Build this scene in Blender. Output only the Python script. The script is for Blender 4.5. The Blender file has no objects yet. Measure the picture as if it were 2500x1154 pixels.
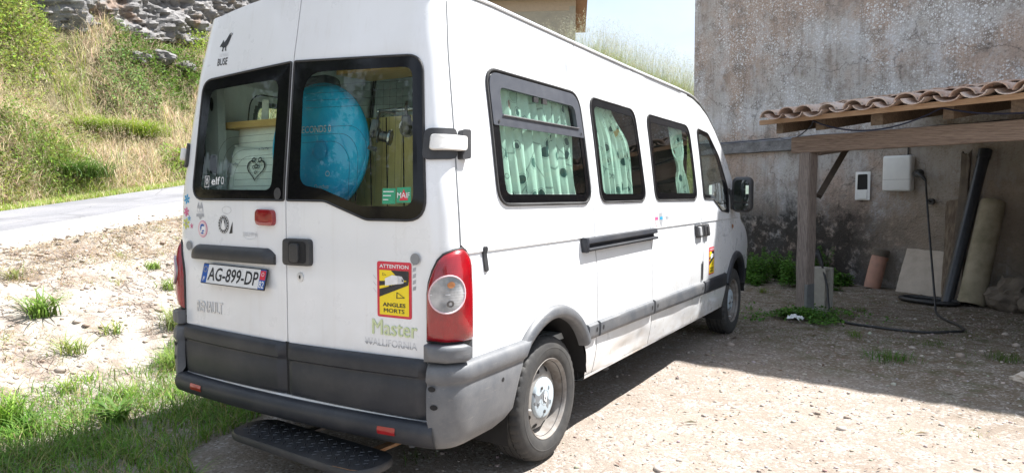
import bpy, bmesh, math, random
import numpy as np
from mathutils import Vector, Matrix
from mathutils import noise as mnoise

random.seed(7)
rng = np.random.RandomState(7)
sc = bpy.context.scene
COL = sc.collection

# ------------------------------------------------------------------ camera
CAM = np.array([2.7901, -2.4136, 1.4894])
yaw, pit, rol = math.radians(-31.403), math.radians(-3.6448), math.radians(-0.1755)
fw = np.array([math.sin(yaw) * math.cos(pit), math.cos(yaw) * math.cos(pit), math.sin(pit)])
rt = np.array([math.cos(yaw), -math.sin(yaw), 0.0])
up = np.cross(rt, fw)
rt2 = rt * math.cos(rol) + up * math.sin(rol)
up2 = -rt * math.sin(rol) + up * math.cos(rol)
cam = bpy.data.objects.new('camera', bpy.data.cameras.new('camera'))
COL.objects.link(cam)
M = Matrix.Identity(4)
for i in range(3):
    M[i][0], M[i][1], M[i][2], M[i][3] = rt2[i], up2[i], -fw[i], CAM[i]
cam.matrix_world = M
cam.data.sensor_width = 36.0
cam.data.lens = 36.0 * 1721.5 / 2500.0
cam.data.clip_start = 0.05
cam.data.clip_end = 2000
sc.camera = cam

# ------------------------------------------------------------------ sky and sun
SUN = Vector((0.396, 0.54, 1.0)).normalized()          # towards the sun
sun_el = math.asin(SUN.z)
sun_az = math.atan2(SUN.x, SUN.y)
world = bpy.data.worlds.new('World')
sc.world = world
world.use_nodes = True
wn, wl_ = world.node_tree.nodes, world.node_tree.links
wn.clear()
w_out = wn.new('ShaderNodeOutputWorld')
w_bg = wn.new('ShaderNodeBackground')
w_sky = wn.new('ShaderNodeTexSky')
w_sky.sky_type = 'NISHITA'
w_sky.sun_disc = False
w_sky.sun_elevation = sun_el
w_sky.sun_rotation = sun_az
w_sky.air_density = 1.2
w_sky.dust_density = 1.5
w_tc = wn.new('ShaderNodeTexCoord')
w_map = wn.new('ShaderNodeMapping')
w_map.inputs['Scale'].default_value = (1, 1, 2.6)
w_no = wn.new('ShaderNodeTexNoise')
w_no.inputs['Scale'].default_value = 2.3
w_no.inputs['Detail'].default_value = 7
w_no.inputs['Roughness'].default_value = 0.55
w_no.inputs['Distortion'].default_value = 0.4
w_rp = wn.new('ShaderNodeValToRGB')
w_rp.color_ramp.elements[0].position = 0.36
w_rp.color_ramp.elements[0].color = (0.5, 0.5, 0.5, 1)
w_rp.color_ramp.elements[1].position = 0.62
w_rp.color_ramp.elements[1].color = (0.85, 0.85, 0.85, 1)
w_mx = wn.new('ShaderNodeMixRGB')
w_mx.inputs[2].default_value = (6.0, 6.8, 8.0, 1)       # thin bright cloud
wl_.new(w_tc.outputs['Generated'], w_map.inputs['Vector'])
wl_.new(w_map.outputs['Vector'], w_no.inputs['Vector'])
wl_.new(w_no.outputs['Fac'], w_rp.inputs['Fac'])
wl_.new(w_rp.outputs['Color'], w_mx.inputs[0])
wl_.new(w_sky.outputs['Color'], w_mx.inputs[1])
wl_.new(w_mx.outputs['Color'], w_bg.inputs['Color'])
w_bg.inputs['Strength'].default_value = 0.060
wl_.new(w_bg.outputs['Background'], w_out.inputs['Surface'])

sun = bpy.data.objects.new('sun', bpy.data.lights.new('sun', 'SUN'))
COL.objects.link(sun)
sun.data.energy = 5.0
sun.data.angle = math.radians(0.53)
sun.data.color = (1.0, 0.975, 0.94)
sun.rotation_euler = SUN.to_track_quat('Z', 'Y').to_euler()
sun.location = (6, 8, 15)

sc.view_settings.view_transform = 'Standard'
sc.view_settings.look = 'None'
sc.view_settings.gamma = 1.0
sc.view_settings.use_curve_mapping = False
sc.view_settings.exposure = 1.50
sc.render.engine = 'CYCLES'
sc.cycles.max_bounces = 10
sc.cycles.transparent_max_bounces = 24
sc.cycles.use_denoising = True
sc.cycles.sample_clamp_indirect = 6

# ------------------------------------------------------------------ materials
MATS = {}


def new_mat(name):
    m = bpy.data.materials.new(name)
    m.use_nodes = True
    nt = m.node_tree
    b = nt.nodes['Principled BSDF']
    MATS[name] = m
    return m, nt, b


def nd(nt, typ, **kw):
    n = nt.nodes.new(typ)
    for k, v in kw.items():
        if k in n.inputs.keys():
            n.inputs[k].default_value = v
        else:
            setattr(n, k, v)
    return n


def ramp(nt, stops):
    r = nt.nodes.new('ShaderNodeValToRGB')
    el = r.color_ramp.elements
    while len(el) < len(stops):
        el.new(0.5)
    for e, (p, c) in zip(el, stops):
        e.position = p
        e.color = (c, c, c, 1) if isinstance(c, (int, float)) else (*c, 1)
    return r


def mixc(nt, fac, a, b, mode='MIX'):
    m = nt.nodes.new('ShaderNodeMixRGB')
    m.blend_type = mode
    for i, v in ((0, fac), (1, a), (2, b)):
        if isinstance(v, (int, float)):
            m.inputs[i].default_value = v if i == 0 else (v, v, v, 1)
        elif isinstance(v, tuple):
            m.inputs[i].default_value = (*v, 1)
        else:
            nt.links.new(v, m.inputs[i])
    return m.outputs[0]


def noise(nt, scale, detail=4, rough=0.55, vec=None, dist=0.0):
    n = nd(nt, 'ShaderNodeTexNoise')
    n.inputs['Scale'].default_value = scale
    n.inputs['Detail'].default_value = detail
    n.inputs['Roughness'].default_value = rough
    n.inputs['Distortion'].default_value = dist
    if vec is not None:
        nt.links.new(vec, n.inputs['Vector'])
    return n.outputs['Fac']


def voro(nt, scale, vec=None, feature='F1', out='Distance', rnd=1.0):
    n = nd(nt, 'ShaderNodeTexVoronoi', feature=feature)
    n.inputs['Scale'].default_value = scale
    n.inputs['Randomness'].default_value = rnd
    if vec is not None:
        nt.links.new(vec, n.inputs['Vector'])
    return n.outputs[out]


def ocoord(nt, kind='Object', scale=None):
    tc = nt.nodes.new('ShaderNodeTexCoord')
    o = tc.outputs[kind]
    if scale:
        mp = nt.nodes.new('ShaderNodeMapping')
        mp.inputs['Scale'].default_value = scale
        nt.links.new(o, mp.inputs['Vector'])
        o = mp.outputs['Vector']
    return o


def bump(nt, b, h, strength=0.3, dist=0.01):
    bp = nt.nodes.new('ShaderNodeBump')
    bp.inputs['Strength'].default_value = strength
    bp.inputs['Distance'].default_value = dist
    nt.links.new(h, bp.inputs['Height'])
    nt.links.new(bp.outputs['Normal'], b.inputs['Normal'])
    return bp


def math_n(nt, op, a, b=None):
    m = nt.nodes.new('ShaderNodeMath')
    m.operation = op
    for i, v in ((0, a), (1, b)):
        if v is None:
            continue
        if isinstance(v, (int, float)):
            m.inputs[i].default_value = v
        else:
            nt.links.new(v, m.inputs[i])
    return m.outputs[0]


def simple(name, c1, c2=None, scale=20, rough=0.5, metal=0.0, coat=0.0, bmp=0.0, bscale=None, spec=0.5, r2=None, stretch=None):
    m, nt, b = new_mat(name)
    b.inputs['Roughness'].default_value = rough
    b.inputs['Metallic'].default_value = metal
    b.inputs['Coat Weight'].default_value = coat
    b.inputs['Coat Roughness'].default_value = 0.05
    b.inputs['Specular IOR Level'].default_value = spec
    oc = ocoord(nt, 'Object', stretch)
    n = noise(nt, scale, 5, 0.6, oc)
    if c2 is None:
        c2 = tuple(x * 0.88 for x in c1)
    nt.links.new(mixc(nt, ramp_of(nt, n, 0.35, 0.68), c1, c2), b.inputs['Base Color'])
    if r2 is not None:
        rr = ramp(nt, [(0.3, rough), (0.75, r2)])
        nt.links.new(noise(nt, scale * 0.6, 4, 0.6, oc), rr.inputs['Fac'])
        nt.links.new(rr.outputs['Color'], b.inputs['Roughness'])
    if bmp > 0:
        bump(nt, b, noise(nt, bscale or scale * 4, 4, 0.6, oc), bmp, 0.004)
    return m


def ramp_of(nt, fac, a, b):
    r = ramp(nt, [(a, 0.0), (b, 1.0)])
    nt.links.new(fac, r.inputs['Fac'])
    return r.outputs['Color']


# van paint: white, a little dusty towards the sill, faint uneven sheen
def paint():
    m, nt, b = new_mat('white_paint')
    oc = ocoord(nt)
    n = noise(nt, 2.2, 6, 0.6, oc)
    c = mixc(nt, ramp_of(nt, n, 0.35, 0.75), (0.755, 0.77, 0.79), (0.71, 0.725, 0.735))
    sep = nt.nodes.new('ShaderNodeSeparateXYZ')
    nt.links.new(oc, sep.inputs[0])
    lo = ramp(nt, [(0.33, 1.0), (0.50, 0.42), (0.95, 0.0)])
    nt.links.new(sep.outputs['Z'], lo.inputs['Fac'])
    dn = ramp_of(nt, noise(nt, 9, 6, 0.65, ocoord(nt, 'Object', (1, 0.35, 1))), 0.36, 0.66)
    dirt = math_n(nt, 'MULTIPLY', lo.outputs['Color'], dn)
    c = mixc(nt, math_n(nt, 'MULTIPLY', dirt, 0.75), c, (0.42, 0.36, 0.28))
    # streaks of road film
    st = ramp_of(nt, noise(nt, 26, 4, 0.6, ocoord(nt, 'Object', (1, 1, 0.05))), 0.56, 0.8)
    c = mixc(nt, math_n(nt, 'MULTIPLY', st, 0.20), c, (0.5, 0.47, 0.42))
    nt.links.new(c, b.inputs['Base Color'])
    rr = ramp(nt, [(0.3, 0.22), (0.7, 0.42)])
    nt.links.new(noise(nt, 5, 5, 0.6, oc), rr.inputs['Fac'])
    nt.links.new(rr.outputs['Color'], b.inputs['Roughness'])
    b.inputs['Coat Weight'].default_value = 0.75
    b.inputs['Coat Roughness'].default_value = 0.07
    bump(nt, b, noise(nt, 1.6, 3, 0.5, oc), 0.16, 0.03)
    return m


paint()


def plastic(name, c1, c2, wear):
    m, nt, b = new_mat(name)
    oc = ocoord(nt)
    n = ramp_of(nt, noise(nt, 5, 6, 0.65, oc), 0.38, 0.70)
    c = mixc(nt, n, c1, c2)
    scr = ramp_of(nt, noise(nt, 40, 5, 0.7, ocoord(nt, 'Object', (1, 0.25, 2.2))), 0.60, 0.80)
    c = mixc(nt, math_n(nt, 'MULTIPLY', scr, 0.7), c, wear)
    dus = ramp_of(nt, noise(nt, 2.2, 6, 0.7, oc), 0.45, 0.75)
    c = mixc(nt, math_n(nt, 'MULTIPLY', dus, 0.12), c, (0.30, 0.27, 0.23))
    nt.links.new(c, b.inputs['Base Color'])
    b.inputs['Roughness'].default_value = 0.48
    bump(nt, b, noise(nt, 600, 2, 0.5, oc), 0.25, 0.002)
    return m


plastic('bumper_plastic', (0.016, 0.019, 0.026), (0.025, 0.028, 0.036), (0.065, 0.065, 0.07))
plastic('sunlit_faded_plastic', (0.085, 0.092, 0.104), (0.15, 0.152, 0.157), (0.28, 0.26, 0.235))  # faded bumper plastic, with sunlit brightness also put into the colour
plastic('dark_plastic', (0.022, 0.023, 0.026), (0.035, 0.036, 0.04), (0.07, 0.07, 0.07))
simple('black_rubber', (0.018, 0.018, 0.02), (0.03, 0.03, 0.03), 30, 0.6)
simple('gap_black', (0.010, 0.010, 0.011), None, 10, 0.8)
simple('frit', (0.004, 0.004, 0.005), (0.008, 0.008, 0.009), 60, 0.07, spec=0.32, r2=0.14)
simple('frame_grey', (0.060, 0.066, 0.080), (0.080, 0.086, 0.10), 12, 0.35)
simple('print_black', (0.015, 0.015, 0.018), (0.03, 0.03, 0.034), 40, 0.45)
simple('print_white', (0.78, 0.78, 0.78), None, 40, 0.45)
simple('print_red', (0.62, 0.03, 0.06), (0.55, 0.03, 0.05), 40, 0.4)
simple('print_yellow', (0.86, 0.66, 0.015), (0.82, 0.62, 0.015), 40, 0.4)
simple('print_blue', (0.02, 0.10, 0.40), (0.02, 0.09, 0.33), 40, 0.4)
simple('print_cyan', (0.03, 0.32, 0.58), None, 40, 0.45)
simple('print_pink', (0.68, 0.10, 0.26), None, 40, 0.45)
simple('print_rose', (0.72, 0.52, 0.55), None, 40, 0.45)
simple('print_lime', (0.58, 0.62, 0.10), None, 40, 0.45)
simple('print_green', (0.03, 0.30, 0.16), (0.03, 0.26, 0.14), 40, 0.45)
simple('print_grey', (0.30, 0.31, 0.33), (0.42, 0.43, 0.45), 60, 0.45)
simple('print_palegrey', (0.55, 0.56, 0.58), (0.64, 0.65, 0.66), 60, 0.4)
simple('badge_grey', (0.56, 0.57, 0.58), (0.66, 0.67, 0.68), 30, 0.28, metal=0.35)
simple('badge_green', (0.50, 0.60, 0.30), (0.62, 0.66, 0.45), 60, 0.35)
simple('plate_white', (0.74, 0.74, 0.73), (0.66, 0.66, 0.65), 18, 0.4)
simple('cap_grey', (0.19, 0.20, 0.21), (0.24, 0.25, 0.26), 30, 0.5)
simple('hinge_white', (0.74, 0.74, 0.72), (0.70, 0.69, 0.66), 8, 0.35)
simple('tyre', (0.030, 0.030, 0.031), (0.055, 0.053, 0.050), 14, 0.72, bmp=0.25, bscale=160)
simple('interior_grey', (0.42, 0.44, 0.44), (0.34, 0.36, 0.36), 6, 0.6)
simple('seat_fabric', (0.035, 0.037, 0.042), (0.05, 0.05, 0.055), 90, 0.9)
simple('metal_dark', (0.09, 0.09, 0.10), (0.16, 0.15, 0.14), 25, 0.35, metal=0.8)
simple('metal_bright', (0.55, 0.55, 0.57), (0.45, 0.45, 0.47), 25, 0.25, metal=0.9)
simple('rust', (0.22, 0.10, 0.04), (0.33, 0.20, 0.11), 35, 0.8, bmp=0.3)
simple('orange_bulb', (0.42, 0.17, 0.06), None, 20, 0.25)
simple('wood_cabinet', (0.66, 0.52, 0.22), (0.56, 0.42, 0.17), 8, 0.5, stretch=(6, 6, 0.5))
simple('wood_shelf', (0.62, 0.40, 0.14), (0.50, 0.30, 0.10), 10, 0.5, stretch=(0.6, 6, 6))
simple('bedding', (0.07, 0.09, 0.13), (0.12, 0.13, 0.16), 30, 0.9, bmp=0.4)
simple('pillow', (0.82, 0.82, 0.76), (0.74, 0.74, 0.68), 9, 0.9, bmp=0.25, bscale=30)
simple('tent_blue', (0.012, 0.50, 0.78), (0.008, 0.34, 0.66), 4, 0.6, bmp=0.5, bscale=9)
simple('paper', (0.70, 0.72, 0.66), (0.5, 0.55, 0.5), 30, 0.7)
simple('plastic_white', (0.72, 0.74, 0.74), (0.66, 0.68, 0.69), 6, 0.45)
simple('litter_white', (0.75, 0.76, 0.75), (0.6, 0.62, 0.62), 40, 0.7)
simple('wire_blue', (0.02, 0.022, 0.045), (0.03, 0.03, 0.05), 20, 0.55)
simple('hose_black', (0.020, 0.020, 0.022), (0.04, 0.04, 0.042), 20, 0.5)


def lens_mat(name, c1, c2, grid, rough):
    m, nt, b = new_mat(name)
    oc = ocoord(nt)
    n = noise(nt, 14, 3, 0.5, oc)
    nt.links.new(mixc(nt, ramp_of(nt, n, 0.35, 0.7), c1, c2), b.inputs['Base Color'])
    b.inputs['Roughness'].default_value = rough
    b.inputs['Coat Weight'].default_value = 1.0
    b.inputs['Coat Roughness'].default_value = 0.03
    w = nd(nt, 'ShaderNodeTexWave', wave_type='BANDS', bands_direction='Z')
    w.inputs['Scale'].default_value = grid
    w2 = nd(nt, 'ShaderNodeTexWave', wave_type='BANDS', bands_direction='X')
    w2.inputs['Scale'].default_value = grid
    for q in (w, w2):
        nt.links.new(oc, q.inputs['Vector'])
    bump(nt, b, mixc(nt, 0.5, w.outputs['Color'], w2.outputs['Color'], 'ADD'), 0.12, 0.002)
    return m


lens_mat('lens_red', (0.30, 0.0012, 0.007), (0.19, 0.001, 0.005), 34, 0.25)
lens_mat('lens_clear', (0.44, 0.44, 0.44), (0.15, 0.16, 0.17), 26, 0.15)
lens_mat('reflector_red', (0.34, 0.008, 0.012), (0.26, 0.006, 0.008), 60, 0.3)


def glass_mat(name, tint, dirt, thresh=0.62, refl=1.25):
    """thin pane: tinted pass-through, fresnel reflection, a little dust that catches light"""
    m = bpy.data.materials.new(name)
    m.use_nodes = True
    MATS[name] = m
    nt = m.node_tree
    nt.nodes.clear()
    out = nt.nodes.new('ShaderNodeOutputMaterial')
    tr = nd(nt, 'ShaderNodeBsdfTransparent')
    tr.inputs['Color'].default_value = (*tint, 1)
    gl = nd(nt, 'ShaderNodeBsdfGlossy')
    gl.inputs['Roughness'].default_value = 0.015
    ge = nt.nodes.new('ShaderNodeNewGeometry')
    dt = nt.nodes.new('ShaderNodeVectorMath')
    dt.operation = 'DOT_PRODUCT'
    nt.links.new(ge.outputs['Normal'], dt.inputs[0])
    nt.links.new(ge.outputs['Incoming'], dt.inputs[1])
    gz = math_n(nt, 'SUBTRACT', 1.0, math_n(nt, 'ABSOLUTE', dt.outputs['Value']))
    f2 = math_n(nt, 'MULTIPLY', math_n(nt, 'ADD', 0.042, math_n(nt, 'MULTIPLY', math_n(nt, 'POWER', gz, 5.0), 0.95)), refl)
    mx = nt.nodes.new('ShaderNodeMixShader')
    nt.links.new(f2, mx.inputs[0])
    nt.links.new(tr.outputs[0], mx.inputs[1])
    nt.links.new(gl.outputs[0], mx.inputs[2])
    df = nd(nt, 'ShaderNodeBsdfDiffuse')
    df.inputs['Color'].default_value = (0.55, 0.53, 0.48, 1)
    oc = ocoord(nt)
    sp = ramp_of(nt, noise(nt, 55, 5, 0.7, oc), thresh, thresh + 0.12)
    haze = ramp_of(nt, noise(nt, 4, 4, 0.6, oc), 0.3, 0.9)
    d = math_n(nt, 'ADD', math_n(nt, 'MULTIPLY', sp, dirt * 2.2), math_n(nt, 'MULTIPLY', haze, dirt * 0.4))
    mx2 = nt.nodes.new('ShaderNodeMixShader')
    nt.links.new(d, mx2.inputs[0])
    nt.links.new(mx.outputs[0], mx2.inputs[1])
    nt.links.new(df.outputs[0], mx2.inputs[2])
    nt.links.new(mx2.outputs[0], out.inputs['Surface'])
    return m


glass_mat('glass_rear', (0.74, 0.84, 0.78), 0.05, 0.60, 1.2)
glass_mat('glass_side', (0.70, 0.89, 0.82), 0.03, 0.60, 1.7)
glass_mat('glass_clear', (0.80, 0.86, 0.83), 0.03)


def rim_mat():
    m, nt, b = new_mat('rim_steel')
    oc = ocoord(nt)
    c = mixc(nt, ramp_of(nt, noise(nt, 7, 5, 0.65, oc), 0.4, 0.7), (0.36, 0.355, 0.345), (0.27, 0.25, 0.225))
    sp = ramp_of(nt, noise(nt, 60, 4, 0.7, oc), 0.60, 0.68)
    c = mixc(nt, math_n(nt, 'MULTIPLY', sp, 0.8), c, (0.13, 0.07, 0.04))
    nt.links.new(c, b.inputs['Base Color'])
    b.inputs['Roughness'].default_value = 0.42
    b.inputs['Metallic'].default_value = 0.35
    m2, nt, b = new_mat('rim_rust')
    oc = ocoord(nt)
    c = mixc(nt, ramp_of(nt, noise(nt, 9, 6, 0.65, oc), 0.38, 0.66), (0.15, 0.125, 0.105), (0.28, 0.265, 0.25))
    nt.links.new(c, b.inputs['Base Color'])
    b.inputs['Roughness'].default_value = 0.65
    m3, nt, b = new_mat('hub_grey')
    oc = ocoord(nt)
    pt = ramp_of(nt, noise(nt, 16, 2, 0.4, oc, 0.6), 0.55, 0.57)
    c = mixc(nt, pt, (0.40, 0.46, 0.50), (0.17, 0.18, 0.19))
    nt.links.new(c, b.inputs['Base Color'])
    b.inputs['Roughness'].default_value = 0.5


rim_mat()


def curtain_mat():
    m, nt, b = new_mat('curtain_print')
    oc = ocoord(nt)
    base = (0.84, 0.87, 0.81)
    v = nd(nt, 'ShaderNodeTexVoronoi', feature='F1')
    v.inputs['Scale'].default_value = 11.5
    nt.links.new(ocoord(nt, 'Object', (0.5, 1.25, 0.8)), v.inputs['Vector'])
    wob = noise(nt, 16, 3, 0.6, oc)
    d = math_n(nt, 'ADD', v.outputs['Distance'], math_n(nt, 'MULTIPLY', wob, 0.28))
    inside = ramp(nt, [(0.40, 1.0), (0.43, 0.0)])
    nt.links.new(d, inside.inputs['Fac'])
    line = ramp(nt, [(0.0, 0.0), (0.46, 0.0), (0.475, 1.0), (0.49, 0.0)])
    nt.links.new(d, line.inputs['Fac'])
    cs = nt.nodes.new('ShaderNodeSeparateColor')
    nt.links.new(v.outputs['Color'], cs.inputs[0])
    pick = ramp(nt, [(0.0, (0.07, 0.13, 0.13)), (0.22, (0.16, 0.25, 0.23)), (0.42, (0.60, 0.66, 0.60)), (0.84, (0.70, 0.73, 0.66)), (0.90, (0.62, 0.40, 0.22)), (0.96, (0.50, 0.28, 0.26))])
    pick.color_ramp.interpolation = 'CONSTANT'
    nt.links.new(cs.outputs[0], pick.inputs['Fac'])
    c = mixc(nt, inside.outputs['Color'], base, pick.outputs['Color'])
    c = mixc(nt, line.outputs['Color'], c, (0.07, 0.12, 0.12))
    # thin twig lines between the leaves
    tw = voro(nt, 4.2, ocoord(nt, 'Object', (0.5, 1.4, 0.7)), 'DISTANCE_TO_EDGE')
    tl = ramp(nt, [(0.0, 1.0), (0.018, 0.0)])
    nt.links.new(tw, tl.inputs['Fac'])
    c = mixc(nt, math_n(nt, 'MULTIPLY', tl.outputs['Color'], 0.7), c, (0.10, 0.16, 0.15))
    nt.links.new(c, b.inputs['Base Color'])
    b.inputs['Roughness'].default_value = 0.9
    # cloth lets some light through
    tl2 = nd(nt, 'ShaderNodeBsdfTranslucent')
    nt.links.new(c, tl2.inputs['Color'])
    mx = nt.nodes.new('ShaderNodeMixShader')
    mx.inputs[0].default_value = 0.35
    out = nt.nodes['Material Output']
    nt.links.new(b.outputs[0], mx.inputs[1])
    nt.links.new(tl2.outputs[0], mx.inputs[2])
    nt.links.new(mx.outputs[0], out.inputs['Surface'])


curtain_mat()


def tent_disc_mat():
    pass


def wood_mat(name, c1, c2, cdark, sc3, knots=True):
    m, nt, b = new_mat(name)
    oc = ocoord(nt, 'Object', sc3)
    n1 = noise(nt, 3.0, 6, 0.65, oc, 1.2)
    w = nd(nt, 'ShaderNodeTexWave', wave_type='BANDS', bands_direction='DIAGONAL')
    w.inputs['Scale'].default_value = 2.2
    w.inputs['Distortion'].default_value = 9
    w.inputs['Detail'].default_value = 3
    nt.links.new(oc, w.inputs['Vector'])
    c = mixc(nt, ramp_of(nt, n1, 0.3, 0.72), c1, c2)
    c = mixc(nt, math_n(nt, 'MULTIPLY', ramp_of(nt, w.outputs['Fac'], 0.55, 0.95), 0.32), c, cdark)
    c = mixc(nt, math_n(nt, 'MULTIPLY', ramp_of(nt, noise(nt, 9.0, 6, 0.7, oc, 0.6), 0.52, 0.66), 0.6), c, cdark)
    if knots:
        v = voro(nt, 1.5, oc)
        kn = ramp(nt, [(0.06, 1.0), (0.16, 0.0)])
        nt.links.new(v, kn.inputs['Fac'])
        c = mixc(nt, math_n(nt, 'MULTIPLY', kn.outputs['Color'], 0.7), c, cdark)
    nt.links.new(c, b.inputs['Base Color'])
    b.inputs['Roughness'].default_value = 0.8
    bump(nt, b, mixc(nt, 0.5, n1, w.outputs['Fac']), 0.5, 0.006)
    return m


wood_mat('post_wood', (0.22, 0.18, 0.16), (0.30, 0.25, 0.22), (0.09, 0.07, 0.06), (9, 9, 1.1))
wood_mat('beam_wood', (0.21, 0.145, 0.11), (0.32, 0.235, 0.18), (0.10, 0.062, 0.045), (0.9, 0.9, 11))
wood_mat('fascia_wood', (0.42, 0.26, 0.15), (0.50, 0.33, 0.21), (0.26, 0.15, 0.08), (1.2, 1.2, 14), False)
wood_mat('rafter_wood', (0.17, 0.115, 0.075), (0.25, 0.18, 0.125), (0.08, 0.055, 0.04), (5, 5, 5), False)
simple('dark_board', (0.045, 0.035, 0.028), (0.075, 0.058, 0.045), 8, 0.9, bmp=0.4)
simple('old_plank', (0.26, 0.205, 0.15), (0.11, 0.08, 0.06), 5, 0.9, bmp=0.9, bscale=9, stretch=(7, 7, 0.8))


def tile_mat():
    m, nt, b = new_mat('terracotta_tile')
    oc = ocoord(nt)
    oi = nd(nt, 'ShaderNodeObjectInfo')
    tone = ramp(nt, [(0.0, (0.36, 0.22, 0.16)), (0.35, (0.52, 0.37, 0.29)), (0.7, (0.62, 0.51, 0.44)), (1.0, (0.46, 0.30, 0.22))])
    nt.links.new(oi.outputs['Random'], tone.inputs['Fac'])
    n = noise(nt, 9, 6, 0.65, oc)
    c = mixc(nt, ramp_of(nt, n, 0.48, 0.72), tone.outputs['Color'], (0.70, 0.62, 0.57))
    gr = ramp_of(nt, noise(nt, 16, 6, 0.75, oc), 0.52, 0.66)
    c = mixc(nt, math_n(nt, 'MULTIPLY', gr, 0.75), c, (0.10, 0.09, 0.08))
    nt.links.new(c, b.inputs['Base Color'])
    b.inputs['Roughness'].default_value = 0.85
    bump(nt, b, noise(nt, 70, 4, 0.65, oc), 0.5, 0.004)


tile_mat()
simple('terracotta_pipe', (0.48, 0.26, 0.19), (0.38, 0.22, 0.17), 9, 0.8, bmp=0.4, bscale=60)
simple('stone_slab', (0.52, 0.45, 0.38), (0.42, 0.36, 0.30), 7, 0.9, bmp=0.7, bscale=45)
simple('concrete_pipe', (0.36, 0.31, 0.225), (0.20, 0.18, 0.115), 4, 0.9, bmp=0.5, bscale=60)
simple('black_pipe', (0.030, 0.034, 0.042), (0.045, 0.048, 0.055), 12, 0.33)
simple('concrete_block', (0.42, 0.40, 0.35), (0.34, 0.32, 0.28), 14, 0.9, bmp=0.6, bscale=90)
simple('rubble_stone', (0.17, 0.14, 0.11), (0.10, 0.085, 0.07), 6, 0.95, bmp=0.8, bscale=30)
simple('bark', (0.12, 0.09, 0.07), (0.08, 0.06, 0.05), 12, 0.9, bmp=0.8, bscale=30)
simple('far_wall', (0.40, 0.36, 0.29), (0.34, 0.31, 0.26), 3, 0.9, bmp=0.3)
simple('far_stone', (0.46, 0.36, 0.27), (0.42, 0.33, 0.25), 8, 0.9)
simple('roof_far', (0.30, 0.17, 0.12), (0.22, 0.12, 0.09), 12, 0.9)
simple('galvanised', (0.35, 0.37, 0.39), (0.28, 0.30, 0.32), 20, 0.45, metal=0.7)
simple('fence_post_wood', (0.34, 0.28, 0.12), (0.26, 0.21, 0.10), 12, 0.9)


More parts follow.
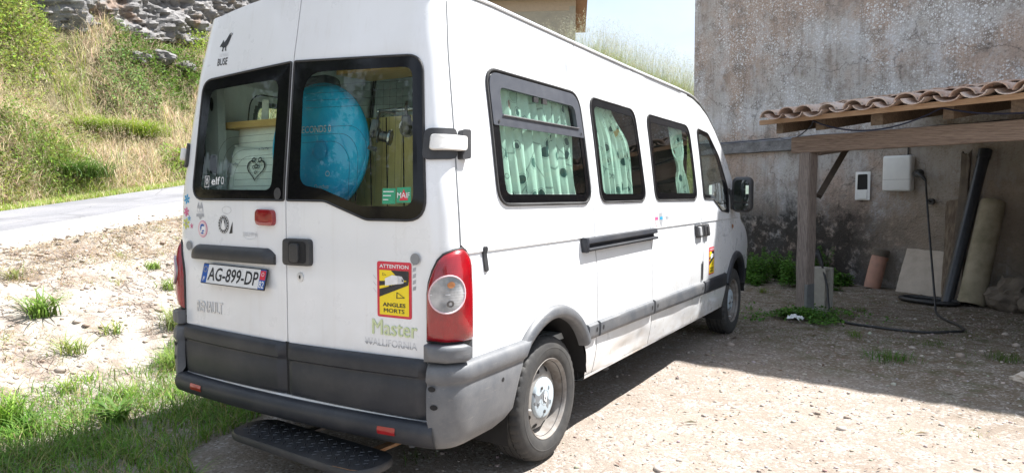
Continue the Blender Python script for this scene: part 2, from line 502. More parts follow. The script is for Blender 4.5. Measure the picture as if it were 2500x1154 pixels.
def wall_mat():
    m, nt, b = new_mat('render_wall')
    oc = ocoord(nt)                                     # object space: x along wall, z up
    sep = nt.nodes.new('ShaderNodeSeparateXYZ')
    nt.links.new(oc, sep.inputs[0])
    cmb = nt.nodes.new('ShaderNodeCombineXYZ')
    nt.links.new(sep.outputs['X'], cmb.inputs[0])
    nt.links.new(sep.outputs['Z'], cmb.inputs[1])
    flat = cmb.outputs[0]
    big = noise(nt, 0.55, 5, 0.6, oc)
    mid = noise(nt, 2.3, 7, 0.68, oc)
    fine = noise(nt, 26, 6, 0.7, oc)
    c = mixc(nt, ramp_of(nt, big, 0.45, 0.55), (0.46, 0.445, 0.435), (0.43, 0.345, 0.295))
    c = mixc(nt, ramp_of(nt, mid, 0.50, 0.62), c, (0.27, 0.235, 0.21))
    c = mixc(nt, math_n(nt, 'MULTIPLY', ramp_of(nt, fine, 0.52, 0.64), 0.6), c, (0.14, 0.12, 0.11))
    # large pale limewash patches
    pat = ramp_of(nt, noise(nt, 1.25, 7, 0.7, ocoord(nt, 'Object', (1.3, 1, 0.75))), 0.50, 0.62)
    patf = math_n(nt, 'MULTIPLY', pat, ramp_of(nt, fine, 0.34, 0.62))
    c = mixc(nt, math_n(nt, 'MULTIPLY', patf, 0.85), c, (0.64, 0.66, 0.70))
    drip = ramp_of(nt, noise(nt, 3.0, 5, 0.65, ocoord(nt, 'Object', (2.2, 1, 0.16))), 0.52, 0.70)
    c = mixc(nt, math_n(nt, 'MULTIPLY', drip, 0.6), c, (0.19, 0.155, 0.13))
    crk = nd(nt, 'ShaderNodeTexVoronoi', feature='DISTANCE_TO_EDGE', voronoi_dimensions='2D')
    crk.inputs['Scale'].default_value = 0.45
    wv = nt.nodes.new('ShaderNodeVectorMath')
    wv.operation = 'ADD'
    wn2 = nd(nt, 'ShaderNodeTexNoise')
    wn2.inputs['Scale'].default_value = 2.0
    wn2.inputs['Detail'].default_value = 6
    nt.links.new(oc, wn2.inputs['Vector'])
    nt.links.new(flat, wv.inputs[0])
    nt.links.new(wn2.outputs['Color'], wv.inputs[1])
    nt.links.new(wv.outputs[0], crk.inputs['Vector'])
    cl_ = ramp(nt, [(0.0, 1.0), (0.006, 0.0)])
    nt.links.new(crk.outputs['Distance'], cl_.inputs['Fac'])
    c = mixc(nt, math_n(nt, 'MULTIPLY', cl_.outputs['Color'], 0.6), c, (0.07, 0.06, 0.055))
    # round lichen spots, two sizes, patchy
    patch = ramp_of(nt, noise(nt, 1.1, 4, 0.6, ocoord(nt, 'Object', (1, 1, 1.2))), 0.40, 0.56)
    above = ramp(nt, [(0.0, 0.0), (1.0, 1.0)])
    zz = math_n(nt, 'MULTIPLY', math_n(nt, 'SUBTRACT', sep.outputs['Z'], 2.2), 2.0)
    nt.links.new(zz, above.inputs['Fac'])
    for scl, r0, r1, thr, amt in ((9, 0.13, 0.19, 0.50, 0.85), (17, 0.16, 0.23, 0.40, 0.85), (34, 0.20, 0.30, 0.40, 0.75)):
        v = nd(nt, 'ShaderNodeTexVoronoi', feature='F1', voronoi_dimensions='2D')
        v.inputs['Scale'].default_value = scl
        nt.links.new(flat, v.inputs['Vector'])
        dd = math_n(nt, 'ADD', v.outputs['Distance'], math_n(nt, 'MULTIPLY', math_n(nt, 'SUBTRACT', fine, 0.5), 0.25))
        s = ramp(nt, [(r0, 1.0), (r1, 0.0)])
        nt.links.new(dd, s.inputs['Fac'])
        cs = nt.nodes.new('ShaderNodeSeparateColor')
        nt.links.new(v.outputs['Color'], cs.inputs[0])
        keep = math_n(nt, 'GREATER_THAN', cs.outputs[0], thr)
        f = math_n(nt, 'MULTIPLY', math_n(nt, 'MULTIPLY', s.outputs['Color'], keep), math_n(nt, 'MULTIPLY', patch, above.outputs['Color']))
        c = mixc(nt, math_n(nt, 'MULTIPLY', f, amt), c, (0.72, 0.74, 0.77))
    # black algae and damp along the foot
    low = ramp(nt, [(0.0, 1.0), (0.42, 1.0), (0.70, 0.12), (1.0, 0.0)])
    zr = math_n(nt, 'ADD', math_n(nt, 'DIVIDE', sep.outputs['Z'], 2.2), math_n(nt, 'MULTIPLY', math_n(nt, 'SUBTRACT', mid, 0.5), 0.9))
    nt.links.new(zr, low.inputs['Fac'])
    lx = ramp(nt, [(0.0, 1.0), (0.52, 1.0), (0.75, 0.30), (1.0, 0.75)])
    nt.links.new(math_n(nt, 'DIVIDE', sep.outputs['X'], 6.5), lx.inputs['Fac'])
    alg = math_n(nt, 'MULTIPLY', math_n(nt, 'MULTIPLY', low.outputs['Color'], lx.outputs['Color']), ramp_of(nt, noise(nt, 5, 7, 0.72, oc), 0.30, 0.48))
    c = mixc(nt, math_n(nt, 'MULTIPLY', alg, 0.92), c, (0.022, 0.021, 0.020))
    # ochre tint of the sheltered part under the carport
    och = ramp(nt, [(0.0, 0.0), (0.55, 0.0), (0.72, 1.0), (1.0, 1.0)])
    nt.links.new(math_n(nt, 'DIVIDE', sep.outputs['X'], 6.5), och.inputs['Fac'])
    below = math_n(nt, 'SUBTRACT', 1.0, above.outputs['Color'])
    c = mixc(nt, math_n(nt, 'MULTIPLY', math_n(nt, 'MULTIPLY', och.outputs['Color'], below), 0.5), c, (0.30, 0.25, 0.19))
    nt.links.new(c, b.inputs['Base Color'])
    b.inputs['Roughness'].default_value = 0.95
    b.inputs['Specular IOR Level'].default_value = 0.2
    hb = mixc(nt, 0.5, noise(nt, 34, 6, 0.75, oc), voro(nt, 38, oc), 'ADD')
    bump(nt, b, hb, 0.9, 0.012)


wall_mat()


def ledge_mat():
    m, nt, b = new_mat('ledge_stone')
    oc = ocoord(nt)
    c = mixc(nt, ramp_of(nt, noise(nt, 6, 7, 0.7, oc), 0.38, 0.68), (0.24, 0.245, 0.26), (0.11, 0.112, 0.12))
    c = mixc(nt, ramp_of(nt, noise(nt, 38, 5, 0.7, oc), 0.60, 0.70), c, (0.42, 0.43, 0.44))
    nt.links.new(c, b.inputs['Base Color'])
    b.inputs['Roughness'].default_value = 0.95
    bump(nt, b, noise(nt, 30, 5, 0.7, oc), 0.6, 0.01)


ledge_mat()


def ground_mat():
    m, nt, b = new_mat('ground_soil')
    oc = ocoord(nt)
    at = nd(nt, 'ShaderNodeAttribute', attribute_name='zone')
    z = nt.nodes.new('ShaderNodeSeparateColor')
    nt.links.new(at.outputs['Color'], z.inputs[0])
    big = noise(nt, 0.9, 5, 0.6, oc)
    mid = noise(nt, 5, 6, 0.65, oc)
    fine = noise(nt, 60, 6, 0.72, oc)
    # gravel yard
    g = mixc(nt, ramp_of(nt, big, 0.35, 0.68), (0.30, 0.258, 0.218), (0.235, 0.192, 0.155))
    g = mixc(nt, ramp_of(nt, mid, 0.45, 0.70), g, (0.34, 0.31, 0.28))
    pv = nd(nt, 'ShaderNodeTexVoronoi', feature='F1')
    pv.inputs['Scale'].default_value = 62
    nt.links.new(oc, pv.inputs['Vector'])
    pc = nt.nodes.new('ShaderNodeSeparateColor')
    nt.links.new(pv.outputs['Color'], pc.inputs[0])
    pebc = ramp(nt, [(0.0, (0.15, 0.115, 0.095)), (0.4, (0.30, 0.245, 0.205)), (0.75, (0.42, 0.37, 0.33)), (1.0, (0.56, 0.53, 0.50))])
    nt.links.new(pc.outputs[1], pebc.inputs['Fac'])
    isp = math_n(nt, 'MULTIPLY', math_n(nt, 'GREATER_THAN', pc.outputs[0], 0.45), ramp_of(nt, mid, 0.30, 0.6))
    g = mixc(nt, math_n(nt, 'MULTIPLY', isp, 0.75), g, pebc.outputs['Color'])
    g = mixc(nt, math_n(nt, 'MULTIPLY', ramp_of(nt, fine, 0.50, 0.80), 0.5), g, (0.13, 0.10, 0.08))
    # pale cracked clay slope
    d = mixc(nt, ramp_of(nt, mid, 0.35, 0.66), (0.42, 0.385, 0.345), (0.335, 0.295, 0.255))
    ck = nd(nt, 'ShaderNodeTexVoronoi', feature='DISTANCE_TO_EDGE')
    ck.inputs['Scale'].default_value = 7.5
    wob = nt.nodes.new('ShaderNodeVectorMath')
    wob.operation = 'ADD'
    nz = nd(nt, 'ShaderNodeTexNoise')
    nz.inputs['Scale'].default_value = 5
    nz.inputs['Detail'].default_value = 5
    nt.links.new(oc, nz.inputs['Vector'])
    sc_ = nt.nodes.new('ShaderNodeVectorMath')
    sc_.operation = 'SCALE'
    sc_.inputs['Scale'].default_value = 0.35
    nt.links.new(nz.outputs['Color'], sc_.inputs[0])
    nt.links.new(oc, wob.inputs[0])
    nt.links.new(sc_.outputs[0], wob.inputs[1])
    nt.links.new(wob.outputs[0], ck.inputs['Vector'])
    crack = ramp(nt, [(0.0, 1.0), (0.055, 0.0)])
    nt.links.new(ck.outputs['Distance'], crack.inputs['Fac'])
    crk = math_n(nt, 'MULTIPLY', crack.outputs['Color'], ramp_of(nt, noise(nt, 1.9, 4, 0.6, oc), 0.46, 0.56))
    d = mixc(nt, math_n(nt, 'MULTIPLY', ramp_of(nt, fine, 0.48, 0.74), 0.6), d, (0.20, 0.145, 0.11))
    d = mixc(nt, math_n(nt, 'MULTIPLY', ramp_of(nt, noise(nt, 2.6, 7, 0.75, oc), 0.49, 0.60), 0.8), d, (0.205, 0.16, 0.13))
    d = mixc(nt, math_n(nt, 'MULTIPLY', crk, 0.7), d, (0.12, 0.085, 0.065))
    # bank soil under the grass
    s = mixc(nt, ramp_of(nt, mid, 0.35, 0.65), (0.20, 0.165, 0.10), (0.12, 0.115, 0.06))
    # mossy brown damp ground by the wall
    w = mixc(nt, ramp_of(nt, mid, 0.40, 0.62), (0.135, 0.10, 0.065), (0.19, 0.165, 0.13))
    w = mixc(nt, math_n(nt, 'MULTIPLY', isp, 0.7), w, pebc.outputs['Color'])
    w = mixc(nt, math_n(nt, 'MULTIPLY', ramp_of(nt, noise(nt, 3.2, 5, 0.65, oc), 0.52, 0.66), 0.55), w, (0.075, 0.085, 0.03))
    c = mixc(nt, z.outputs[0], g, d)
    c = mixc(nt, z.outputs[1], c, s)
    c = mixc(nt, z.outputs[2], c, w)
    nt.links.new(c, b.inputs['Base Color'])
    b.inputs['Roughness'].default_value = 0.95
    b.inputs['Specular IOR Level'].default_value = 0.2
    h = mixc(nt, 0.6, fine, math_n(nt, 'MULTIPLY', math_n(nt, 'SUBTRACT', 1.0, pv.outputs['Distance']), isp), 'ADD')
    hs = mixc(nt, z.outputs[0], h, math_n(nt, 'SUBTRACT', mixc(nt, 0.5, h, mid, 'ADD'), math_n(nt, 'MULTIPLY', crk, 1.6)))
    bump(nt, b, hs, 0.85, 0.014)


ground_mat()


def road_mats():
    m, nt, b = new_mat('asphalt')
    oc = ocoord(nt)
    c = mixc(nt, ramp_of(nt, noise(nt, 1.5, 5, 0.6, oc), 0.35, 0.7), (0.20, 0.20, 0.215), (0.26, 0.255, 0.265))
    c = mixc(nt, math_n(nt, 'MULTIPLY', ramp_of(nt, noise(nt, 70, 4, 0.7, oc), 0.45, 0.7), 0.6), c, (0.09, 0.09, 0.095))
    pt_ = ramp_of(nt, noise(nt, 0.7, 3, 0.5, oc), 0.55, 0.58)
    c = mixc(nt, math_n(nt, 'MULTIPLY', pt_, 0.35), c, (0.13, 0.13, 0.14))
    rk = voro(nt, 0.9, oc, 'DISTANCE_TO_EDGE')
    rl_ = ramp(nt, [(0.0, 1.0), (0.012, 0.0)])
    nt.links.new(rk, rl_.inputs['Fac'])
    c = mixc(nt, math_n(nt, 'MULTIPLY', rl_.outputs['Color'], 0.6), c, (0.06, 0.06, 0.06))
    nt.links.new(c, b.inputs['Base Color'])
    b.inputs['Roughness'].default_value = 0.9
    bump(nt, b, noise(nt, 110, 4, 0.7, oc), 0.6, 0.006)
    m, nt, b = new_mat('concrete_strip')
    oc = ocoord(nt)
    c = mixc(nt, ramp_of(nt, noise(nt, 2.5, 6, 0.65, oc), 0.35, 0.7), (0.52, 0.49, 0.44), (0.45, 0.42, 0.37))
    c = mixc(nt, math_n(nt, 'MULTIPLY', ramp_of(nt, noise(nt, 30, 5, 0.7, oc), 0.55, 0.75), 0.4), c, (0.30, 0.26, 0.22))
    nt.links.new(c, b.inputs['Base Color'])
    b.inputs['Roughness'].default_value = 0.9
    bump(nt, b, noise(nt, 45, 5, 0.7, oc), 0.5, 0.006)
    m, nt, b = new_mat('rock')
    oc = ocoord(nt)
    c = mixc(nt, ramp_of(nt, noise(nt, 3, 7, 0.7, oc), 0.35, 0.66), (0.30, 0.29, 0.285), (0.17, 0.165, 0.165))
    c = mixc(nt, ramp_of(nt, noise(nt, 9, 6, 0.7, ocoord(nt, 'Object', (0.5, 0.5, 2.2))), 0.55, 0.66), c, (0.07, 0.065, 0.065))
    c = mixc(nt, math_n(nt, 'MULTIPLY', ramp_of(nt, noise(nt, 1.2, 4, 0.6, oc), 0.58, 0.66), 0.6), c, (0.25, 0.15, 0.085))
    nt.links.new(c, b.inputs['Base Color'])
    b.inputs['Roughness'].default_value = 0.95
    bump(nt, b, noise(nt, 14, 7, 0.75, ocoord(nt, 'Object', (0.6, 0.6, 2.0))), 1.0, 0.06)


road_mats()


def leaf_mat(name, trans=0.35, rough=0.55):
    """foliage: colour of each blade or leaf from its own attribute, light passing through"""
    m, nt, b = new_mat(name)
    at = nd(nt, 'ShaderNodeAttribute', attribute_name='tint')
    nt.links.new(at.outputs['Color'], b.inputs['Base Color'])
    b.inputs['Roughness'].default_value = rough
    b.inputs['Specular IOR Level'].default_value = 0.3
    tl = nd(nt, 'ShaderNodeBsdfTranslucent')
    nt.links.new(at.outputs['Color'], tl.inputs['Color'])
    mx = nt.nodes.new('ShaderNodeMixShader')
    mx.inputs[0].default_value = trans
    nt.links.new(b.outputs[0], mx.inputs[1])
    nt.links.new(tl.outputs[0], mx.inputs[2])
    nt.links.new(mx.outputs[0], nt.nodes['Material Output'].inputs['Surface'])


leaf_mat('foliage', 0.42)
leaf_mat('pebble', 0.0, 0.9)
simple('mirror_glass', (0.85, 0.87, 0.88), None, 5, 0.02, metal=1.0)

# ------------------------------------------------------------------ mesh helpers


def tag(o, label=None, cat=None, group=None, kind=None):
    for k, v in (('label', label), ('category', cat), ('group', group), ('kind', kind)):
        if v:
            o[k] = v
    return o


def empty(name, loc=(0, 0, 0), rot=None):
    o = bpy.data.objects.new(name, None)
    o.empty_display_size = 0.1
    COL.objects.link(o)
    o.location = loc
    if rot:
        o.rotation_euler = rot
    return o


def obj_of(name, me, mat, parent=None, smooth=None):
    for mm in (mat if isinstance(mat, (list, tuple)) else [mat]):
        me.materials.append(MATS[mm])
    if smooth is not None:
        me.shade_smooth()
        if smooth < 179:
            me.set_sharp_from_angle(angle=math.radians(smooth))
    o = bpy.data.objects.new(name, me)
    COL.objects.link(o)
    if parent is not None:
        o.parent = parent
    return o


def mk(name, v, f, mat, parent=None, smooth=None):
    me = bpy.data.meshes.new(name)
    me.from_pydata([tuple(map(float, p)) for p in v], [], [tuple(map(int, q)) for q in f])
    me.update()
    return obj_of(name, me, mat, parent, smooth)


def np_mesh(name, V, F, mat, tint=None, parent=None, smooth=None, attr='tint'):
    """fast mesh from arrays: V (n,3), F (m,k) all with the same k, or a list of such arrays"""
    Fs = F if isinstance(F, list) else [F]
    me = bpy.data.meshes.new(name)
    V = np.ascontiguousarray(V, dtype=np.float32)
    me.vertices.add(len(V))
    me.vertices.foreach_set('co', V.ravel())
    loops = np.concatenate([q.ravel() for q in Fs]).astype(np.int32)
    tot = np.concatenate([np.full(len(q), q.shape[1]) for q in Fs]).astype(np.int32)
    st = np.concatenate([[0], np.cumsum(tot)[:-1]]).astype(np.int32)
    me.loops.add(len(loops))
    me.loops.foreach_set('vertex_index', loops)
    me.polygons.add(len(tot))
    me.polygons.foreach_set('loop_start', st)
    me.polygons.foreach_set('loop_total', tot)
    me.update(calc_edges=True)
    me.validate()
    if tint is not None:
        a = me.attributes.new(attr, 'FLOAT_COLOR', 'POINT')
        c = np.ones((len(V), 4), np.float32)
        c[:, :3] = tint
        a.data.foreach_set('color', c.ravel())
    return obj_of(name, me, mat, parent, smooth)


def grid_vf(fn, us, vs, keep=None):
    nu, nv = len(us), len(vs)
    V = [fn(u, v) for u in us for v in vs]
    F = []
    for i in range(nu - 1):
        for j in range(nv - 1):
            if keep is None or keep(0.5 * (us[i] + us[i + 1]), 0.5 * (vs[j] + vs[j + 1])):
                F.append((i * nv + j, (i + 1) * nv + j, (i + 1) * nv + j + 1, i * nv + j + 1))
    return V, F


def lin(a, b, n):
    return [a + (b - a) * i / (n - 1) for i in range(n)]


def pip(x, y, poly):
    c = False
    j = len(poly) - 1
    for i in range(len(poly)):
        xi, yi = poly[i]
        xj, yj = poly[j]
        if (yi > y) != (yj > y) and x < (xj - xi) * (y - yi) / (yj - yi) + xi:
            c = not c
        j = i
    return c


def rpoly(corners, nseg=6, nedge=8):
    """outline with rounded corners; corners = [(a, b, radius)], same count of points for the same count of corners"""
    n = len(corners)
    out = []
    for i in range(n):
        p0 = np.array(corners[i - 1][:2], float)
        p1 = np.array(corners[i][:2], float)
        p2 = np.array(corners[(i + 1) % n][:2], float)
        r = corners[i][2]
        d0 = (p0 - p1) / np.linalg.norm(p0 - p1)
        d2 = (p2 - p1) / np.linalg.norm(p2 - p1)
        cosang = float(np.clip(d0 @ d2, -1, 1))
        half = math.acos(cosang) / 2
        t = min(r / max(math.tan(half), 1e-3), 0.48 * np.linalg.norm(p0 - p1), 0.48 * np.linalg.norm(p2 - p1))
        a, b = p1 + d0 * t, p1 + d2 * t
        for k in range(nseg + 1):
            s = k / nseg
            out.append(tuple((1 - s) ** 2 * a + 2 * s * (1 - s) * p1 + s * s * b))
        nx = np.array(corners[(i + 1) % n][:2], float)
        # edge subdivision filled afterwards
        out.append(None)
    res = []
    m = len(out)
    for i, p in enumerate(out):
        if p is None:
            a = np.array(out[i - 1])
            b = np.array(out[(i + 1) % m])
            for k in range(1, nedge):
                res.append(tuple(a + (b - a) * k / nedge))
        else:
            res.append(p)
    return res


def ring_vf(fn, o_out, o_in, off_o, off_i, nr=2):
    V, F = [], []
    n = len(o_out)
    for r in range(nr + 1):
        t = r / nr
        for a, b in zip(o_out, o_in):
            V.append(fn(a[0] + (b[0] - a[0]) * t, a[1] + (b[1] - a[1]) * t, off_o + (off_i - off_o) * t))
    for r in range(nr):
        for i in range(n):
            j = (i + 1) % n
            F.append((r * n + i, r * n + j, (r + 1) * n + j, (r + 1) * n + i))
    return V, F


def fill_vf(fn, outline, off, nr=6):
    c = np.mean(np.array(outline), axis=0)
    V, F = [], []
    n = len(outline)
    for r in range(nr):
        t = 1 - r / nr
        for a in outline:
            V.append(fn(c[0] + (a[0] - c[0]) * t, c[1] + (a[1] - c[1]) * t, off))
    V.append(fn(c[0], c[1], off))
    for r in range(nr - 1):
        for i in range(n):
            j = (i + 1) % n
            F.append((r * n + i, r * n + j, (r + 1) * n + j, (r + 1) * n + i))
    for i in range(n):
        F.append(((nr - 1) * n + i, (nr - 1) * n + (i + 1) % n, nr * n))
    return V, F


def tube_vf(path, r, n=8, closed=False, caps=True):
    P = [Vector(p) for p in path]
    V, F = [], []
    m = len(P)
    prev = None
    for i, p in enumerate(P):
        if closed:
            d = P[(i + 1) % m] - P[i - 1]
        else:
            d = P[min(i + 1, m - 1)] - P[max(i - 1, 0)]
        d.normalize()
        if prev is None:
            ref = Vector((0, 0, 1)) if abs(d.z) < 0.9 else Vector((1, 0, 0))
            s = d.cross(ref).normalized()
        else:
            s = (prev - d * prev.dot(d)).normalized()
        prev = s
        t = d.cross(s)
        rr = r[i] if isinstance(r, (list, tuple)) else r
        for k in range(n):
            a = 2 * math.pi * k / n
            V.append(p + s * (rr * math.cos(a)) + t * (rr * math.sin(a)))
    for i in range(m if closed else m - 1):
        for k in range(n):
            i2 = (i + 1) % m
            F.append((i * n + k, i * n + (k + 1) % n, i2 * n + (k + 1) % n, i2 * n + k))
    if caps and not closed:
        F.append(tuple(range(n - 1, -1, -1)))
        F.append(tuple((m - 1) * n + k for k in range(n)))
    return V, F


def tube(name, path, r, mat, parent=None, n=8, closed=False):
    v, f = tube_vf(path, r, n, closed)
    return mk(name, v, f, mat, parent, 60)


def box_vf(c, s, rot=None):
    V = []
    for dx in (-1, 1):
        for dy in (-1, 1):
            for dz in (-1, 1):
                p = Vector((dx * s[0] / 2, dy * s[1] / 2, dz * s[2] / 2))
                if rot is not None:
                    p = rot @ p
                V.append(Vector(c) + p)
    F = [(0, 1, 3, 2), (4, 6, 7, 5), (0, 4, 5, 1), (2, 3, 7, 6), (0, 2, 6, 4), (1, 5, 7, 3)]
    return V, F


def rbox(name, c, s, mat, parent=None, bev=0.01, seg=2, rot=None, fn=None, sub=0):
    """box with rounded edges, optionally warped by fn"""
    bm = bmesh.new()
    bmesh.ops.create_cube(bm, size=1.0)
    for v in bm.verts:
        v.co = Vector((v.co.x * s[0], v.co.y * s[1], v.co.z * s[2]))
    if sub:
        bmesh.ops.subdivide_edges(bm, edges=bm.edges[:], cuts=sub, use_grid_fill=True)
    if bev > 0 and not sub:
        bmesh.ops.bevel(bm, geom=bm.edges[:], offset=bev, segments=seg, affect='EDGES', profile=0.5)
    for v in bm.verts:
        p = v.co.copy()
        if fn:
            p = Vector(fn(p))
        if rot is not None:
            p = rot @ p
        v.co = p + Vector(c)
    me = bpy.data.meshes.new(name)
    bm.to_mesh(me)
    bm.free()
    return obj_of(name, me, mat, parent, 35)


def lathe_vf(prof, n=48, axis='x'):
    """profile [(along, radius)] about an axis"""
    V, F = [], []
    m = len(prof)
    for k in range(n):
        a = 2 * math.pi * k / n
        for (t, r) in prof:
            if axis == 'x':
                V.append((t, r * math.cos(a), r * math.sin(a)))
            else:
                V.append((r * math.cos(a), r * math.sin(a), t))
    for k in range(n):
        k2 = (k + 1) % n
        for i in range(m - 1):
            F.append((k * m + i, k2 * m + i, k2 * m + i + 1, k * m + i + 1))
    return V, F


def text_vf(s, size=1.0, bold=0.0, align='LEFT', space=1.0):
    cu = bpy.data.curves.new('txt', 'FONT')
    cu.body = s
    cu.size = size
    cu.offset = bold
    cu.align_x = align
    cu.space_character = space
    cu.resolution_u = 3
    ob = bpy.data.objects.new('txt', cu)
    COL.objects.link(ob)
    dg = bpy.context.evaluated_depsgraph_get()
    me = bpy.data.meshes.new_from_object(ob.evaluated_get(dg))
    V = [tuple(v.co) for v in me.vertices]
    F = [tuple(p.vertices) for p in me.polygons]
    bpy.data.objects.remove(ob)
    bpy.data.curves.remove(cu)
    bpy.data.meshes.remove(me)
    return V, F


def text_on(name, s, fn, a0, b0, width, height, mat, parent, off, bold=0.0, thick=0.0, lean=0.0, slope=0.0, space=1.0):
    """lettering laid on a surface fn(a, b, off): fitted to width x height, lower left at (a0, b0)"""
    if 'M' in s and bold > 0:
        V, F = text_vf(s, 1.0, 0.0, 'LEFT', space)
        n0 = len(V)
        V = V + [(x + bold * 1.6, y, 0) for (x, y, _) in V]
        dup = n0
        F = F + [tuple(i + n0 for i in q) for q in F]
    else:
        V, F = text_vf(s, 1.0, bold, 'LEFT', space)
        dup = len(V)
    A = np.array(V)
    x0, x1 = A[:, 0].min(), A[:, 0].max()
    y0, y1 = A[:, 1].min(), A[:, 1].max()
    pts = []
    for (x, y, _) in V:
        u = (x - x0) / (x1 - x0) * width
        v = (y - y0) / (y1 - y0) * height
        pts.append((a0 + u + lean * v, b0 + v + slope * u))
    vv = [fn(a, b, off + thick + (0.0004 if i >= dup else 0.0)) for i, (a, b) in enumerate(pts)]
    ff = list(F)
    if thick > 0:
        n = len(vv)
        vv += [fn(a, b, off) for a, b in pts]
        ec = {}
        for q in F:
            for i in range(len(q)):
                e = (q[i], q[(i + 1) % len(q)])
                ec[e] = ec.get(e, 0) + 1
        for (i, j) in list(ec):
            if (j, i) not in ec:
                ff.append((j, i, i + n, j + n))
    return mk(name, vv, ff, mat, parent)


def decal(name, outline, fn, mat, parent, off, thick=0.0):
    """flat patch laid on a surface fn(a, b, off)"""
    n = len(outline)
    v = [fn(a, b, off) for a, b in outline]
    return mk(name, v, [tuple(range(n))], mat, parent)


def circ(a, b, ra, rb=None, n=24, t0=0.0):
    rb = rb or ra
    return [(a + ra * math.cos(t0 + 2 * math.pi * k / n), b + rb * math.sin(t0 + 2 * math.pi * k / n)) for k in range(n)]

# ================================================================== SETTING
ROAD_A = np.array([-0.159, 0.987])        # uphill along the road
ROAD_B = np.array([-0.987, -0.159])       # across, away from the yard
ROAD_S = 0.1217


def sstep(a, b, x):
    t = np.clip((x - a) / (b - a), 0, 1)
    return t * t * (3 - 2 * t)


def vnoise(x, y, s, seed=0.0):
    """cheap smooth value noise on arrays"""
    x = np.asarray(x, float) * s + seed * 17.3
    y = np.asarray(y, float) * s + seed * 9.7
    xi, yi = np.floor(x), np.floor(y)
    fx, fy = x - xi, y - yi
    fx, fy = fx * fx * (3 - 2 * fx), fy * fy * (3 - 2 * fy)

    def h(a, b):
        v = np.sin(a * 127.1 + b * 311.7) * 43758.5453
        return v - np.floor(v)
    return (h(xi, yi) * (1 - fx) + h(xi + 1, yi) * fx) * (1 - fy) + (h(xi, yi + 1) * (1 - fx) + h(xi + 1, yi + 1) * fx) * fy


def road_dl(x, y):
    px, py = x - CAM[0], y - CAM[1]
    return px * ROAD_B[0] + py * ROAD_B[1], px * ROAD_A[0] + py * ROAD_A[1]


def road_z(L):
    return 0.38 + ROAD_S * np.clip(L, -6, 40)


def dl_xy(D, L):
    return CAM[0] + D * ROAD_B[0] + L * ROAD_A[0], CAM[1] + D * ROAD_B[1] + L * ROAD_A[1]


D_EARTH0, D_STRIP, D_ROAD, D_VERGE, D_BANK = 4.5, 7.1, 8.42, 10.85, 11.5


def terrain(x, y):
    x = np.asarray(x, float)
    y = np.asarray(y, float)
    D, L = road_dl(x, y)
    rz = road_z(L)
    z = rz * np.clip((D - D_EARTH0) / (D_STRIP - 0.05 - D_EARTH0), 0, 1) ** 0.9
    z = z + np.where((D > D_EARTH0 - 0.4) & (D < D_STRIP - 0.1), 1, 0) * (vnoise(x, y, 1.6, 1) - 0.5) * 0.16 * sstep(D_EARTH0 - 0.3, D_EARTH0 + 0.6, D) * (1 - sstep(D_STRIP - 0.5, D_STRIP - 0.1, D))
    b = np.clip(D - D_BANK, 0, None)
    n = (vnoise(x, y, 0.55, 2) - 0.5) * 1.1 + (vnoise(x, y, 1.4, 3) - 0.5) * 0.5 + (vnoise(x, y, 3.2, 5) - 0.5) * 0.18
    bank = b * 0.95 + 1.6 * sstep(3.7, 4.2, b) * sstep(9.6, 10.8, L) - np.clip(b - 5.5, 0, 30) * 0.5
    bank = bank * (0.12 + 0.88 * sstep(-2.0, 5.0, L))
    z = np.where(D > D_VERGE, rz + bank + n * sstep(0.1, 1.5, b), z)
    z = np.minimum(z, 22 + 0 * z)
    # hillside behind the yard
    Hc = np.clip(5.12 - 0.50 * (x + 6.0), 1.2, 6.05)
    hill = sstep(12.6, 20.8, y) * Hc * (1.0 - 0.15 * sstep(22, 60, y)) + (vnoise(x, y, 0.5, 7) - 0.5) * 0.5 * sstep(13, 18, y)
    z = np.where(y > 12.6, np.maximum(z, hill * (1 - sstep(3.0, 14.0, x))), z)
    # little unevenness of the yard
    yard = (1 - sstep(3.8, 4.6, D)) * (1 - sstep(12, 13, y))
    z = z + yard * ((vnoise(x, y, 0.9, 4) - 0.5) * 0.035 + (vnoise(x, y, 6, 6) - 0.5) * 0.012 - 0.008)
    return z


def axis_pts(segs):
    out = []
    for a, b, s in segs:
        n = max(1, int(round((b - a) / s)))
        out += [a + (b - a) * i / n for i in range(n)]
    out.append(segs[-1][1])
    return np.array(out)


gx = axis_pts([(-400, -60, 40), (-60, -24, 3), (-24, -14, 0.35), (-14, -7.5, 0.16), (-7.5, 4.6, 0.065), (4.6, 9, 0.3), (9, 30, 3), (30, 400, 40)])
gy = axis_pts([(-400, -40, 40), (-40, -8, 4), (-8, -2, 0.4), (-2, 9.5, 0.075), (9.5, 14, 0.25), (14, 26, 0.4), (26, 60, 3), (60, 400, 40)])
GX, GY = np.meshgrid(gx, gy, indexing='ij')
GZ = terrain(GX, GY)
Dg, Lg = road_dl(GX, GY)
nx_, ny_ = GX.shape
idx = np.arange(nx_ * ny_).reshape(nx_, ny_)
quads = np.stack([idx[:-1, :-1], idx[1:, :-1], idx[1:, 1:], idx[:-1, 1:]], -1).reshape(-1, 4)
zone = np.zeros((nx_ * ny_, 3))
zn = (vnoise(GX, GY, 1.3, 11) - 0.5) * 0.9
zone[:, 0] = (sstep(4.0, 4.7, Dg + zn) * (1 - sstep(10.5, 10.8, Dg))).ravel()
zone[:, 1] = np.maximum(sstep(10.6, 10.9, Dg), sstep(12.2, 13.5, GY)).ravel()
WN = np.array([-0.459, -0.888])           # house wall normal, towards the yard
WD = np.array([0.888, -0.459])            # along the wall
WH = np.array([-1.531, 11.678])           # left corner of the house
wd_ = (GX - WH[0]) * WN[0] + (GY - WH[1]) * WN[1]
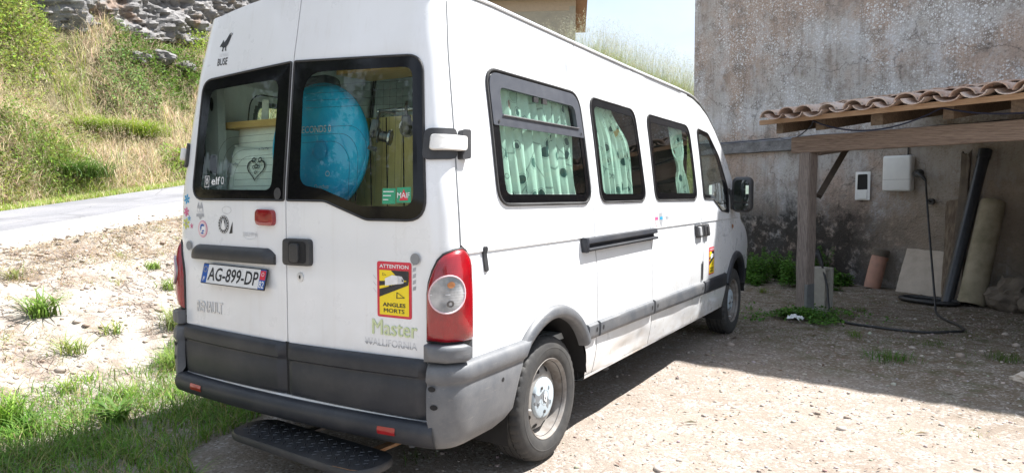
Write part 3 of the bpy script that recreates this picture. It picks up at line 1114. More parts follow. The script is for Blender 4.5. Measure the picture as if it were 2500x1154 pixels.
zone[:, 2] = ((1 - sstep(4.0, 6.2, wd_ + zn * 1.6)) * (1 - zone[:, 1].reshape(nx_, ny_)) * (1 - zone[:, 0].reshape(nx_, ny_))).ravel()
ground = np_mesh('ground', np.stack([GX.ravel(), GY.ravel(), GZ.ravel()], -1), quads, 'ground_soil', zone, None, 180, 'zone')
tag(ground, kind='structure')


def strip(name, d0, d1, l0, l1, lift, mat, nd_=5, thick=0.0, jit=0.0):
    V, F = [], []
    ls = np.arange(l0, l1, 0.2)
    ds = np.linspace(d0, d1, nd_)
    for L in ls:
        for k, d in enumerate(ds):
            dd = d
            if jit and k in (0, nd_ - 1):
                dd += (float(vnoise(L, k * 7.0, 1.7, 3)) - 0.5) * jit
            x, y = dl_xy(dd, L)
            V.append((x, y, float(road_z(L)) + lift))
    m = nd_
    for i in range(len(ls) - 1):
        for k in range(m - 1):
            F.append((i * m + k, i * m + k + 1, (i + 1) * m + k + 1, (i + 1) * m + k))
    if thick:
        base = len(V)
        for i, L in enumerate(ls):
            x, y, z = V[i * m]
            V.append((x, y, z - thick))
        for i in range(len(ls) - 1):
            F.append((base + i, base + i + 1, (i + 1) * m, i * m))
    o = mk(name, V, F, mat, None, 40)
    tag(o, kind='structure')
    return o


strip('road', D_ROAD - 0.05, D_VERGE + 0.05, -10, 22, 0.02, 'asphalt', 9, 0, 0.16)
strip('road_edge', D_STRIP, D_ROAD, -10, 22, 0.036, 'concrete_strip', 5, 0.30, 0.10)


# rock face half way up the bank
def rock_face():
    V, F = [], []
    ls = np.arange(10.2, 19, 0.055)
    hs = np.linspace(0, 1, 60)
    for L in ls:
        for h in hs:
            d = D_BANK + 3.5 + 0.55 * h
            x, y = dl_xy(d, L)
            zb = float(road_z(L)) + 3.25 + 3.0 * h
            p = Vector((x * 0.9, y * 0.9, zb * 1.7))
            o = mnoise.fractal(p * 1.5, 0.8, 2.1, 6) * 0.30 + abs(mnoise.noise(Vector((L * 1.1 + 0.6 * zb, zb * 3.4, 1)))) * 0.22 + 0.10 * mnoise.noise(Vector((L * 7, zb * 9, 4))) + 0.05 * mnoise.noise(Vector((L * 15, zb * 22, 4))) - 0.9 * (1 - min(1, max(0, (L - 10.2) / 0.9)))
            x, y = dl_xy(d - 0.25 - o, L)
            V.append((x, y, zb))
    m = len(hs)
    for i in range(len(ls) - 1):
        for k in range(m - 1):
            F.append((i * m + k, (i + 1) * m + k, (i + 1) * m + k + 1, i * m + k + 1))
    o = mk('rock_face', V, F, 'rock', None, 30)
    tag(o, kind='structure')


rock_face()


# ------------------------------------------------------------------ house
house = empty('stone_house', (WH[0], WH[1], 0), (0, 0, math.atan2(WD[1], WD[0])))
tag(house, 'tall old house wall of lichen-spotted grey render behind the carport', 'house')
# local frame of the house: x along the wall to the right, y into the house, z up
H_TOP, H_SLOPE, H_LEN, H_DEPTH = 12.25, 0.545, 13.0, 9.0


def w2(l, d, z):
    """point at l along the wall, d out from it, height z, in world space"""
    return (WH[0] + l * WD[0] + d * WN[0], WH[1] + l * WD[1] + d * WN[1], z)


def house_wall():
    ls = np.concatenate([np.arange(0, 8.0, 0.055), np.arange(8.0, H_LEN + 0.01, 0.5)])
    zs = np.concatenate([np.arange(-0.2, 5.6, 0.06), [6.0, 7.0, 8, 9, 10, 11, 12, 13]])
    V, F = [], []
    m = len(zs)
    for l in ls:
        top = H_TOP - H_SLOPE * l
        for z in zs:
            zz = min(z, top)
            o = mnoise.fractal(Vector((l * 2.2, zz * 2.2, 0)), 1.0, 2.0, 4) * 0.018 + mnoise.noise(Vector((l * 0.5, zz * 0.5, 4))) * 0.02
            V.append((l, -o, zz))
    for i in range(len(ls) - 1):
        for k in range(m - 1):
            if zs[k] < H_TOP - H_SLOPE * ls[i + 1]:
                F.append((i * m + k, (i + 1) * m + k, (i + 1) * m + k + 1, i * m + k + 1))
    return mk('wall', V, F, 'render_wall', house, 180)


house_wall()
# left flank, back and right walls
hv = [(0, 0.0, -0.2), (0, H_DEPTH, -0.2), (H_LEN, H_DEPTH, -0.2), (H_LEN, 0, -0.2),
      (0, 0.0, H_TOP), (0, H_DEPTH, H_TOP), (H_LEN, H_DEPTH, H_TOP - H_SLOPE * H_LEN), (H_LEN, 0, H_TOP - H_SLOPE * H_LEN)]
mk('wall', hv, [(0, 1, 5, 4), (1, 2, 6, 5), (2, 3, 7, 6)], 'render_wall', house)
# sloping roof with an overhanging verge of barrel tiles
rv = []
for (l, y) in ((-0.3, -0.14), (H_LEN + 0.3, -0.14), (H_LEN + 0.3, H_DEPTH + 0.3), (-0.3, H_DEPTH + 0.3)):
    for dz in (0.0, 0.16):
        rv.append((l, y, H_TOP - H_SLOPE * l + 0.02 + dz))
mk('roof', rv, [(0, 2, 3, 1), (2, 4, 5, 3), (4, 6, 7, 5), (6, 0, 1, 7), (1, 3, 5, 7), (0, 6, 4, 2)], 'terracotta_tile', house)
vv, vf = [], []
for k in range(36):
    l = -0.2 + k * 0.36
    v, f = tube_vf([(l, -0.20, H_TOP - H_SLOPE * l + 0.12), (l + 0.42, -0.20, H_TOP - H_SLOPE * (l + 0.42) + 0.20)], 0.10, 8)
    vf += [tuple(i + len(vv) for i in q) for q in f]
    vv += v
vo = mk('roof_verge', vv, vf, 'terracotta_tile', house, 60)
# stone ledge crossing the wall, weathered dark, slightly uneven
V, F = [], []
ls = np.arange(0.0, 12.0, 0.12)
for l in ls:
    j = 0.012 * mnoise.noise(Vector((l * 3, 0, 0)))
    V += [(l, 0.03, 2.17 + j), (l, -0.085 - j, 2.19 + j), (l, -0.10 - j, 2.37 + j), (l, -0.06, 2.405 + j), (l, 0.03, 2.43 + j)]
for i in range(len(ls) - 1):
    for k in range(4):
        F.append((i * 5 + k, (i + 1) * 5 + k, (i + 1) * 5 + k + 1, i * 5 + k + 1))
F.append((0, 1, 2, 3, 4))
mk('ledge', V, F, 'ledge_stone', house, 35)
# the little framed hatch in the wall
hl, hz = 3.66, 1.56
fr = empty('hatch', (0, 0, 0))
fr.parent = house
V, F = ring_vf(lambda a, b, o: (a, -0.03 - o, b), rpoly([(hl - .125, hz - .22, .004), (hl + .125, hz - .22, .004), (hl + .125, hz + .22, .004), (hl - .125, hz + .22, .004)], 2, 6),
               rpoly([(hl - .085, hz - .06, .01), (hl + .088, hz - .055, .01), (hl + .082, hz + .185, .02), (hl - .08, hz + .18, .02)], 2, 6), 0.004, 0.012)
mk('hatch_frame', V, F, 'plastic_white', fr)
mk('hatch_opening', [(hl - .1, -0.032, hz - .08), (hl + .1, -0.032, hz - .08), (hl + .1, -0.032, hz + .2), (hl - .1, -0.032, hz + .2)], [(0, 1, 2, 3)], 'gap_black', fr)
mk('hatch_panel', *box_vf((hl, -0.040, hz - .14), (0.155, 0.012, 0.12)), 'plastic_white', fr)

# ------------------------------------------------------------------ far house on the slope
fh = empty('far_house', (0, 0, 0))
tag(fh, 'pale ochre house corner showing above the van roof behind tall grass', 'house')
fd = np.array([-0.443, 0.897])
fr_ = np.array([0.897, 0.443])            # to the right
fo = np.array([CAM[0], CAM[1]]) + fd * 33.0


def fpt(a, b, z):
    p = fo + fr_ * a + fd * b
    return (p[0], p[1], z)


def fbox(name, a0, a1, b0, b1, z0, z1, mat, parent):
    V = [fpt(a, b, z) for a in (a0, a1) for b in (b0, b1) for z in (z0, z1)]
    return mk(name, V, [(0, 1, 3, 2), (4, 6, 7, 5), (0, 4, 5, 1), (2, 3, 7, 6), (0, 2, 6, 4), (1, 5, 7, 3)], mat, parent)


fbox('wall', -8.5, 0.0, 0, 7, 1.0, 10.3, 'far_wall', fh)
fbox('corner_stone', -0.35, 0.012, -0.012, 0.4, 9.95, 10.3, 'far_stone', fh)
fbox('upper_band', -8.5, -0.285, -0.010, 0.3, 9.75, 10.25, 'far_stone', fh)
rf = fbox('roof', -9.0, 0.55, -0.5, 7.5, 10.38, 10.62, 'roof_far', fh)
V = [fpt(-9, -.5, 10.62), fpt(.55, -.5, 10.62), fpt(.55, 7.5, 10.62), fpt(-9, 7.5, 10.62), fpt(-9, 3.5, 12.4), fpt(.55, 3.5, 12.4)]
mk('roof_slope', V, [(0, 1, 5, 4), (2, 3, 4, 5), (1, 2, 5), (3, 0, 4)], 'roof_far', rf)
mk('gutter', *tube_vf([fpt(-9, -.56, 10.40), fpt(.62, -.56, 10.40)], 0.08, 8), 'dark_plastic', rf)
mk('window', *box_vf(fpt(-4.2, -0.02, 8.6), (0.9, 0.08, 1.2), Matrix.Rotation(math.atan2(fr_[1], fr_[0]), 3, 'Z')), 'frit', fh)

# ================================================================== VAN
van = empty('camper_van', (0, 0, 0))
tag(van, 'white high-roof camper van with dark bumpers parked on the gravel yard', 'van')

_z = np.arange(0.1, 2.8, 0.005)
_w = np.interp(_z, [.1, .30, .36, .5, .75, .95, 1.05, 1.2, 1.4, 1.5, 1.8, 2.0, 2.2, 2.35, 2.7],
               [.90, .935, .952, .975, .986, .986, .981, .967, .955, .945, .905, .875, .845, .82, .75])
_k = np.exp(-0.5 * (np.arange(-12, 13) / 6.0) ** 2)
_k /= _k.sum()
_w = np.convolve(np.pad(_w, 12, mode='edge'), _k, 'valid')
_w = _w - 0.009 * np.where(_z < 1.206, np.exp(-np.clip(1.206 - _z, 0, 9) / 0.085), 0)
_r = np.interp(_z, [.1, .47, .74, 1.18, 1.45, 1.53, 1.73, 1.94, 2.14, 2.3, 2.455, 2.7], [-.005, -.007, -.009, -.006, -.002, .004, .025, .047, .068, .099, .127, .18])
_r = np.convolve(np.pad(_r, 12, mode='edge'), _k, 'valid')


def Wz(z):
    return float(np.interp(z, _z, _w))


def Rz(z):
    return float(np.interp(z, _z, _r))


RC = 0.11
ZP = ([0.05, .3, .6, 1.57, 2.55, 3.8, 3.95, 4.15, 4.35, 4.56, 4.76, 4.93, 5.1, 5.22, 5.30, 5.45, 5.6, 5.72, 5.78, 5.82],
      [2.405, 2.43, 2.435, 2.405, 2.38, 2.36, 2.35, 2.305, 2.23, 2.10, 1.935, 1.755, 1.545, 1.39, 1.29, 1.18, 1.11, 1.03, .94, .84])


def zp(y):
    return float(np.interp(y, *ZP))


def taper(y):
    return 0.075 * max(0.0, (y - 4.3) / 1.5) ** 2


REC = [(0.40, 1.47), (1.68, 2.43), (2.68, 3.66)]


def ss(a, b, x):
    t = min(1.0, max(0.0, (x - a) / (b - a)))
    return t * t * (3 - 2 * t)


def emboss(y, z):
    d = 0.0
    if 2.10 < z < 2.42:
        for (a, b) in REC:
            m = ss(a, a + 0.12, y) * (1 - ss(b - 0.05, b, y))
            if m > 0:
                d -= 0.030 * m * (1 - ss(2.20, 2.39, z)) * ss(2.135, 2.185, z)
    if z < 0.62 and 1.3 < y < 4.0:
        d += 0.010 * mnoise.noise(Vector((y * 2.3, z * 5, 2))) * (1 - ss(0.50, 0.62, z))
        d -= 0.022 * math.exp(-((y - 2.05) / 0.20) ** 2 - ((z - 0.42) / 0.055) ** 2)
        d -= 0.014 * math.exp(-((y - 2.36) / 0.08) ** 2 - ((z - 0.44) / 0.06) ** 2)
    if 0.8 < z < 1.2 and y < 1.6:
        d -= 0.006 * math.exp(-((y - 0.75) / 0.28) ** 2 - ((z - 0.98) / 0.06) ** 2)
    return d


def side(y, z, off=0.0, s=1):
    return (s * (Wz(z) - taper(y) + emboss(y, z) + off), y, z)


def sideR(y, z, off=0.0):
    return side(y, z, off, 1)


def sideL(y, z, off=0.0):
    return side(y, z, off, -1)


def _O(q, z):
    s = 1 if q >= 0 else -1
    q = abs(q)
    xa = Wz(z) - RC
    y0 = Rz(z)
    if q < xa:
        return Vector((s * q, y0 + 0.025 * (q / .85) ** 2, z))
    yk = y0 + 0.025 * (xa / .85) ** 2
    th = (q - xa) / RC
    if th < math.pi / 2:
        return Vector((s * (xa + RC * math.sin(th)), yk + RC * (1 - math.cos(th)), z))
    return Vector((s * Wz(z), yk + RC + (q - xa - RC * math.pi / 2), z))


def outl(q, z, off=0.0):
    """van outline at height z, q measured from the middle of the back round the corner to the side"""
    p = _O(q, z)
    if off == 0.0:
        return p
    e = 0.004
    du = _O(q + e, z) - _O(q - e, z)
    dv = _O(q, z + 0.02) - _O(q, z - 0.02)
    n = du.cross(dv).normalized()
    return p + n * off


def q_of_y(y, z):
    xa = Wz(z) - RC
    return xa + RC * math.pi / 2 + (y - Rz(z) - 0.025 * (xa / .85) ** 2 - RC)


def q_seam(z):
    return Wz(z) - RC + RC * math.pi / 2 + 0.004


PAINT = 'white_paint'


def zlist(z0, z1, step=0.024, extra=()):
    n = max(2, int(round((z1 - z0) / step)) + 1)
    zs = list(np.linspace(z0, z1, n)) + list(extra)
    zs = sorted(z for z in zs if z0 <= z <= z1)
    out = [zs[0]]
    for z in zs[1:]:
        if z - out[-1] > 0.003:
            out.append(z)
    return out


CREASE = (1.1, 1.15, 1.18, 1.193, 1.2, 1.205, 1.2075, 1.212, 1.225)


def side_skin(name, ys, z0f, z1f, holes, s, y0f=None, y1f=None, parent=van, mat=PAINT):
    zs = zlist(0.34, 2.46, 0.024, CREASE)
    ys = list(ys)
    ya, yb = ys[0], ys[-1]
    V, F = [], []
    m = len(zs)

    def yy(y, z):
        t = (y - ya) / (yb - ya)
        a = y0f(z) if y0f else ya
        b = y1f(z) if y1f else yb
        if t < 0.15 and y0f:
            return a + (ya + 0.15 * (yb - ya) - a) * (t / 0.15)
        if t > 0.85 and y1f:
            c = ya + 0.85 * (yb - ya)
            return c + (b - c) * ((t - 0.85) / 0.15)
        return y
    pos = []
    for y in ys:
        z0, z1 = z0f(y), z1f(y)
        for z in zs:
            zz = min(max(z, z0), z1)
            y2 = yy(y, zz)
            pos.append((y2, zz))
            V.append(side(y2, zz, 0, s))
    for i in range(len(ys) - 1):
        for k in range(m - 1):
            a, b, c, d = i * m + k, (i + 1) * m + k, (i + 1) * m + k + 1, i * m + k + 1
            if pos[d][1] - pos[a][1] < 1e-6 and pos[c][1] - pos[b][1] < 1e-6:
                continue
            cy = (pos[a][0] + pos[c][0]) / 2
            cz = (pos[a][1] + pos[c][1]) / 2
            if any(pip(cy, cz, h) for h in holes):
                continue
            F.append((a, b, c, d) if s > 0 else (d, c, b, a))
    # folded edges at both ends and along the top
    for i, dirn in ((0, 1), (len(ys) - 1, -1)):
        base = len(V)
        for k in range(m):
            y, z = pos[i * m + k]
            V.append(side(y + dirn * 0.002, z, -0.022, s))
        for k in range(m - 1):
            if pos[i * m + k + 1][1] - pos[i * m + k][1] > 1e-6:
                F.append((i * m + k, i * m + k + 1, base + k + 1, base + k))
    o = mk(name, V, F, mat, parent, 32)
    return o


def window(parent, fn, outer, inner, hole_t=0.5, glass='glass_side', seal=True, frit='frit', off=0.003, flip=False, name='window'):
    """glass pane with its black border; returns hole outline"""
    oo, oi = rpoly(outer), rpoly(inner)
    w = None
    v, f = ring_vf(fn, oo, oi, off, off + 0.0015, 3)
    if flip:
        f = [tuple(reversed(q)) for q in f]
    b = mk('window_border', v, f, frit, parent, 40)
    inn = [(i[0] + (o[0] - i[0]) * 0.12, i[1] + (o[1] - i[1]) * 0.12) for o, i in zip(oo, oi)]
    v, f = fill_vf(fn, inn, off - 0.001, 6)
    if flip:
        f = [tuple(reversed(q)) for q in f]
    g = mk('window_pane', v, f, glass, parent, 180)
    if seal:
        v, f = tube_vf([fn(a[0], a[1], 0.003) for a in oo], 0.006, 6, True)
        mk('window_seal', v, f, 'black_rubber', parent, 60)
    return g


def hole_of(outer, inner, t=0.5):
    return [(o[0] + (i[0] - o[0]) * t, o[1] + (i[1] - o[1]) * t) for o, i in zip(rpoly(outer), rpoly(inner))]


# side windows (y, z, radius)
W1o = [(.47, 1.425, .10), (1.52, 1.418, .10), (1.515, 2.085, .12), (.49, 2.095, .10)]
W1i = [(.545, 1.475, .05), (1.465, 1.47, .05), (1.46, 2.015, .05), (.56, 2.02, .05)]
W2o = [(1.665, 1.42, .09), (2.455, 1.418, .09), (2.43, 2.072, .10), (1.675, 2.085, .09)]
W2i = [(1.715, 1.472, .05), (2.405, 1.47, .05), (2.385, 2.02, .06), (1.725, 2.03, .05)]
W3o = [(2.655, 1.42, .09), (3.70, 1.412, .09), (3.70, 2.055, .12), (2.675, 2.068, .09)]
W3i = [(2.72, 1.475, .05), (3.635, 1.468, .05), (3.63, 2.00, .06), (2.735, 2.01, .05)]
WCo = [(3.90, 1.42, .06), (4.22, 1.41, .10), (4.48, 1.30, .12), (4.775, 1.27, .03), (4.80, 1.50, .08), (4.56, 1.83, .18), (4.28, 2.03, .14), (3.94, 2.055, .06)]
WCi = [(3.935, 1.455, .04), (4.22, 1.445, .10), (4.46, 1.345, .10), (4.60, 1.33, .02), (4.62, 1.50, .06), (4.47, 1.78, .16), (4.24, 1.985, .12), (3.97, 2.01, .05)]


def arch_z(y, yc, r=0.465, zc=0.34):
    d = abs(y - yc)
    return zc + math.sqrt(max(r * r - d * d, 0)) if d < r else 0.36


YR, YF = 0.98, 5.058


def z0_quarter(y):
    if abs(y - YR) < 0.465:
        return max(arch_z(y, YR), 0.36)
    return 0.56 if y < YR else 0.36


def dense_y(a, b, step, marks=()):
    n = max(2, int(round((b - a) / step)) + 1)
    v = sorted(list(np.linspace(a, b, n)) + [m for m in marks if a < m < b])
    out = [v[0]]
    for q in v[1:]:
        if q - out[-1] > 0.002:
            out.append(q)
    return out


def y0_quarter(z):
    base = Rz(z) + 0.025 * ((Wz(z) - RC) / .85) ** 2 + RC + 0.010
    if z < 1.245:
        t = ss(1.245, 1.17, z) if False else min(1.0, max(0.0, (1.245 - z) / 0.06))
        return base + (0.196 - base) * math.sqrt(max(0.0, 1 - (1 - t) ** 2))
    return base


SEAM_A, SEAM_B, SEAM_C, SEAM_D = 1.555, 2.525, 3.805, 4.80
GAP = 0.006
zg = lambda y: zp(y) - 0.004

for s in (1, -1):
    fn = sideR if s > 0 else sideL
    fl = s < 0
    q = side_skin('side_panel', dense_y(0.12, SEAM_A - GAP, 0.024, (YR - .46, YR - .45, YR - .43, YR + .43, YR + .45, YR + .46, YR + .464)), z0_quarter, zg, [hole_of(W1o, W1i)], s, y0_quarter)
    if s > 0:
        # top-hung sliding vent window with its grey frame
        v, f = ring_vf(fn, rpoly(W1o), rpoly(W1i), 0.003, 0.0045, 3)
        mk('window_border', v, f, 'frit', q, 40)
        v, f = fill_vf(fn, rpoly([(.55, 1.48, .05), (1.46, 1.475, .05), (1.45, 1.835, .01), (.55, 1.84, .01)]), 0.002)
        mk('window_pane', v, f, 'glass_side', q, 180)
        fo = [(.498, 1.815, .01), (1.508, 1.812, .01), (1.50, 2.072, .11), (.505, 2.08, .09)]
        fi = [(.585, 1.872, .012), (1.43, 1.868, .012), (1.425, 1.995, .05), (.59, 2.01, .04)]
        v, f = ring_vf(fn, rpoly(fo), rpoly(fi), 0.010, 0.013, 3)
        b0 = len(v)
        ro, ri = rpoly(fo), rpoly(fi)
        v += [fn(a, b, 0.003) for a, b in ro] + [fn(a, b, -0.012) for a, b in ri]
        n = len(ro)
        for i in range(n):
            j = (i + 1) % n
            f.append((b0 + i, b0 + j, j, i))
            f.append((3 * n + i, 3 * n + j, b0 + n + j, b0 + n + i))
        mk('vent_frame', v, f, 'frame_grey', q, 40)
        v, f = fill_vf(fn, rpoly(fi), -0.008)
        mk('vent_pane', v, f, 'glass_side', q, 180)
        mk('vent_rail', *tube_vf([fn(.585, 1.868, 0.016), fn(1.44, 1.864, 0.016)], 0.005, 6), 'metal_bright', q)
        for yb in (.96, 1.06):
            mk('vent_catch', *box_vf(fn(yb, 1.985, 0.004), (0.012, 0.05, 0.028)), 'dark_plastic', q)
        for (yb, zb) in ((.545, 1.835), (1.47, 1.835)):
            decal('screw', circ(yb, zb, .008, .008, 8), fn, 'gap_black', q, 0.0145)
        v, f = tube_vf([fn(a[0], a[1], 0.004) for a in rpoly(W1o)], 0.008, 6, True)
        mk('window_seal', v, f, 'black_rubber', q, 60)
    else:
        window(q, fn, W1o, W1i, flip=fl)
    p2 = side_skin('side_panel', dense_y(SEAM_A + GAP, SEAM_B - GAP, 0.03), lambda y: 0.36, zg, [hole_of(W2o, W2i)], s)
    window(p2, fn, W2o, W2i, flip=fl)
    p3 = side_skin('sliding_door' if s > 0 else 'side_panel', dense_y(SEAM_B + GAP, SEAM_C - GAP, 0.03), lambda y: 0.36, zg, [hole_of(W3o, W3i)], s)
    window(p3, fn, W3o, W3i, flip=fl)
    p4 = side_skin('front_door', dense_y(SEAM_C + GAP, SEAM_D - GAP, 0.024, (YF - .464, YF - .46, YF - .45)), lambda y: max(0.36, arch_z(y, YF)), lambda y: zp(y) - 0.03, [hole_of(WCo, WCi)], s)
    window(p4, fn, WCo, WCi, flip=fl, glass='glass_clear')
    p5 = side_skin('fender', dense_y(SEAM_D + GAP, 5.78, 0.022, (YF + .43, YF + .45, YF + .46, YF + .464)), lambda y: max(0.36 if y < 5.6 else 0.62, arch_z(y, YF)), lambda y: zp(y) - 0.02, [], s)
    # dark backing behind the panel gaps
    for sy in (SEAM_A, SEAM_B, SEAM_C, SEAM_D):
        zt = zp(sy) - 0.03
        zs = lin(0.37 if sy < 4.7 else arch_z(sy, YF) + .02, zt, 40)
        v, f = [], []
        for z in zs:
            v += [side(sy - 0.02, z, -0.016, s), side(sy + 0.02, z, -0.016, s)]
        for i in range(len(zs) - 1):
            f.append((2 * i, 2 * i + 1, 2 * i + 3, 2 * i + 2))
        mk('panel_gap', v, f, 'gap_black', van)
    # sill under the doors
    v, f = [], []
    ys = lin(1.44, 4.60, 60)
    prof = [(0.002, 0.362), (0.0, 0.345), (-0.02, 0.33), (-0.09, 0.325), (-0.2, 0.33)]
    for y in ys:
        dn = 0.008 * mnoise.noise(Vector((y * 3, 1, 2)))
        for (o, z) in prof:
            v.append((s * (Wz(0.362) - taper(y) + o + dn - 0.004), y, z + 0.6 * dn))
    m = len(prof)
    for i in range(len(ys) - 1):
        for k in range(m - 1):
            f.append((i * m + k, (i + 1) * m + k, (i + 1) * m + k + 1, i * m + k + 1))
    mk('sill', v, f, PAINT, van, 40)

# ---- top skin: roof, screen, bonnet


def top_pt(f, y):
    hw = Wz(zp(y)) - taper(y)
    cr = float(np.interp(y, [0, 3.9, 4.3, 5.2, 5.8], [0.095, 0.095, 0.07, 0.04, 0.05]))
    bul = float(np.interp(y, [0, 3.9, 4.3, 5.25, 5.5, 5.85], [0, 0, 0.04, 0.16, 0.16, 0.10]))
    c = 1 - abs(f) ** (2.6 + 5.4 * ss(.12, .8, y) * (1 - ss(3.9, 4.4, y)))
    yb = y + bul * (1 - f * f)
    if y < 0.35:
        yb = max(yb, Rz(2.44) + 0.012 + 0.02 * f * f)
    e = abs(f)
    return (f * hw, yb, zp(y) + cr * c)


FX = [math.sin(math.pi / 2 * t) for t in lin(-1, 1, 41)]


def top_skin(name, ys, mat, fs=FX, parent=van):
    v, f = grid_vf(lambda a, b: top_pt(b, a), list(ys), list(fs))
    return mk(name, v, f, mat, parent, 50)


roof = top_skin('roof', dense_y(0.10, 4.28, 0.05), PAINT)
top_skin('pillar', dense_y(4.28, 5.24, 0.05), PAINT, [t for t in lin(-1, -0.90, 4)])
top_skin('pillar', dense_y(4.28, 5.24, 0.05), PAINT, [t for t in lin(0.90, 1, 4)])
top_skin('windscreen', dense_y(4.28, 5.24, 0.06), 'glass_clear', lin(-0.90, 0.90, 25))
top_skin('bonnet', dense_y(5.24, 5.82, 0.05), PAINT)
for s in (1, -1):
    v, f = tube_vf([side(y, zp(y) - 0.002, 0.004, s) for y in dense_y(0.16, 4.1, 0.12)], 0.0075, 6)
    mk('roof_gutter', v, f, PAINT, roof, 60)
    v, f = [], []
    ys = dense_y(0.16, 4.1, 0.1)
    for y in ys:
        v += [side(y, zp(y) - 0.014, 0.0012, s), side(y, zp(y) - 0.008, 0.0045, s)]
    for i in range(len(ys) - 1):
        f.append((2 * i, 2 * i + 1, 2 * i + 3, 2 * i + 2))
    mk('gutter_seam', v, f, 'cap_grey', roof)

# front end (faces away)
v, f = [], []
fz = lin(0.36, 0.86, 12)
for z in fz:
    for t in FX:
        hw = Wz(z) - taper(5.8)
        v.append((t * hw, 5.80 + 0.11 * (1 - t * t) - 0.03 * abs(z - 0.7), z))
m = len(FX)
for i in range(len(fz) - 1):
    for k in range(m - 1):
        f.append((i * m + k, i * m + k + 1, (i + 1) * m + k + 1, (i + 1) * m + k))
mk('front_bumper', v, f, 'bumper_plastic', van, 50)
rbox('grille', (0, 5.915, 0.80), (0.9, 0.04, 0.16), 'dark_plastic', van, 0.015)
for s in (1, -1):
    rbox('headlight', (s * 0.66, 5.83, 0.90), (0.34, 0.10, 0.24), 'lens_clear', van, 0.04, 3, Matrix.Rotation(-s * 0.35, 3, 'Z'))

# ---- rear doors
WLo = [(-.778, 1.452, .09), (-.012, 1.449, .01), (-.012, 2.138, .01), (-.735, 2.105, .085)]
WLi = [(-.705, 1.505, .05), (-.105, 1.50, .05), (-.095, 2.06, .06), (-.655, 2.045, .05)]
WRo = [(.012, 1.449, .01), (.27, 1.447, .14), (.53, 1.362, .14), (.868, 1.362, .10), (.80, 2.095, .09), (.012, 2.138, .01)]
WRi = [(.10, 1.525, .07), (.25, 1.505, .16), (.50, 1.425, .15), (.80, 1.425, .06), (.755, 2.045, .06), (.085, 2.075, .12)]


def ztop(q):
    x = abs(q)
    if x < 0.66:
        return 2.515 - 0.055 * (x / .66) ** 2
    t = min(1.0, (x - 0.66) / 0.205)
    return 2.46 - 0.085 * (1 - math.sqrt(max(0, 1 - t * t)))


def qs_door(z):
    tab = ([.4, 1.04, 1.10, 1.144, 1.19, 1.216, 1.232], [.866, .866, .876, .891, .915, .938, .985])
    if z < 1.232:
        return float(np.interp(z, *tab))
    return q_seam(z) if z > 1.242 else 0.5 * (q_seam(z) + .985)


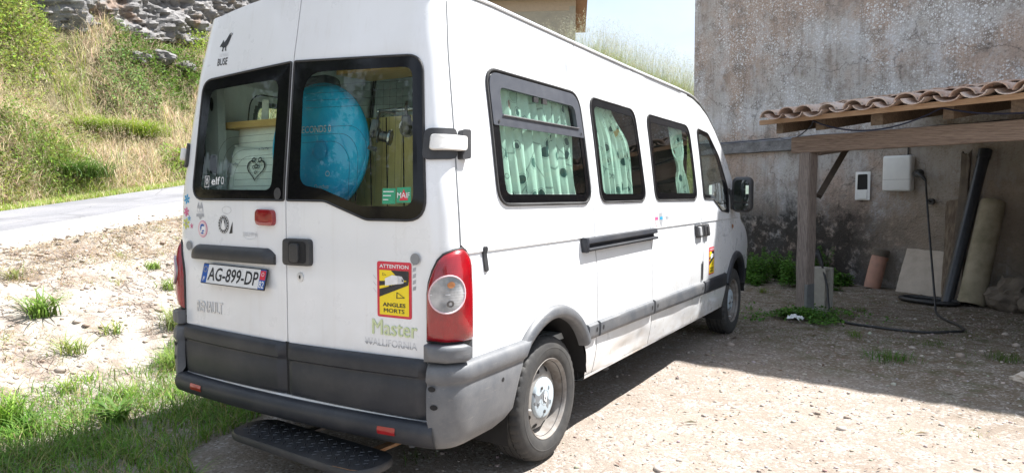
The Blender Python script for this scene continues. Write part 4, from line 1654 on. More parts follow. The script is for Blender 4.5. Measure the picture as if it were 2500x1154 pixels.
for s, wo, wi in ((-1, WLo, WLi), (1, WRo, WRi)):
    hole = hole_of(wo, wi)
    zs = zlist(0.468, 2.52, 0.023, (1.19, 1.216, 1.232, 1.2375, 1.243, 1.26))
    fs = lin(0, 1, 48)
    V, F, pos = [], [], []
    m = len(zs)
    for t in fs:
        for z in zs:
            tt = 1 - (1 - t) ** 1.15
            zz = z
            for _ in range(3):
                q = 0.0035 + tt * (qs_door(zz) - 0.0035)
                zz = min(z, ztop(q))
            pos.append((s * q, zz))
            V.append(outl(s * q, zz))
    for i in range(len(fs) - 1):
        for k in range(m - 1):
            a, b, c, d = i * m + k, (i + 1) * m + k, (i + 1) * m + k + 1, i * m + k + 1
            if pos[d][1] - pos[a][1] < 1e-6 and pos[c][1] - pos[b][1] < 1e-6:
                continue
            if pip((pos[a][0] + pos[c][0]) / 2, (pos[a][1] + pos[c][1]) / 2, hole):
                continue
            F.append((a, b, c, d) if s > 0 else (d, c, b, a))
    for i in (0, len(fs) - 1):
        base = len(V)
        for k in range(m):
            qq, z = pos[i * m + k]
            V.append(outl(qq, z, -0.028))
        for k in range(m - 1):
            if pos[i * m + k + 1][1] - pos[i * m + k][1] > 1e-6:
                F.append((i * m + k, i * m + k + 1, base + k + 1, base + k))
    door = mk('rear_door', V, F, PAINT, van, 32)
    door['label'] = 'left rear door carrying the number plate' if s < 0 else 'right rear door with the larger dipped window'
    window(door, outl, wo, wi, glass='glass_rear', off=0.004)
    # white hinge blocks on black pads
    for qa, qb in ((.836, .988),):
        pad = rpoly([(s * .838, 1.628, .03), (s * .992, 1.632, .03), (s * .985, 1.768, .03), (s * .838, 1.765, .03)], 4, 4)
        v, f = fill_vf(outl, pad, 0.016, 3)
        n = len(pad)
        b0 = len(v)
        v += [outl(a, b, 0.0) for a, b in pad]
        f += [(i, (i + 1) % n, b0 + (i + 1) % n, b0 + i) for i in range(n)]
        mk('hinge_pad', v, f, 'dark_plastic', door, 40)
    hb = rpoly([(s * .870, 1.668, .014), (s * 1.030, 1.670, .014), (s * 1.030, 1.732, .014), (s * .870, 1.733, .014)], 4, 4)
    v, f = fill_vf(outl, hb, 0.042, 3)
    n = len(hb)
    b0 = len(v)
    cq = s * .95
    v += [outl(cq + (a - cq) * 1.05, 1.70 + (b - 1.70) * 1.08, 0.032) for a, b in hb] + [outl(a, b, 0.01) for a, b in hb]
    for i in range(n):
        j = (i + 1) % n
        f += [(i, j, b0 + j, b0 + i), (b0 + i, b0 + j, b0 + n + j, b0 + n + i)]
    mk('hinge', v, f, 'hinge_white', door, 50)
    pad = rpoly([(s * 1.012, 1.632, .012), (s * 1.078, 1.634, .012), (s * 1.075, 1.768, .012), (s * 1.012, 1.766, .012)], 4, 3)
    v, f = fill_vf(outl, pad, 0.030, 3)
    n = len(pad)
    b0 = len(v)
    v += [outl(a, b, 0.0) for a, b in pad]
    f += [(i, (i + 1) % n, b0 + (i + 1) % n, b0 + i) for i in range(n)]
    mk('hinge_pad', v, f, 'dark_plastic', van, 40)
    # bump stop cap
    v, f = fill_vf(outl, circ(s * .81, 1.193, .026, .026, 16), 0.010, 2)
    mk('stop_cap', v, f, 'cap_grey', door, 60)
    # lower cladding with a moulded step
    prof = [(0.738, 0.003), (0.733, 0.022), (0.720, 0.032), (0.690, 0.034), (0.664, 0.033), (0.655, 0.022), (0.646, 0.021), (0.636, 0.027), (0.56, 0.026), (0.50, 0.022), (0.482, 0.016), (0.474, 0.004)]
    qs_ = lin(0.007, 0.868, 30)
    v, f = [], []
    for i, q in enumerate(qs_):
        e = 1.0 if 0 < i < len(qs_) - 1 else 0.15
        bow = 0.006 * math.sin(math.pi * q / .87)
        for z, o in prof:
            zz = z - (0.012 * (q / .87) if z < .5 else 0) + 0.012 * (q / .87)
            v.append(outl(s * q, zz, o * e + bow * e))
    m = len(prof)
    for i in range(len(qs_) - 1):
        for k in range(m - 1):
            f.append((i * m + k, (i + 1) * m + k, (i + 1) * m + k + 1, i * m + k + 1))
    mk('door_cladding', v, f, 'bumper_plastic', door, 40)
    mk('cladding_edge', [outl(s * a, b, 0.004) for a, b in ((.0005, .472), (.012, .472), (.012, .742), (.0005, .742))], [(0, 1, 2, 3)], 'gap_black', door)
    # dark strip behind the seam to the body
    zs2 = lin(1.25, 2.40, 30)
    v, f = [], []
    for z in zs2:
        v += [outl(s * (q_seam(z) - .02), z, -0.02), outl(s * (q_seam(z) + .03), z, -0.02)]
    for i in range(len(zs2) - 1):
        f.append((2 * i, 2 * i + 1, 2 * i + 3, 2 * i + 2))
    mk('panel_gap', v, f, 'gap_black', van)
    # rubber seal showing in the seam
    v, f = tube_vf([outl(s * (q_seam(z) + 0.003), z, 0.001) for z in lin(1.25, 2.36, 24)], 0.0042, 5)
    mk('door_seal', v, f, 'cap_grey', van, 60)
v, f = [], []
for z in lin(0.48, 2.48, 30):
    v += [outl(-.02, z, -0.024), outl(.02, z, -0.024)]
for i in range(29):
    f.append((2 * i, 2 * i + 1, 2 * i + 3, 2 * i + 2))
mk('panel_gap', v, f, 'gap_black', van)
# body sill under the doors
v, f = [], []
for q in lin(-.87, .87, 30):
    for z, o in ((0.474, -0.01), (0.472, 0.012), (0.455, 0.018), (0.450, 0.03)):
        v.append(outl(q, z, o))
for i in range(29):
    for k in range(3):
        f.append((i * 4 + k, (i + 1) * 4 + k, (i + 1) * 4 + k + 1, i * 4 + k + 1))
mk('rear_sill', v, f, PAINT, van, 40)

# ---- tail lights
LAMP = [(.872, .835), (.95, .829), (1.03, .826), (1.094, .824), (1.098, .92), (1.099, 1.02), (1.098, 1.12), (1.096, 1.17), (1.087, 1.203), (1.064, 1.226), (1.036, 1.236),
        (.985, 1.230), (.942, 1.214), (.917, 1.188), (.896, 1.142), (.880, 1.09), (.873, 1.04), (.872, .94)]
for s in (1, -1):
    lamp = [(s * a, b) for a, b in LAMP]
    cq, cz = s * .985, 1.02
    rings = [(1.03, -0.004), (1.0, 0.006), (0.965, 0.018), (0.9, 0.026), (0.75, 0.031), (0.5, 0.034), (0.25, 0.035)]
    v, f = [], []
    n = len(lamp)
    for t, o in rings:
        for a, b in lamp:
            v.append(outl(cq + (a - cq) * t, cz + (b - cz) * t, o))
    v.append(outl(cq, cz, 0.035))
    for r in range(len(rings) - 1):
        for i in range(n):
            j = (i + 1) % n
            f.append((r * n + i, r * n + j, (r + 1) * n + j, (r + 1) * n + i))
    for i in range(n):
        f.append(((len(rings) - 1) * n + i, (len(rings) - 1) * n + (i + 1) % n, len(rings) * n))
    tl = mk('tail_light', v, f, 'lens_red', van, 40)
    tl['label'] = 'red tail light with a round clear lens, %s corner' % ('right' if s > 0 else 'left')
    # black gasket round the lamp
    v, f = tube_vf([outl(cq + (a - cq) * 1.02, cz + (b - cz) * 1.01, 0.003) for a, b in lamp], 0.006, 5, True)
    mk('lamp_gasket', v, f, 'black_rubber', tl, 60)
    cc = circ(s * .957, 1.043, .061, .080, 28)
    v, f = fill_vf(outl, cc, 0.041, 4)
    n = len(cc)
    b0 = len(v)
    v += [outl(s * .957 + (a - s * .957) * 1.04, 1.043 + (b - 1.043) * 1.04, 0.020) for a, b in cc]
    f += [(i, (i + 1) % n, b0 + (i + 1) % n, b0 + i) for i in range(n)]
    mk('clear_lens', v, f, 'lens_clear', tl, 50)
    v, f = tube_vf([outl(a, b, 0.041) for a, b in cc], 0.004, 5, True)
    mk('lens_rim', v, f, 'print_rose', tl, 60)
    decal('bulb', circ(s * .966, 1.083, .013, .014, 12), outl, 'orange_bulb', tl, 0.0435)
    v, f = ring_vf(outl, circ(s * .966, 1.003, .012, .014, 14), circ(s * .966, 1.003, .006, .008, 14), 0.0435, 0.0435, 1)
    mk('bulb', v, f, 'metal_dark', tl)
    mk('lens_divider', [outl(s * a, 1.043 + dz, 0.0432) for a in (.899, .957, 1.015) for dz in (-.0015, .0015)], [(0, 2, 3, 1), (2, 4, 5, 3)], 'print_palegrey', tl)
    # plastic block under the lamp
    bl = [(.872, .748), (.95, .744), (1.02, .742), (1.05, .75), (1.056, .775), (1.056, .805), (1.03, .820), (.95, .822), (.872, .824)]
    bl = [(s * a, b) for a, b in bl]
    cq, cz = s * .96, .784
    rings = [(1.0, 0.0), (0.99, 0.030), (0.93, 0.044), (0.7, 0.050), (0.35, 0.05)]
    v, f = [], []
    n = len(bl)
    for t, o in rings:
        for a, b in bl:
            v.append(outl(cq + (a - cq) * t, cz + (b - cz) * t, o))
    v.append(outl(cq, cz, 0.05))
    for r in range(len(rings) - 1):
        for i in range(n):
            j = (i + 1) % n
            f.append((r * n + i, r * n + j, (r + 1) * n + j, (r + 1) * n + i))
    for i in range(n):
        f.append(((len(rings) - 1) * n + i, (len(rings) - 1) * n + (i + 1) % n, len(rings) * n))
    cb = mk('corner_block', v, f, 'sunlit_faded_plastic', van, 40)
    bl = [(s * 1.058, .748), (s * 1.096, .745), (s * 1.097, .822), (s * 1.058, .824)]
    decal('block_end', bl, outl, 'dark_plastic', van, 0.006)
    mk('latch', [outl(s * a, b, o) for a, b, o in ((1.035, .765, .042), (1.058, .765, .036), (1.058, .80, .036), (1.035, .80, .042))], [(0, 1, 2, 3)], 'hinge_white', cb)

# ---- rear bumper
BEAM = [(-0.01, .463), (.030, .463), (.052, .456), (.066, .440), (.071, .42), (.068, .392), (.055, .366), (.03, .350), (-.02, .345)]


def beam_pt(q, k):
    o, z = BEAM[k]
    return outl(q, z + 0.010 * (abs(q) / .9) ** 2, o)


v, f = [], []
qs_ = lin(-.885, .90, 50)
for q in qs_:
    for k in range(len(BEAM)):
        v.append(beam_pt(q, k))
m = len(BEAM)
for i in range(len(qs_) - 1):
    for k in range(m - 1):
        f.append((i * m + k, (i + 1) * m + k, (i + 1) * m + k + 1, i * m + k + 1))
bumper = mk('rear_bumper', v, f, 'bumper_plastic', van, 60)
CORN = [(.738, -.01), (.736, .018), (.726, .038), (.705, .048), (.668, .053), (.655, .043), (.645, .040), (.632, .046), (.58, .050), (.50, .052), (.44, .054), (.40, .048), (.37, .034), (.352, .012), (.348, -.02)]


def y_end(z):
    if z > .43:
        return YR - math.sqrt(max(.475 ** 2 - (z - .34) ** 2, 0.05))
    return float(np.interp(z, [.345, .352, .37, .40, .43], [.24, .30, .37, .45, .514]))


for s in (1, -1):
    v, f = [], []
    ts = lin(0, 1, 46)
    for t in ts:
        for z, o in CORN:
            q0 = .872 if z > .46 else .878
            q1 = q_of_y(y_end(z), z)
            e = 1.0
            if t > .965:
                e = 0.3 if t > .99 else 0.85
            if t < 0.02 and z > .46:
                e = 0.25
            v.append(outl(s * (q0 + (q1 - q0) * t), z, o * e))
    m = len(CORN)
    for i in range(len(ts) - 1):
        for k in range(m - 1):
            f.append((i * m + k, (i + 1) * m + k, (i + 1) * m + k + 1, i * m + k + 1))
    cor = mk('bumper_corner', v, f, 'sunlit_faded_plastic', van, 50)
    cor['label'] = 'scuffed grey bumper corner, %s side' % ('right' if s > 0 else 'left')
    for (q, z, r) in ((.905, .635, .012), (.91, .555, .012), (1.30, .60, .011)):
        v, f = fill_vf(outl, circ(s * q, z, r, r, 12), 0.0535 if z < .6 else 0.0505, 2)
        mk('bumper_screw', v, f, 'gap_black', cor)
    rr = [(s * .635, .402), (s * .735, .405), (s * .735, .440), (s * .635, .437)]
    v, f = fill_vf(lambda a, b, o: outl(a, b, 0.076 - 0.25 * abs(b - .42)), rpoly([(a, b, .006) for a, b in rr], 3, 4), 0, 2)
    mk('reflector', v, f, 'reflector_red', bumper)

# ---- rear door fittings
ldoor = [o for o in van.children if o.name.startswith('rear_door')][0]
rdoor = [o for o in van.children if o.name.startswith('rear_door')][1]


def pad_on(name, corners, fn, h, mat, parent, edge=0.3, nseg=5, nedge=5):
    """raised pad with rounded outline and softened edge"""
    o = rpoly(corners, nseg, nedge)
    c = np.mean(np.array(o), axis=0)
    rings = [(1.0, -0.002), (0.995, h * .6), (0.97, h * .92), (0.9, h), (0.5, h * 1.02)]
    v, f = [], []
    n = len(o)
    for t, hh in rings:
        for a, b in o:
            v.append(fn(c[0] + (a - c[0]) * t, c[1] + (b - c[1]) * t, hh))
    v.append(fn(c[0], c[1], h * 1.02))
    for r in range(len(rings) - 1):
        for i in range(n):
            j = (i + 1) % n
            f.append((r * n + i, r * n + j, (r + 1) * n + j, (r + 1) * n + i))
    for i in range(n):
        f.append(((len(rings) - 1) * n + i, (len(rings) - 1) * n + (i + 1) % n, len(rings) * n))
    return mk(name, v, f, mat, parent, 40)


# plate light trim: a long black hood
v, f = [], []
qs_ = lin(-.775, -.078, 26)
for i, q in enumerate(qs_):
    t = i / 25
    e = min(1.0, min(t, 1 - t) * 14 + 0.12)
    for z, o in ((1.205, 0.0), (1.200, .018), (1.185, .032), (1.160, .038), (1.135, .038), (1.126, .034), (1.124, .0)):
        zz = 1.124 + (z - 1.124) * (0.55 + 0.45 * e)
        v.append(outl(q, zz, o * (0.4 + 0.6 * e)))
for i in range(25):
    for k in range(6):
        f.append((i * 7 + k, (i + 1) * 7 + k, (i + 1) * 7 + k + 1, i * 7 + k + 1))
f += [tuple(range(7)), tuple(25 * 7 + k for k in range(6, -1, -1))]
mk('plate_hood', v, f, 'dark_plastic', ldoor, 40)
# high brake lamp
pad_on('brake_lamp', [(-.215, 1.322, .03), (-.072, 1.318, .03), (-.075, 1.402, .03), (-.213, 1.405, .03)], outl, 0.022, 'lens_red', ldoor)
# main handle on the right door with recess and pull
hd = pad_on('door_handle', [(-.006, 1.128, .025), (.188, 1.130, .025), (.188, 1.262, .025), (-.004, 1.262, .025)], outl, 0.026, 'dark_plastic', rdoor)
v, f = fill_vf(outl, rpoly([(.045, 1.142, .02), (.165, 1.143, .02), (.165, 1.25, .02), (.045, 1.25, .02)], 4, 4), 0.0285, 2)
mk('handle_recess', v, f, 'gap_black', hd)
pad_on('handle_pull', [(.062, 1.146, .02), (.125, 1.147, .02), (.125, 1.240, .02), (.062, 1.240, .02)], lambda a, b, o: outl(a, b, o + 0.027), 0.014, 'dark_plastic', hd)
lk = pad_on('lock', circ_c := [(a, b, .001) for a, b in circ(.100, 1.073, .022, .024, 12)], outl, 0.006, 'badge_grey', rdoor, nseg=1, nedge=2)
decal('keyhole', circ(.100, 1.073, .006, .010, 8), outl, 'gap_black', lk, 0.0075)
# black round cap on the left window corner
v, f = fill_vf(outl, circ(-.055, 1.482, .026, .030, 16), 0.008, 2)
mk('wiper_cap', v, f, 'dark_plastic', ldoor, 60)

# ---- number plate
PT = math.radians(14)
pc = (-.380, 1.050)


def plate_fn(a, b, o):
    r = math.radians(-0.9)
    x = a * math.cos(r) - b * math.sin(r)
    z = a * math.sin(r) + b * math.cos(r)
    return (pc[0] + x, -0.034 + z * math.sin(PT) - o * math.cos(PT), pc[1] + z * math.cos(PT) - o * -math.sin(PT))


pl = mk('number_plate', *ring_vf(plate_fn, rpoly([(-.26, -.055, .008), (.26, -.055, .008), (.26, .055, .008), (-.26, .055, .008)], 3, 3), rpoly([(-.255, -.05, .006), (.255, -.05, .006), (.255, .05, .006), (-.255, .05, .006)], 3, 3), 0.0, 0.002, 1), 'print_black', van)
mk('plate_back', *fill_vf(plate_fn, rpoly([(-.26, -.055, .008), (.26, -.055, .008), (.26, .055, .008), (-.26, .055, .008)], 3, 3), -0.004, 2), 'print_black', pl)
mk('plate_field', [plate_fn(a, b, 0.0012) for a, b in ((-.212, -.05), (.208, -.05), (.208, .05), (-.212, .05))], [(0, 1, 2, 3)], 'plate_white', pl)
mk('country_band', [plate_fn(a, b, 0.0014) for a, b in ((-.255, -.05), (-.212, -.05), (-.212, .05), (-.255, .05))], [(0, 1, 2, 3)], 'print_blue', pl)
mk('region_band', [plate_fn(a, b, 0.0014) for a, b in ((.208, -.05), (.255, -.05), (.255, .05), (.208, .05))], [(0, 1, 2, 3)], 'print_blue', pl)
mk('region_emblem', [plate_fn(a, b, 0.0022) for a, b in ((.211, -.002), (.252, -.002), (.252, .045), (.211, .045))], [(0, 1, 2, 3)], 'print_red', pl)
v, f = ring_vf(plate_fn, circ(.2315, .026, .011, .011, 12), circ(.2315, .026, .007, .007, 12), .003, .003, 1)
mk('region_mark', v, f, 'print_rose', pl)
text_on('plate_characters', 'AG-899-DP', plate_fn, -.203, -.036, .403, .072, 'print_black', pl, 0.0026, 0.012)
text_on('country_letter', 'F', plate_fn, -.241, -.042, .015, .024, 'print_white', pl, 0.0026, 0.01)
text_on('region_number', '82', plate_fn, .212, -.044, .039, .036, 'print_white', pl, 0.0030, 0.012)
v, f = [], []
for k in range(12):
    a = 2 * math.pi * k / 12
    c = circ(-.2335 + .014 * math.cos(a), .022 + .014 * math.sin(a), .0022, .0022, 5)
    f.append(tuple(range(len(v), len(v) + 5)))
    v += [plate_fn(x, y, .0026) for x, y in c]
mk('country_stars', v, f, 'print_yellow', pl)
for a in (-.15, .12):
    decal('plate_rivet', circ(a, -.002, .004, .004, 8), plate_fn, 'print_white', pl, 0.0036)

# ---- badges
text_on('badge', 'RENAULT', outl, -.752, .828, .235, .062, 'badge_grey', ldoor, 0.001, 0.006, 0.004, slope=0.012)
text_on('badge', 'Master', outl, .560, .838, .255, .070, 'badge_green', rdoor, 0.001, 0.006, 0.004)
text_on('badge', 'WALLIFORNIA', outl, .512, .785, .300, .034, 'print_palegrey', rdoor, 0.001, 0.008, 0.0)
text_on('badge', 'WALLIFORNIA', lambda a, b, o: outl(a, min(b, .798), o), .512, .785, .300, .034, 'print_grey', rdoor, 0.0022, 0.008, 0.0)


# ---- stickers: each is a part of the van, its print the sub-parts
def sticker(outline, mat, off=0.0016, fn=outl, label=None):
    v, f = fill_vf(fn, outline, off, 3)
    o = mk('sticker', v, f, mat, van, 180)
    if label:
        o['label'] = label
    return o


def blind_spot(fn, a0, b0, w, h, label):
    """red bordered yellow warning sticker with truck"""
    def loc(x, y):
        return (a0 + x * w, b0 + y * h)
    st = sticker(rpoly([(a0, b0, .012), (a0 + w, b0, .012), (a0 + w, b0 + h, .012), (a0, b0 + h, .012)], 3, 3), 'print_red', 0.0016, fn, label)
    x0, x1, y0, y1 = .075, .925, .045, .845
    decal('yellow_field', [loc(x0, y0), loc(x1, y0), loc(x1, y1), loc(x0, y1)], fn, 'print_yellow', st, 0.0030)
    decal('black_beam', [loc(x0, .36), loc(.93 * .98, .60), loc(x1, .68), loc(x0, .50)], fn, 'print_black', st, 0.0042)
    decal('black_beam', [loc(x0, .56), loc(.40, .60), loc(.40, .66), loc(x0, .645)], fn, 'print_black', st, 0.0042)
    decal('black_beam', [loc(.42, y1), loc(x1, y1), loc(x1, .66), loc(.62, .72)], fn, 'print_black', st, 0.0042)
    decal('truck_box', [loc(.25, .57), loc(.62, .61), loc(.62, .755), loc(.46, .765), loc(.25, .70)], fn, 'print_white', st, 0.0056)
    decal('truck_cab', [loc(.625, .61), loc(.78, .625), loc(.80, .68), loc(.735, .75), loc(.625, .758)], fn, 'print_palegrey', st, 0.0056)
    decal('truck_window', [loc(.74, .66), loc(.79, .665), loc(.74, .72)], fn, 'print_black', st, 0.0066)
    for xx, yy in ((.40, .565), (.48, .575), (.70, .60), (.76, .61)):
        c = [loc(xx + .03 * math.cos(t), yy + .018 * math.sin(t)) for t in np.linspace(0, 2 * math.pi, 9)[:-1]]
        decal('truck_wheel', c, fn, 'print_black', st, 0.0066)
    for (tx, ty, k) in ((.68, .40, 1.0), (.22, .77, .45)):
        tri = [loc(tx - .11 * k, ty - .05 * k), loc(tx + .14 * k, ty - .03 * k), loc(tx - .10 * k, ty + .07 * k)]
        c = np.mean(np.array(tri), axis=0)
        tin = [tuple(c + (np.array(p) - c) * .72) for p in tri]
        v, f = ring_vf(fn, tri, tin, .0045, .0045, 1)
        mk('warning_triangle', v, f, 'print_black', st)
    text_on('lettering', 'ATTENTION', fn, a0 + .08 * w, b0 + .885 * h, .84 * w, .065 * h, 'print_white', st, 0.0030, 0.02)
    text_on('lettering', 'ANGLES', fn, a0 + .17 * w, b0 + .195 * h, .66 * w, .072 * h, 'print_black', st, 0.0042, 0.025)
    text_on('lettering', 'MORTS', fn, a0 + .20 * w, b0 + .090 * h, .60 * w, .072 * h, 'print_black', st, 0.0042, 0.025)
    return st


blind_spot(outl, .590, .921, .195, .254, 'red and yellow blind-spot warning sticker on the right rear door')
blind_spot(sideR, 3.985, .725, .17, .25, 'red and yellow blind-spot warning sticker on the front door')
# laurel leaves peeping out round the sticker
for s_, xx in ((-1, .588), (1, .787)):
    for k in range(6 if s_ > 0 else 3):
        zz = 1.05 + .028 * k if s_ > 0 else 1.03 + .03 * k
        a = math.radians(50)
        L = .030
        dx, dz = s_ * math.cos(a) * L, math.sin(a) * L
        px, pz = xx + s_ * .003, zz
        o = sticker([(px, pz), (px + dx * .5 + .007, pz + dz * .5 - .006), (px + dx, pz + dz), (px + dx * .5 - .007, pz + dz * .5 + .006)], 'print_grey', 0.0012)

# flowers on the left edge
for (fx, fz, r, m, n) in ((-.836, 1.452, .030, 'print_cyan', 6), (-.842, 1.381, .028, 'print_pink', 6), (-.845, 1.315, .034, 'print_lime', 6), (-.815, 1.345, .016, 'print_cyan', 5), (-.792, 1.303, .015, 'print_pink', 5)):
    v, f = [], []
    for k in range(n):
        a = 2 * math.pi * k / n + .3
        c = [(fx + r * (.62 + .36 * math.cos(t)) * math.cos(a) - r * .22 * math.sin(t) * math.sin(a), fz + r * (.62 + .36 * math.cos(t)) * math.sin(a) + r * .22 * math.sin(t) * math.cos(a)) for t in np.linspace(0, 2 * math.pi, 9)[:-1]]
        f.append(tuple(range(len(v), len(v) + 8)))
        v += [outl(x, y, .0018) for x, y in c]
    fl_ = mk('sticker', v, f, m, van)
    fl_['label'] = 'small flower sticker near the left edge of the rear door'
    decal('flower_heart', circ(fx, fz, r * .26, r * .26, 8), outl, 'print_grey' if m == 'print_lime' else m, fl_, .0022)
# shield badge
st = sticker(circ(-.708, 1.392, .030, .026, 14), 'print_palegrey', label='grey crest sticker under the left rear window')
for dx in (-.012, .012):
    decal('crest_eye', circ(-.708 + dx, 1.394, .008, .008, 8), outl, 'print_white', st, .003)
decal('crest_wing', [(-.735, 1.405), (-.722, 1.438), (-.711, 1.412), (-.708, 1.418), (-.705, 1.412), (-.694, 1.438), (-.681, 1.405), (-.708, 1.398)], outl, 'print_grey', st, .0026)
decal('crest_ribbon', [(-.742, 1.372), (-.674, 1.372), (-.674, 1.355), (-.690, 1.358), (-.708, 1.340), (-.726, 1.358), (-.742, 1.355)], outl, 'print_grey', st, .0026)
# round pale badge with a dark-haired head
st = sticker(circ(-.686, 1.289, .043, .046, 24), 'print_pink', label='round sticker with a moustached head in a pink ring')
decal('badge_ring', circ(-.686, 1.289, .040, .043, 24), outl, 'print_rose', st, .0026)
decal('badge_field', circ(-.686, 1.289, .029, .031, 20), outl, 'print_white', st, .0034)
decal('hair', [(-.706, 1.296), (-.702, 1.312), (-.688, 1.318), (-.670, 1.314), (-.667, 1.300), (-.676, 1.306), (-.692, 1.303), (-.698, 1.285), (-.704, 1.278)], outl, 'print_blue', st, .0042)
decal('moustache', [(-.690, 1.281), (-.672, 1.284), (-.668, 1.280), (-.672, 1.276), (-.690, 1.274)], outl, 'print_blue', st, .0042)
decal('collar', [(-.702, 1.268), (-.692, 1.262), (-.680, 1.262), (-.672, 1.268), (-.686, 1.272)], outl, 'print_blue', st, .0042)
# round black club badge with a dog's head
st = sticker(circ(-.496, 1.318, .047, .049, 28), 'print_black', label='round black and white sticker with a dog on the left rear door')
v, f = ring_vf(outl, circ(-.496, 1.318, .045, .047, 28), circ(-.496, 1.318, .043, .045, 28), .0026, .0026, 1)
mk('badge_ring', v, f, 'print_white', st)
for k in range(16):
    a = 2 * math.pi * k / 16
    decal('badge_letter', circ(-.496 + .0385 * math.cos(a), 1.318 + .0405 * math.sin(a), .0035, .0045, 4, a), outl, 'print_white', st, .0028)
decal('badge_field', circ(-.496, 1.318, .031, .033, 20), outl, 'print_grey', st, .0030)
decal('dog_head', [(-.514, 1.296), (-.508, 1.320), (-.512, 1.336), (-.502, 1.342), (-.488, 1.342), (-.480, 1.334), (-.486, 1.318), (-.478, 1.296), (-.496, 1.289)], outl, 'print_white', st, .0038)
decal('dog_ear', [(-.514, 1.338), (-.502, 1.344), (-.508, 1.322), (-.515, 1.326)], outl, 'print_black', st, .0046)
decal('dog_ear', [(-.478, 1.338), (-.490, 1.344), (-.484, 1.322), (-.477, 1.326)], outl, 'print_black', st, .0046)
sticker([(-.448, 1.270), (-.420, 1.274), (-.418, 1.335), (-.430, 1.312)], 'print_black', label='small black torn sticker beside the dog badge')
v, f = ring_vf(outl, circ(-.467, 1.395, .040, .020, 24), circ(-.467, 1.395, .038, .0185, 24), .0018, .0018, 1)
o = mk('sticker', v, f, 'print_grey', van)
o['label'] = 'white oval sticker with thin grey outline'
# silver wing lettering
o = text_on('sticker', 'TRIUMPH', outl, -.335, 1.262, .105, .020, 'print_palegrey', van, .0018, 0.004)
o['label'] = 'silver lettering sticker left of the rear door handle'
v, f = ring_vf(outl, circ(-.275, 1.263, .05, .018, 20), circ(-.275, 1.264, .048, .0165, 20), .0018, .0018, 1)
mk('lettering_arc', v, f, 'print_palegrey', o)
decal('lettering_tail', [(-.235, 1.253), (-.222, 1.290), (-.212, 1.250), (-.222, 1.272)], outl, 'print_palegrey', o, .0018)
# bird silhouette and wording on the upper left door
bx, bz = -.578, 2.262
bird_px = [(590, 495), (600, 470), (612, 455), (622, 428), (636, 456), (655, 432), (678, 392), (690, 378), (705, 376), (717, 388), (716, 396), (708, 394), (704, 415), (692, 450), (680, 482), (664, 502), (666, 528), (672, 538), (655, 538), (654, 505), (640, 505), (634, 530), (640, 540), (620, 538), (626, 505), (612, 492)]
bird = [((a - 650) * .00078, (455 - b) * .00056 + .042) for a, b in bird_px]
o = decal('sticker', [(bx + a * 1.05, bz + b * 1.05) for a, b in bird], outl, 'print_black', van, .0018)
o['label'] = 'black bird silhouette sticker above the left rear window'
decal('bird_eye', circ(bx + .043, bz + .083, .004, .004, 8), outl, 'print_white', o, .0026)
text_on('lettering', 'THE MAGIC', outl, -.622, 2.226, .088, .018, 'print_palegrey', o, .0018, 0.0)
text_on('lettering', 'BUSE', outl, -.626, 2.178, .088, .040, 'print_black', o, .0018, 0.012)
# small shields on the sliding door, script on the front door
for k, (yy, m) in enumerate(((2.66, 'print_rose'), (2.76, 'print_grey'), (2.90, 'print_palegrey'))):
    st = sticker([(yy - .035, 1.325), (yy + .035, 1.325), (yy + .036, 1.26), (yy, 1.215), (yy - .036, 1.26)], 'print_rose' if k == 0 else m, .0016, sideR, 'small shield sticker on the sliding door under its window')
    decal('shield_band', [(yy - .03, 1.295), (yy + .03, 1.295), (yy + .03, 1.275), (yy - .03, 1.275)], sideR, 'print_cyan' if k == 1 else 'print_pink' if k == 0 else 'print_grey', st, .003)
o = text_on('sticker', 'Master', sideR, 4.50, 1.045, .20, .022, 'print_grey', van, .0018, 0.0, 0.0, 0.2)
o['label'] = 'small grey script on the front door'
# stickers on the rear glass
o = text_on('sticker', 'elf', outl, -.60, 1.530, .075, .042, 'print_white', ldoor, .0055, 0.01)
text_on('lettering', '________', outl, -.66, 1.520, .17, .004, 'print_white', o, .0055) if False else None
v, f = ring_vf(outl, [(-.662, 1.518), (-.622, 1.518), (-.622, 1.578), (-.662, 1.578)], [(-.659, 1.521), (-.625, 1.521), (-.625, 1.575), (-.659, 1.575)], .0055, .0055, 1)
o2 = mk('sticker', v, f, 'print_white', ldoor)
v, f = ring_vf(outl, [(-.655, 1.548), (-.642, 1.530), (-.629, 1.548), (-.642, 1.572)], [(-.649, 1.548), (-.642, 1.538), (-.635, 1.548), (-.642, 1.560)], .0055, .0055, 1)
mk('diamond_mark', v, f, 'print_white', ldoor)
v, f = ring_vf(outl, circ(-.503, 1.552, .013, .021, 6), circ(-.503, 1.552, .009, .016, 6), .0055, .0055, 1)
mk('swirl_mark', v, f, 'print_white', ldoor)
o = decal('sticker', [(.625, 1.435), (.700, 1.435), (.700, 1.505), (.625, 1.505)], outl, 'print_green', rdoor, .0056)
o = decal('sticker', [(.706, 1.440), (.785, 1.442), (.783, 1.510), (.706, 1.508)], outl, 'print_green', rdoor, .0056)
decal('sticker_mark', [(.722, 1.450), (.770, 1.452), (.745, 1.502)], outl, 'print_red', rdoor, .0062)
text_on('lettering', 'MAIF', outl, .710, 1.462, .070, .024, 'print_white', rdoor, .0068, 0.012)
for k in range(3):
    decal('sticker_line', [(.630, 1.492 - .018 * k), (.690 - .015 * k, 1.492 - .018 * k), (.690 - .015 * k, 1.488 - .018 * k), (.630, 1.488 - .018 * k)], outl, 'print_white', rdoor, .0062)
# thin heating wires on the rear panes
v, f = [], []


def wire(pts):
    a, b = tube_vf([outl(x, z, 0.0045) for x, z in pts], 0.0008, 4)
    f.extend([tuple(i + len(v) for i in q) for q in b])
    v.extend(a)


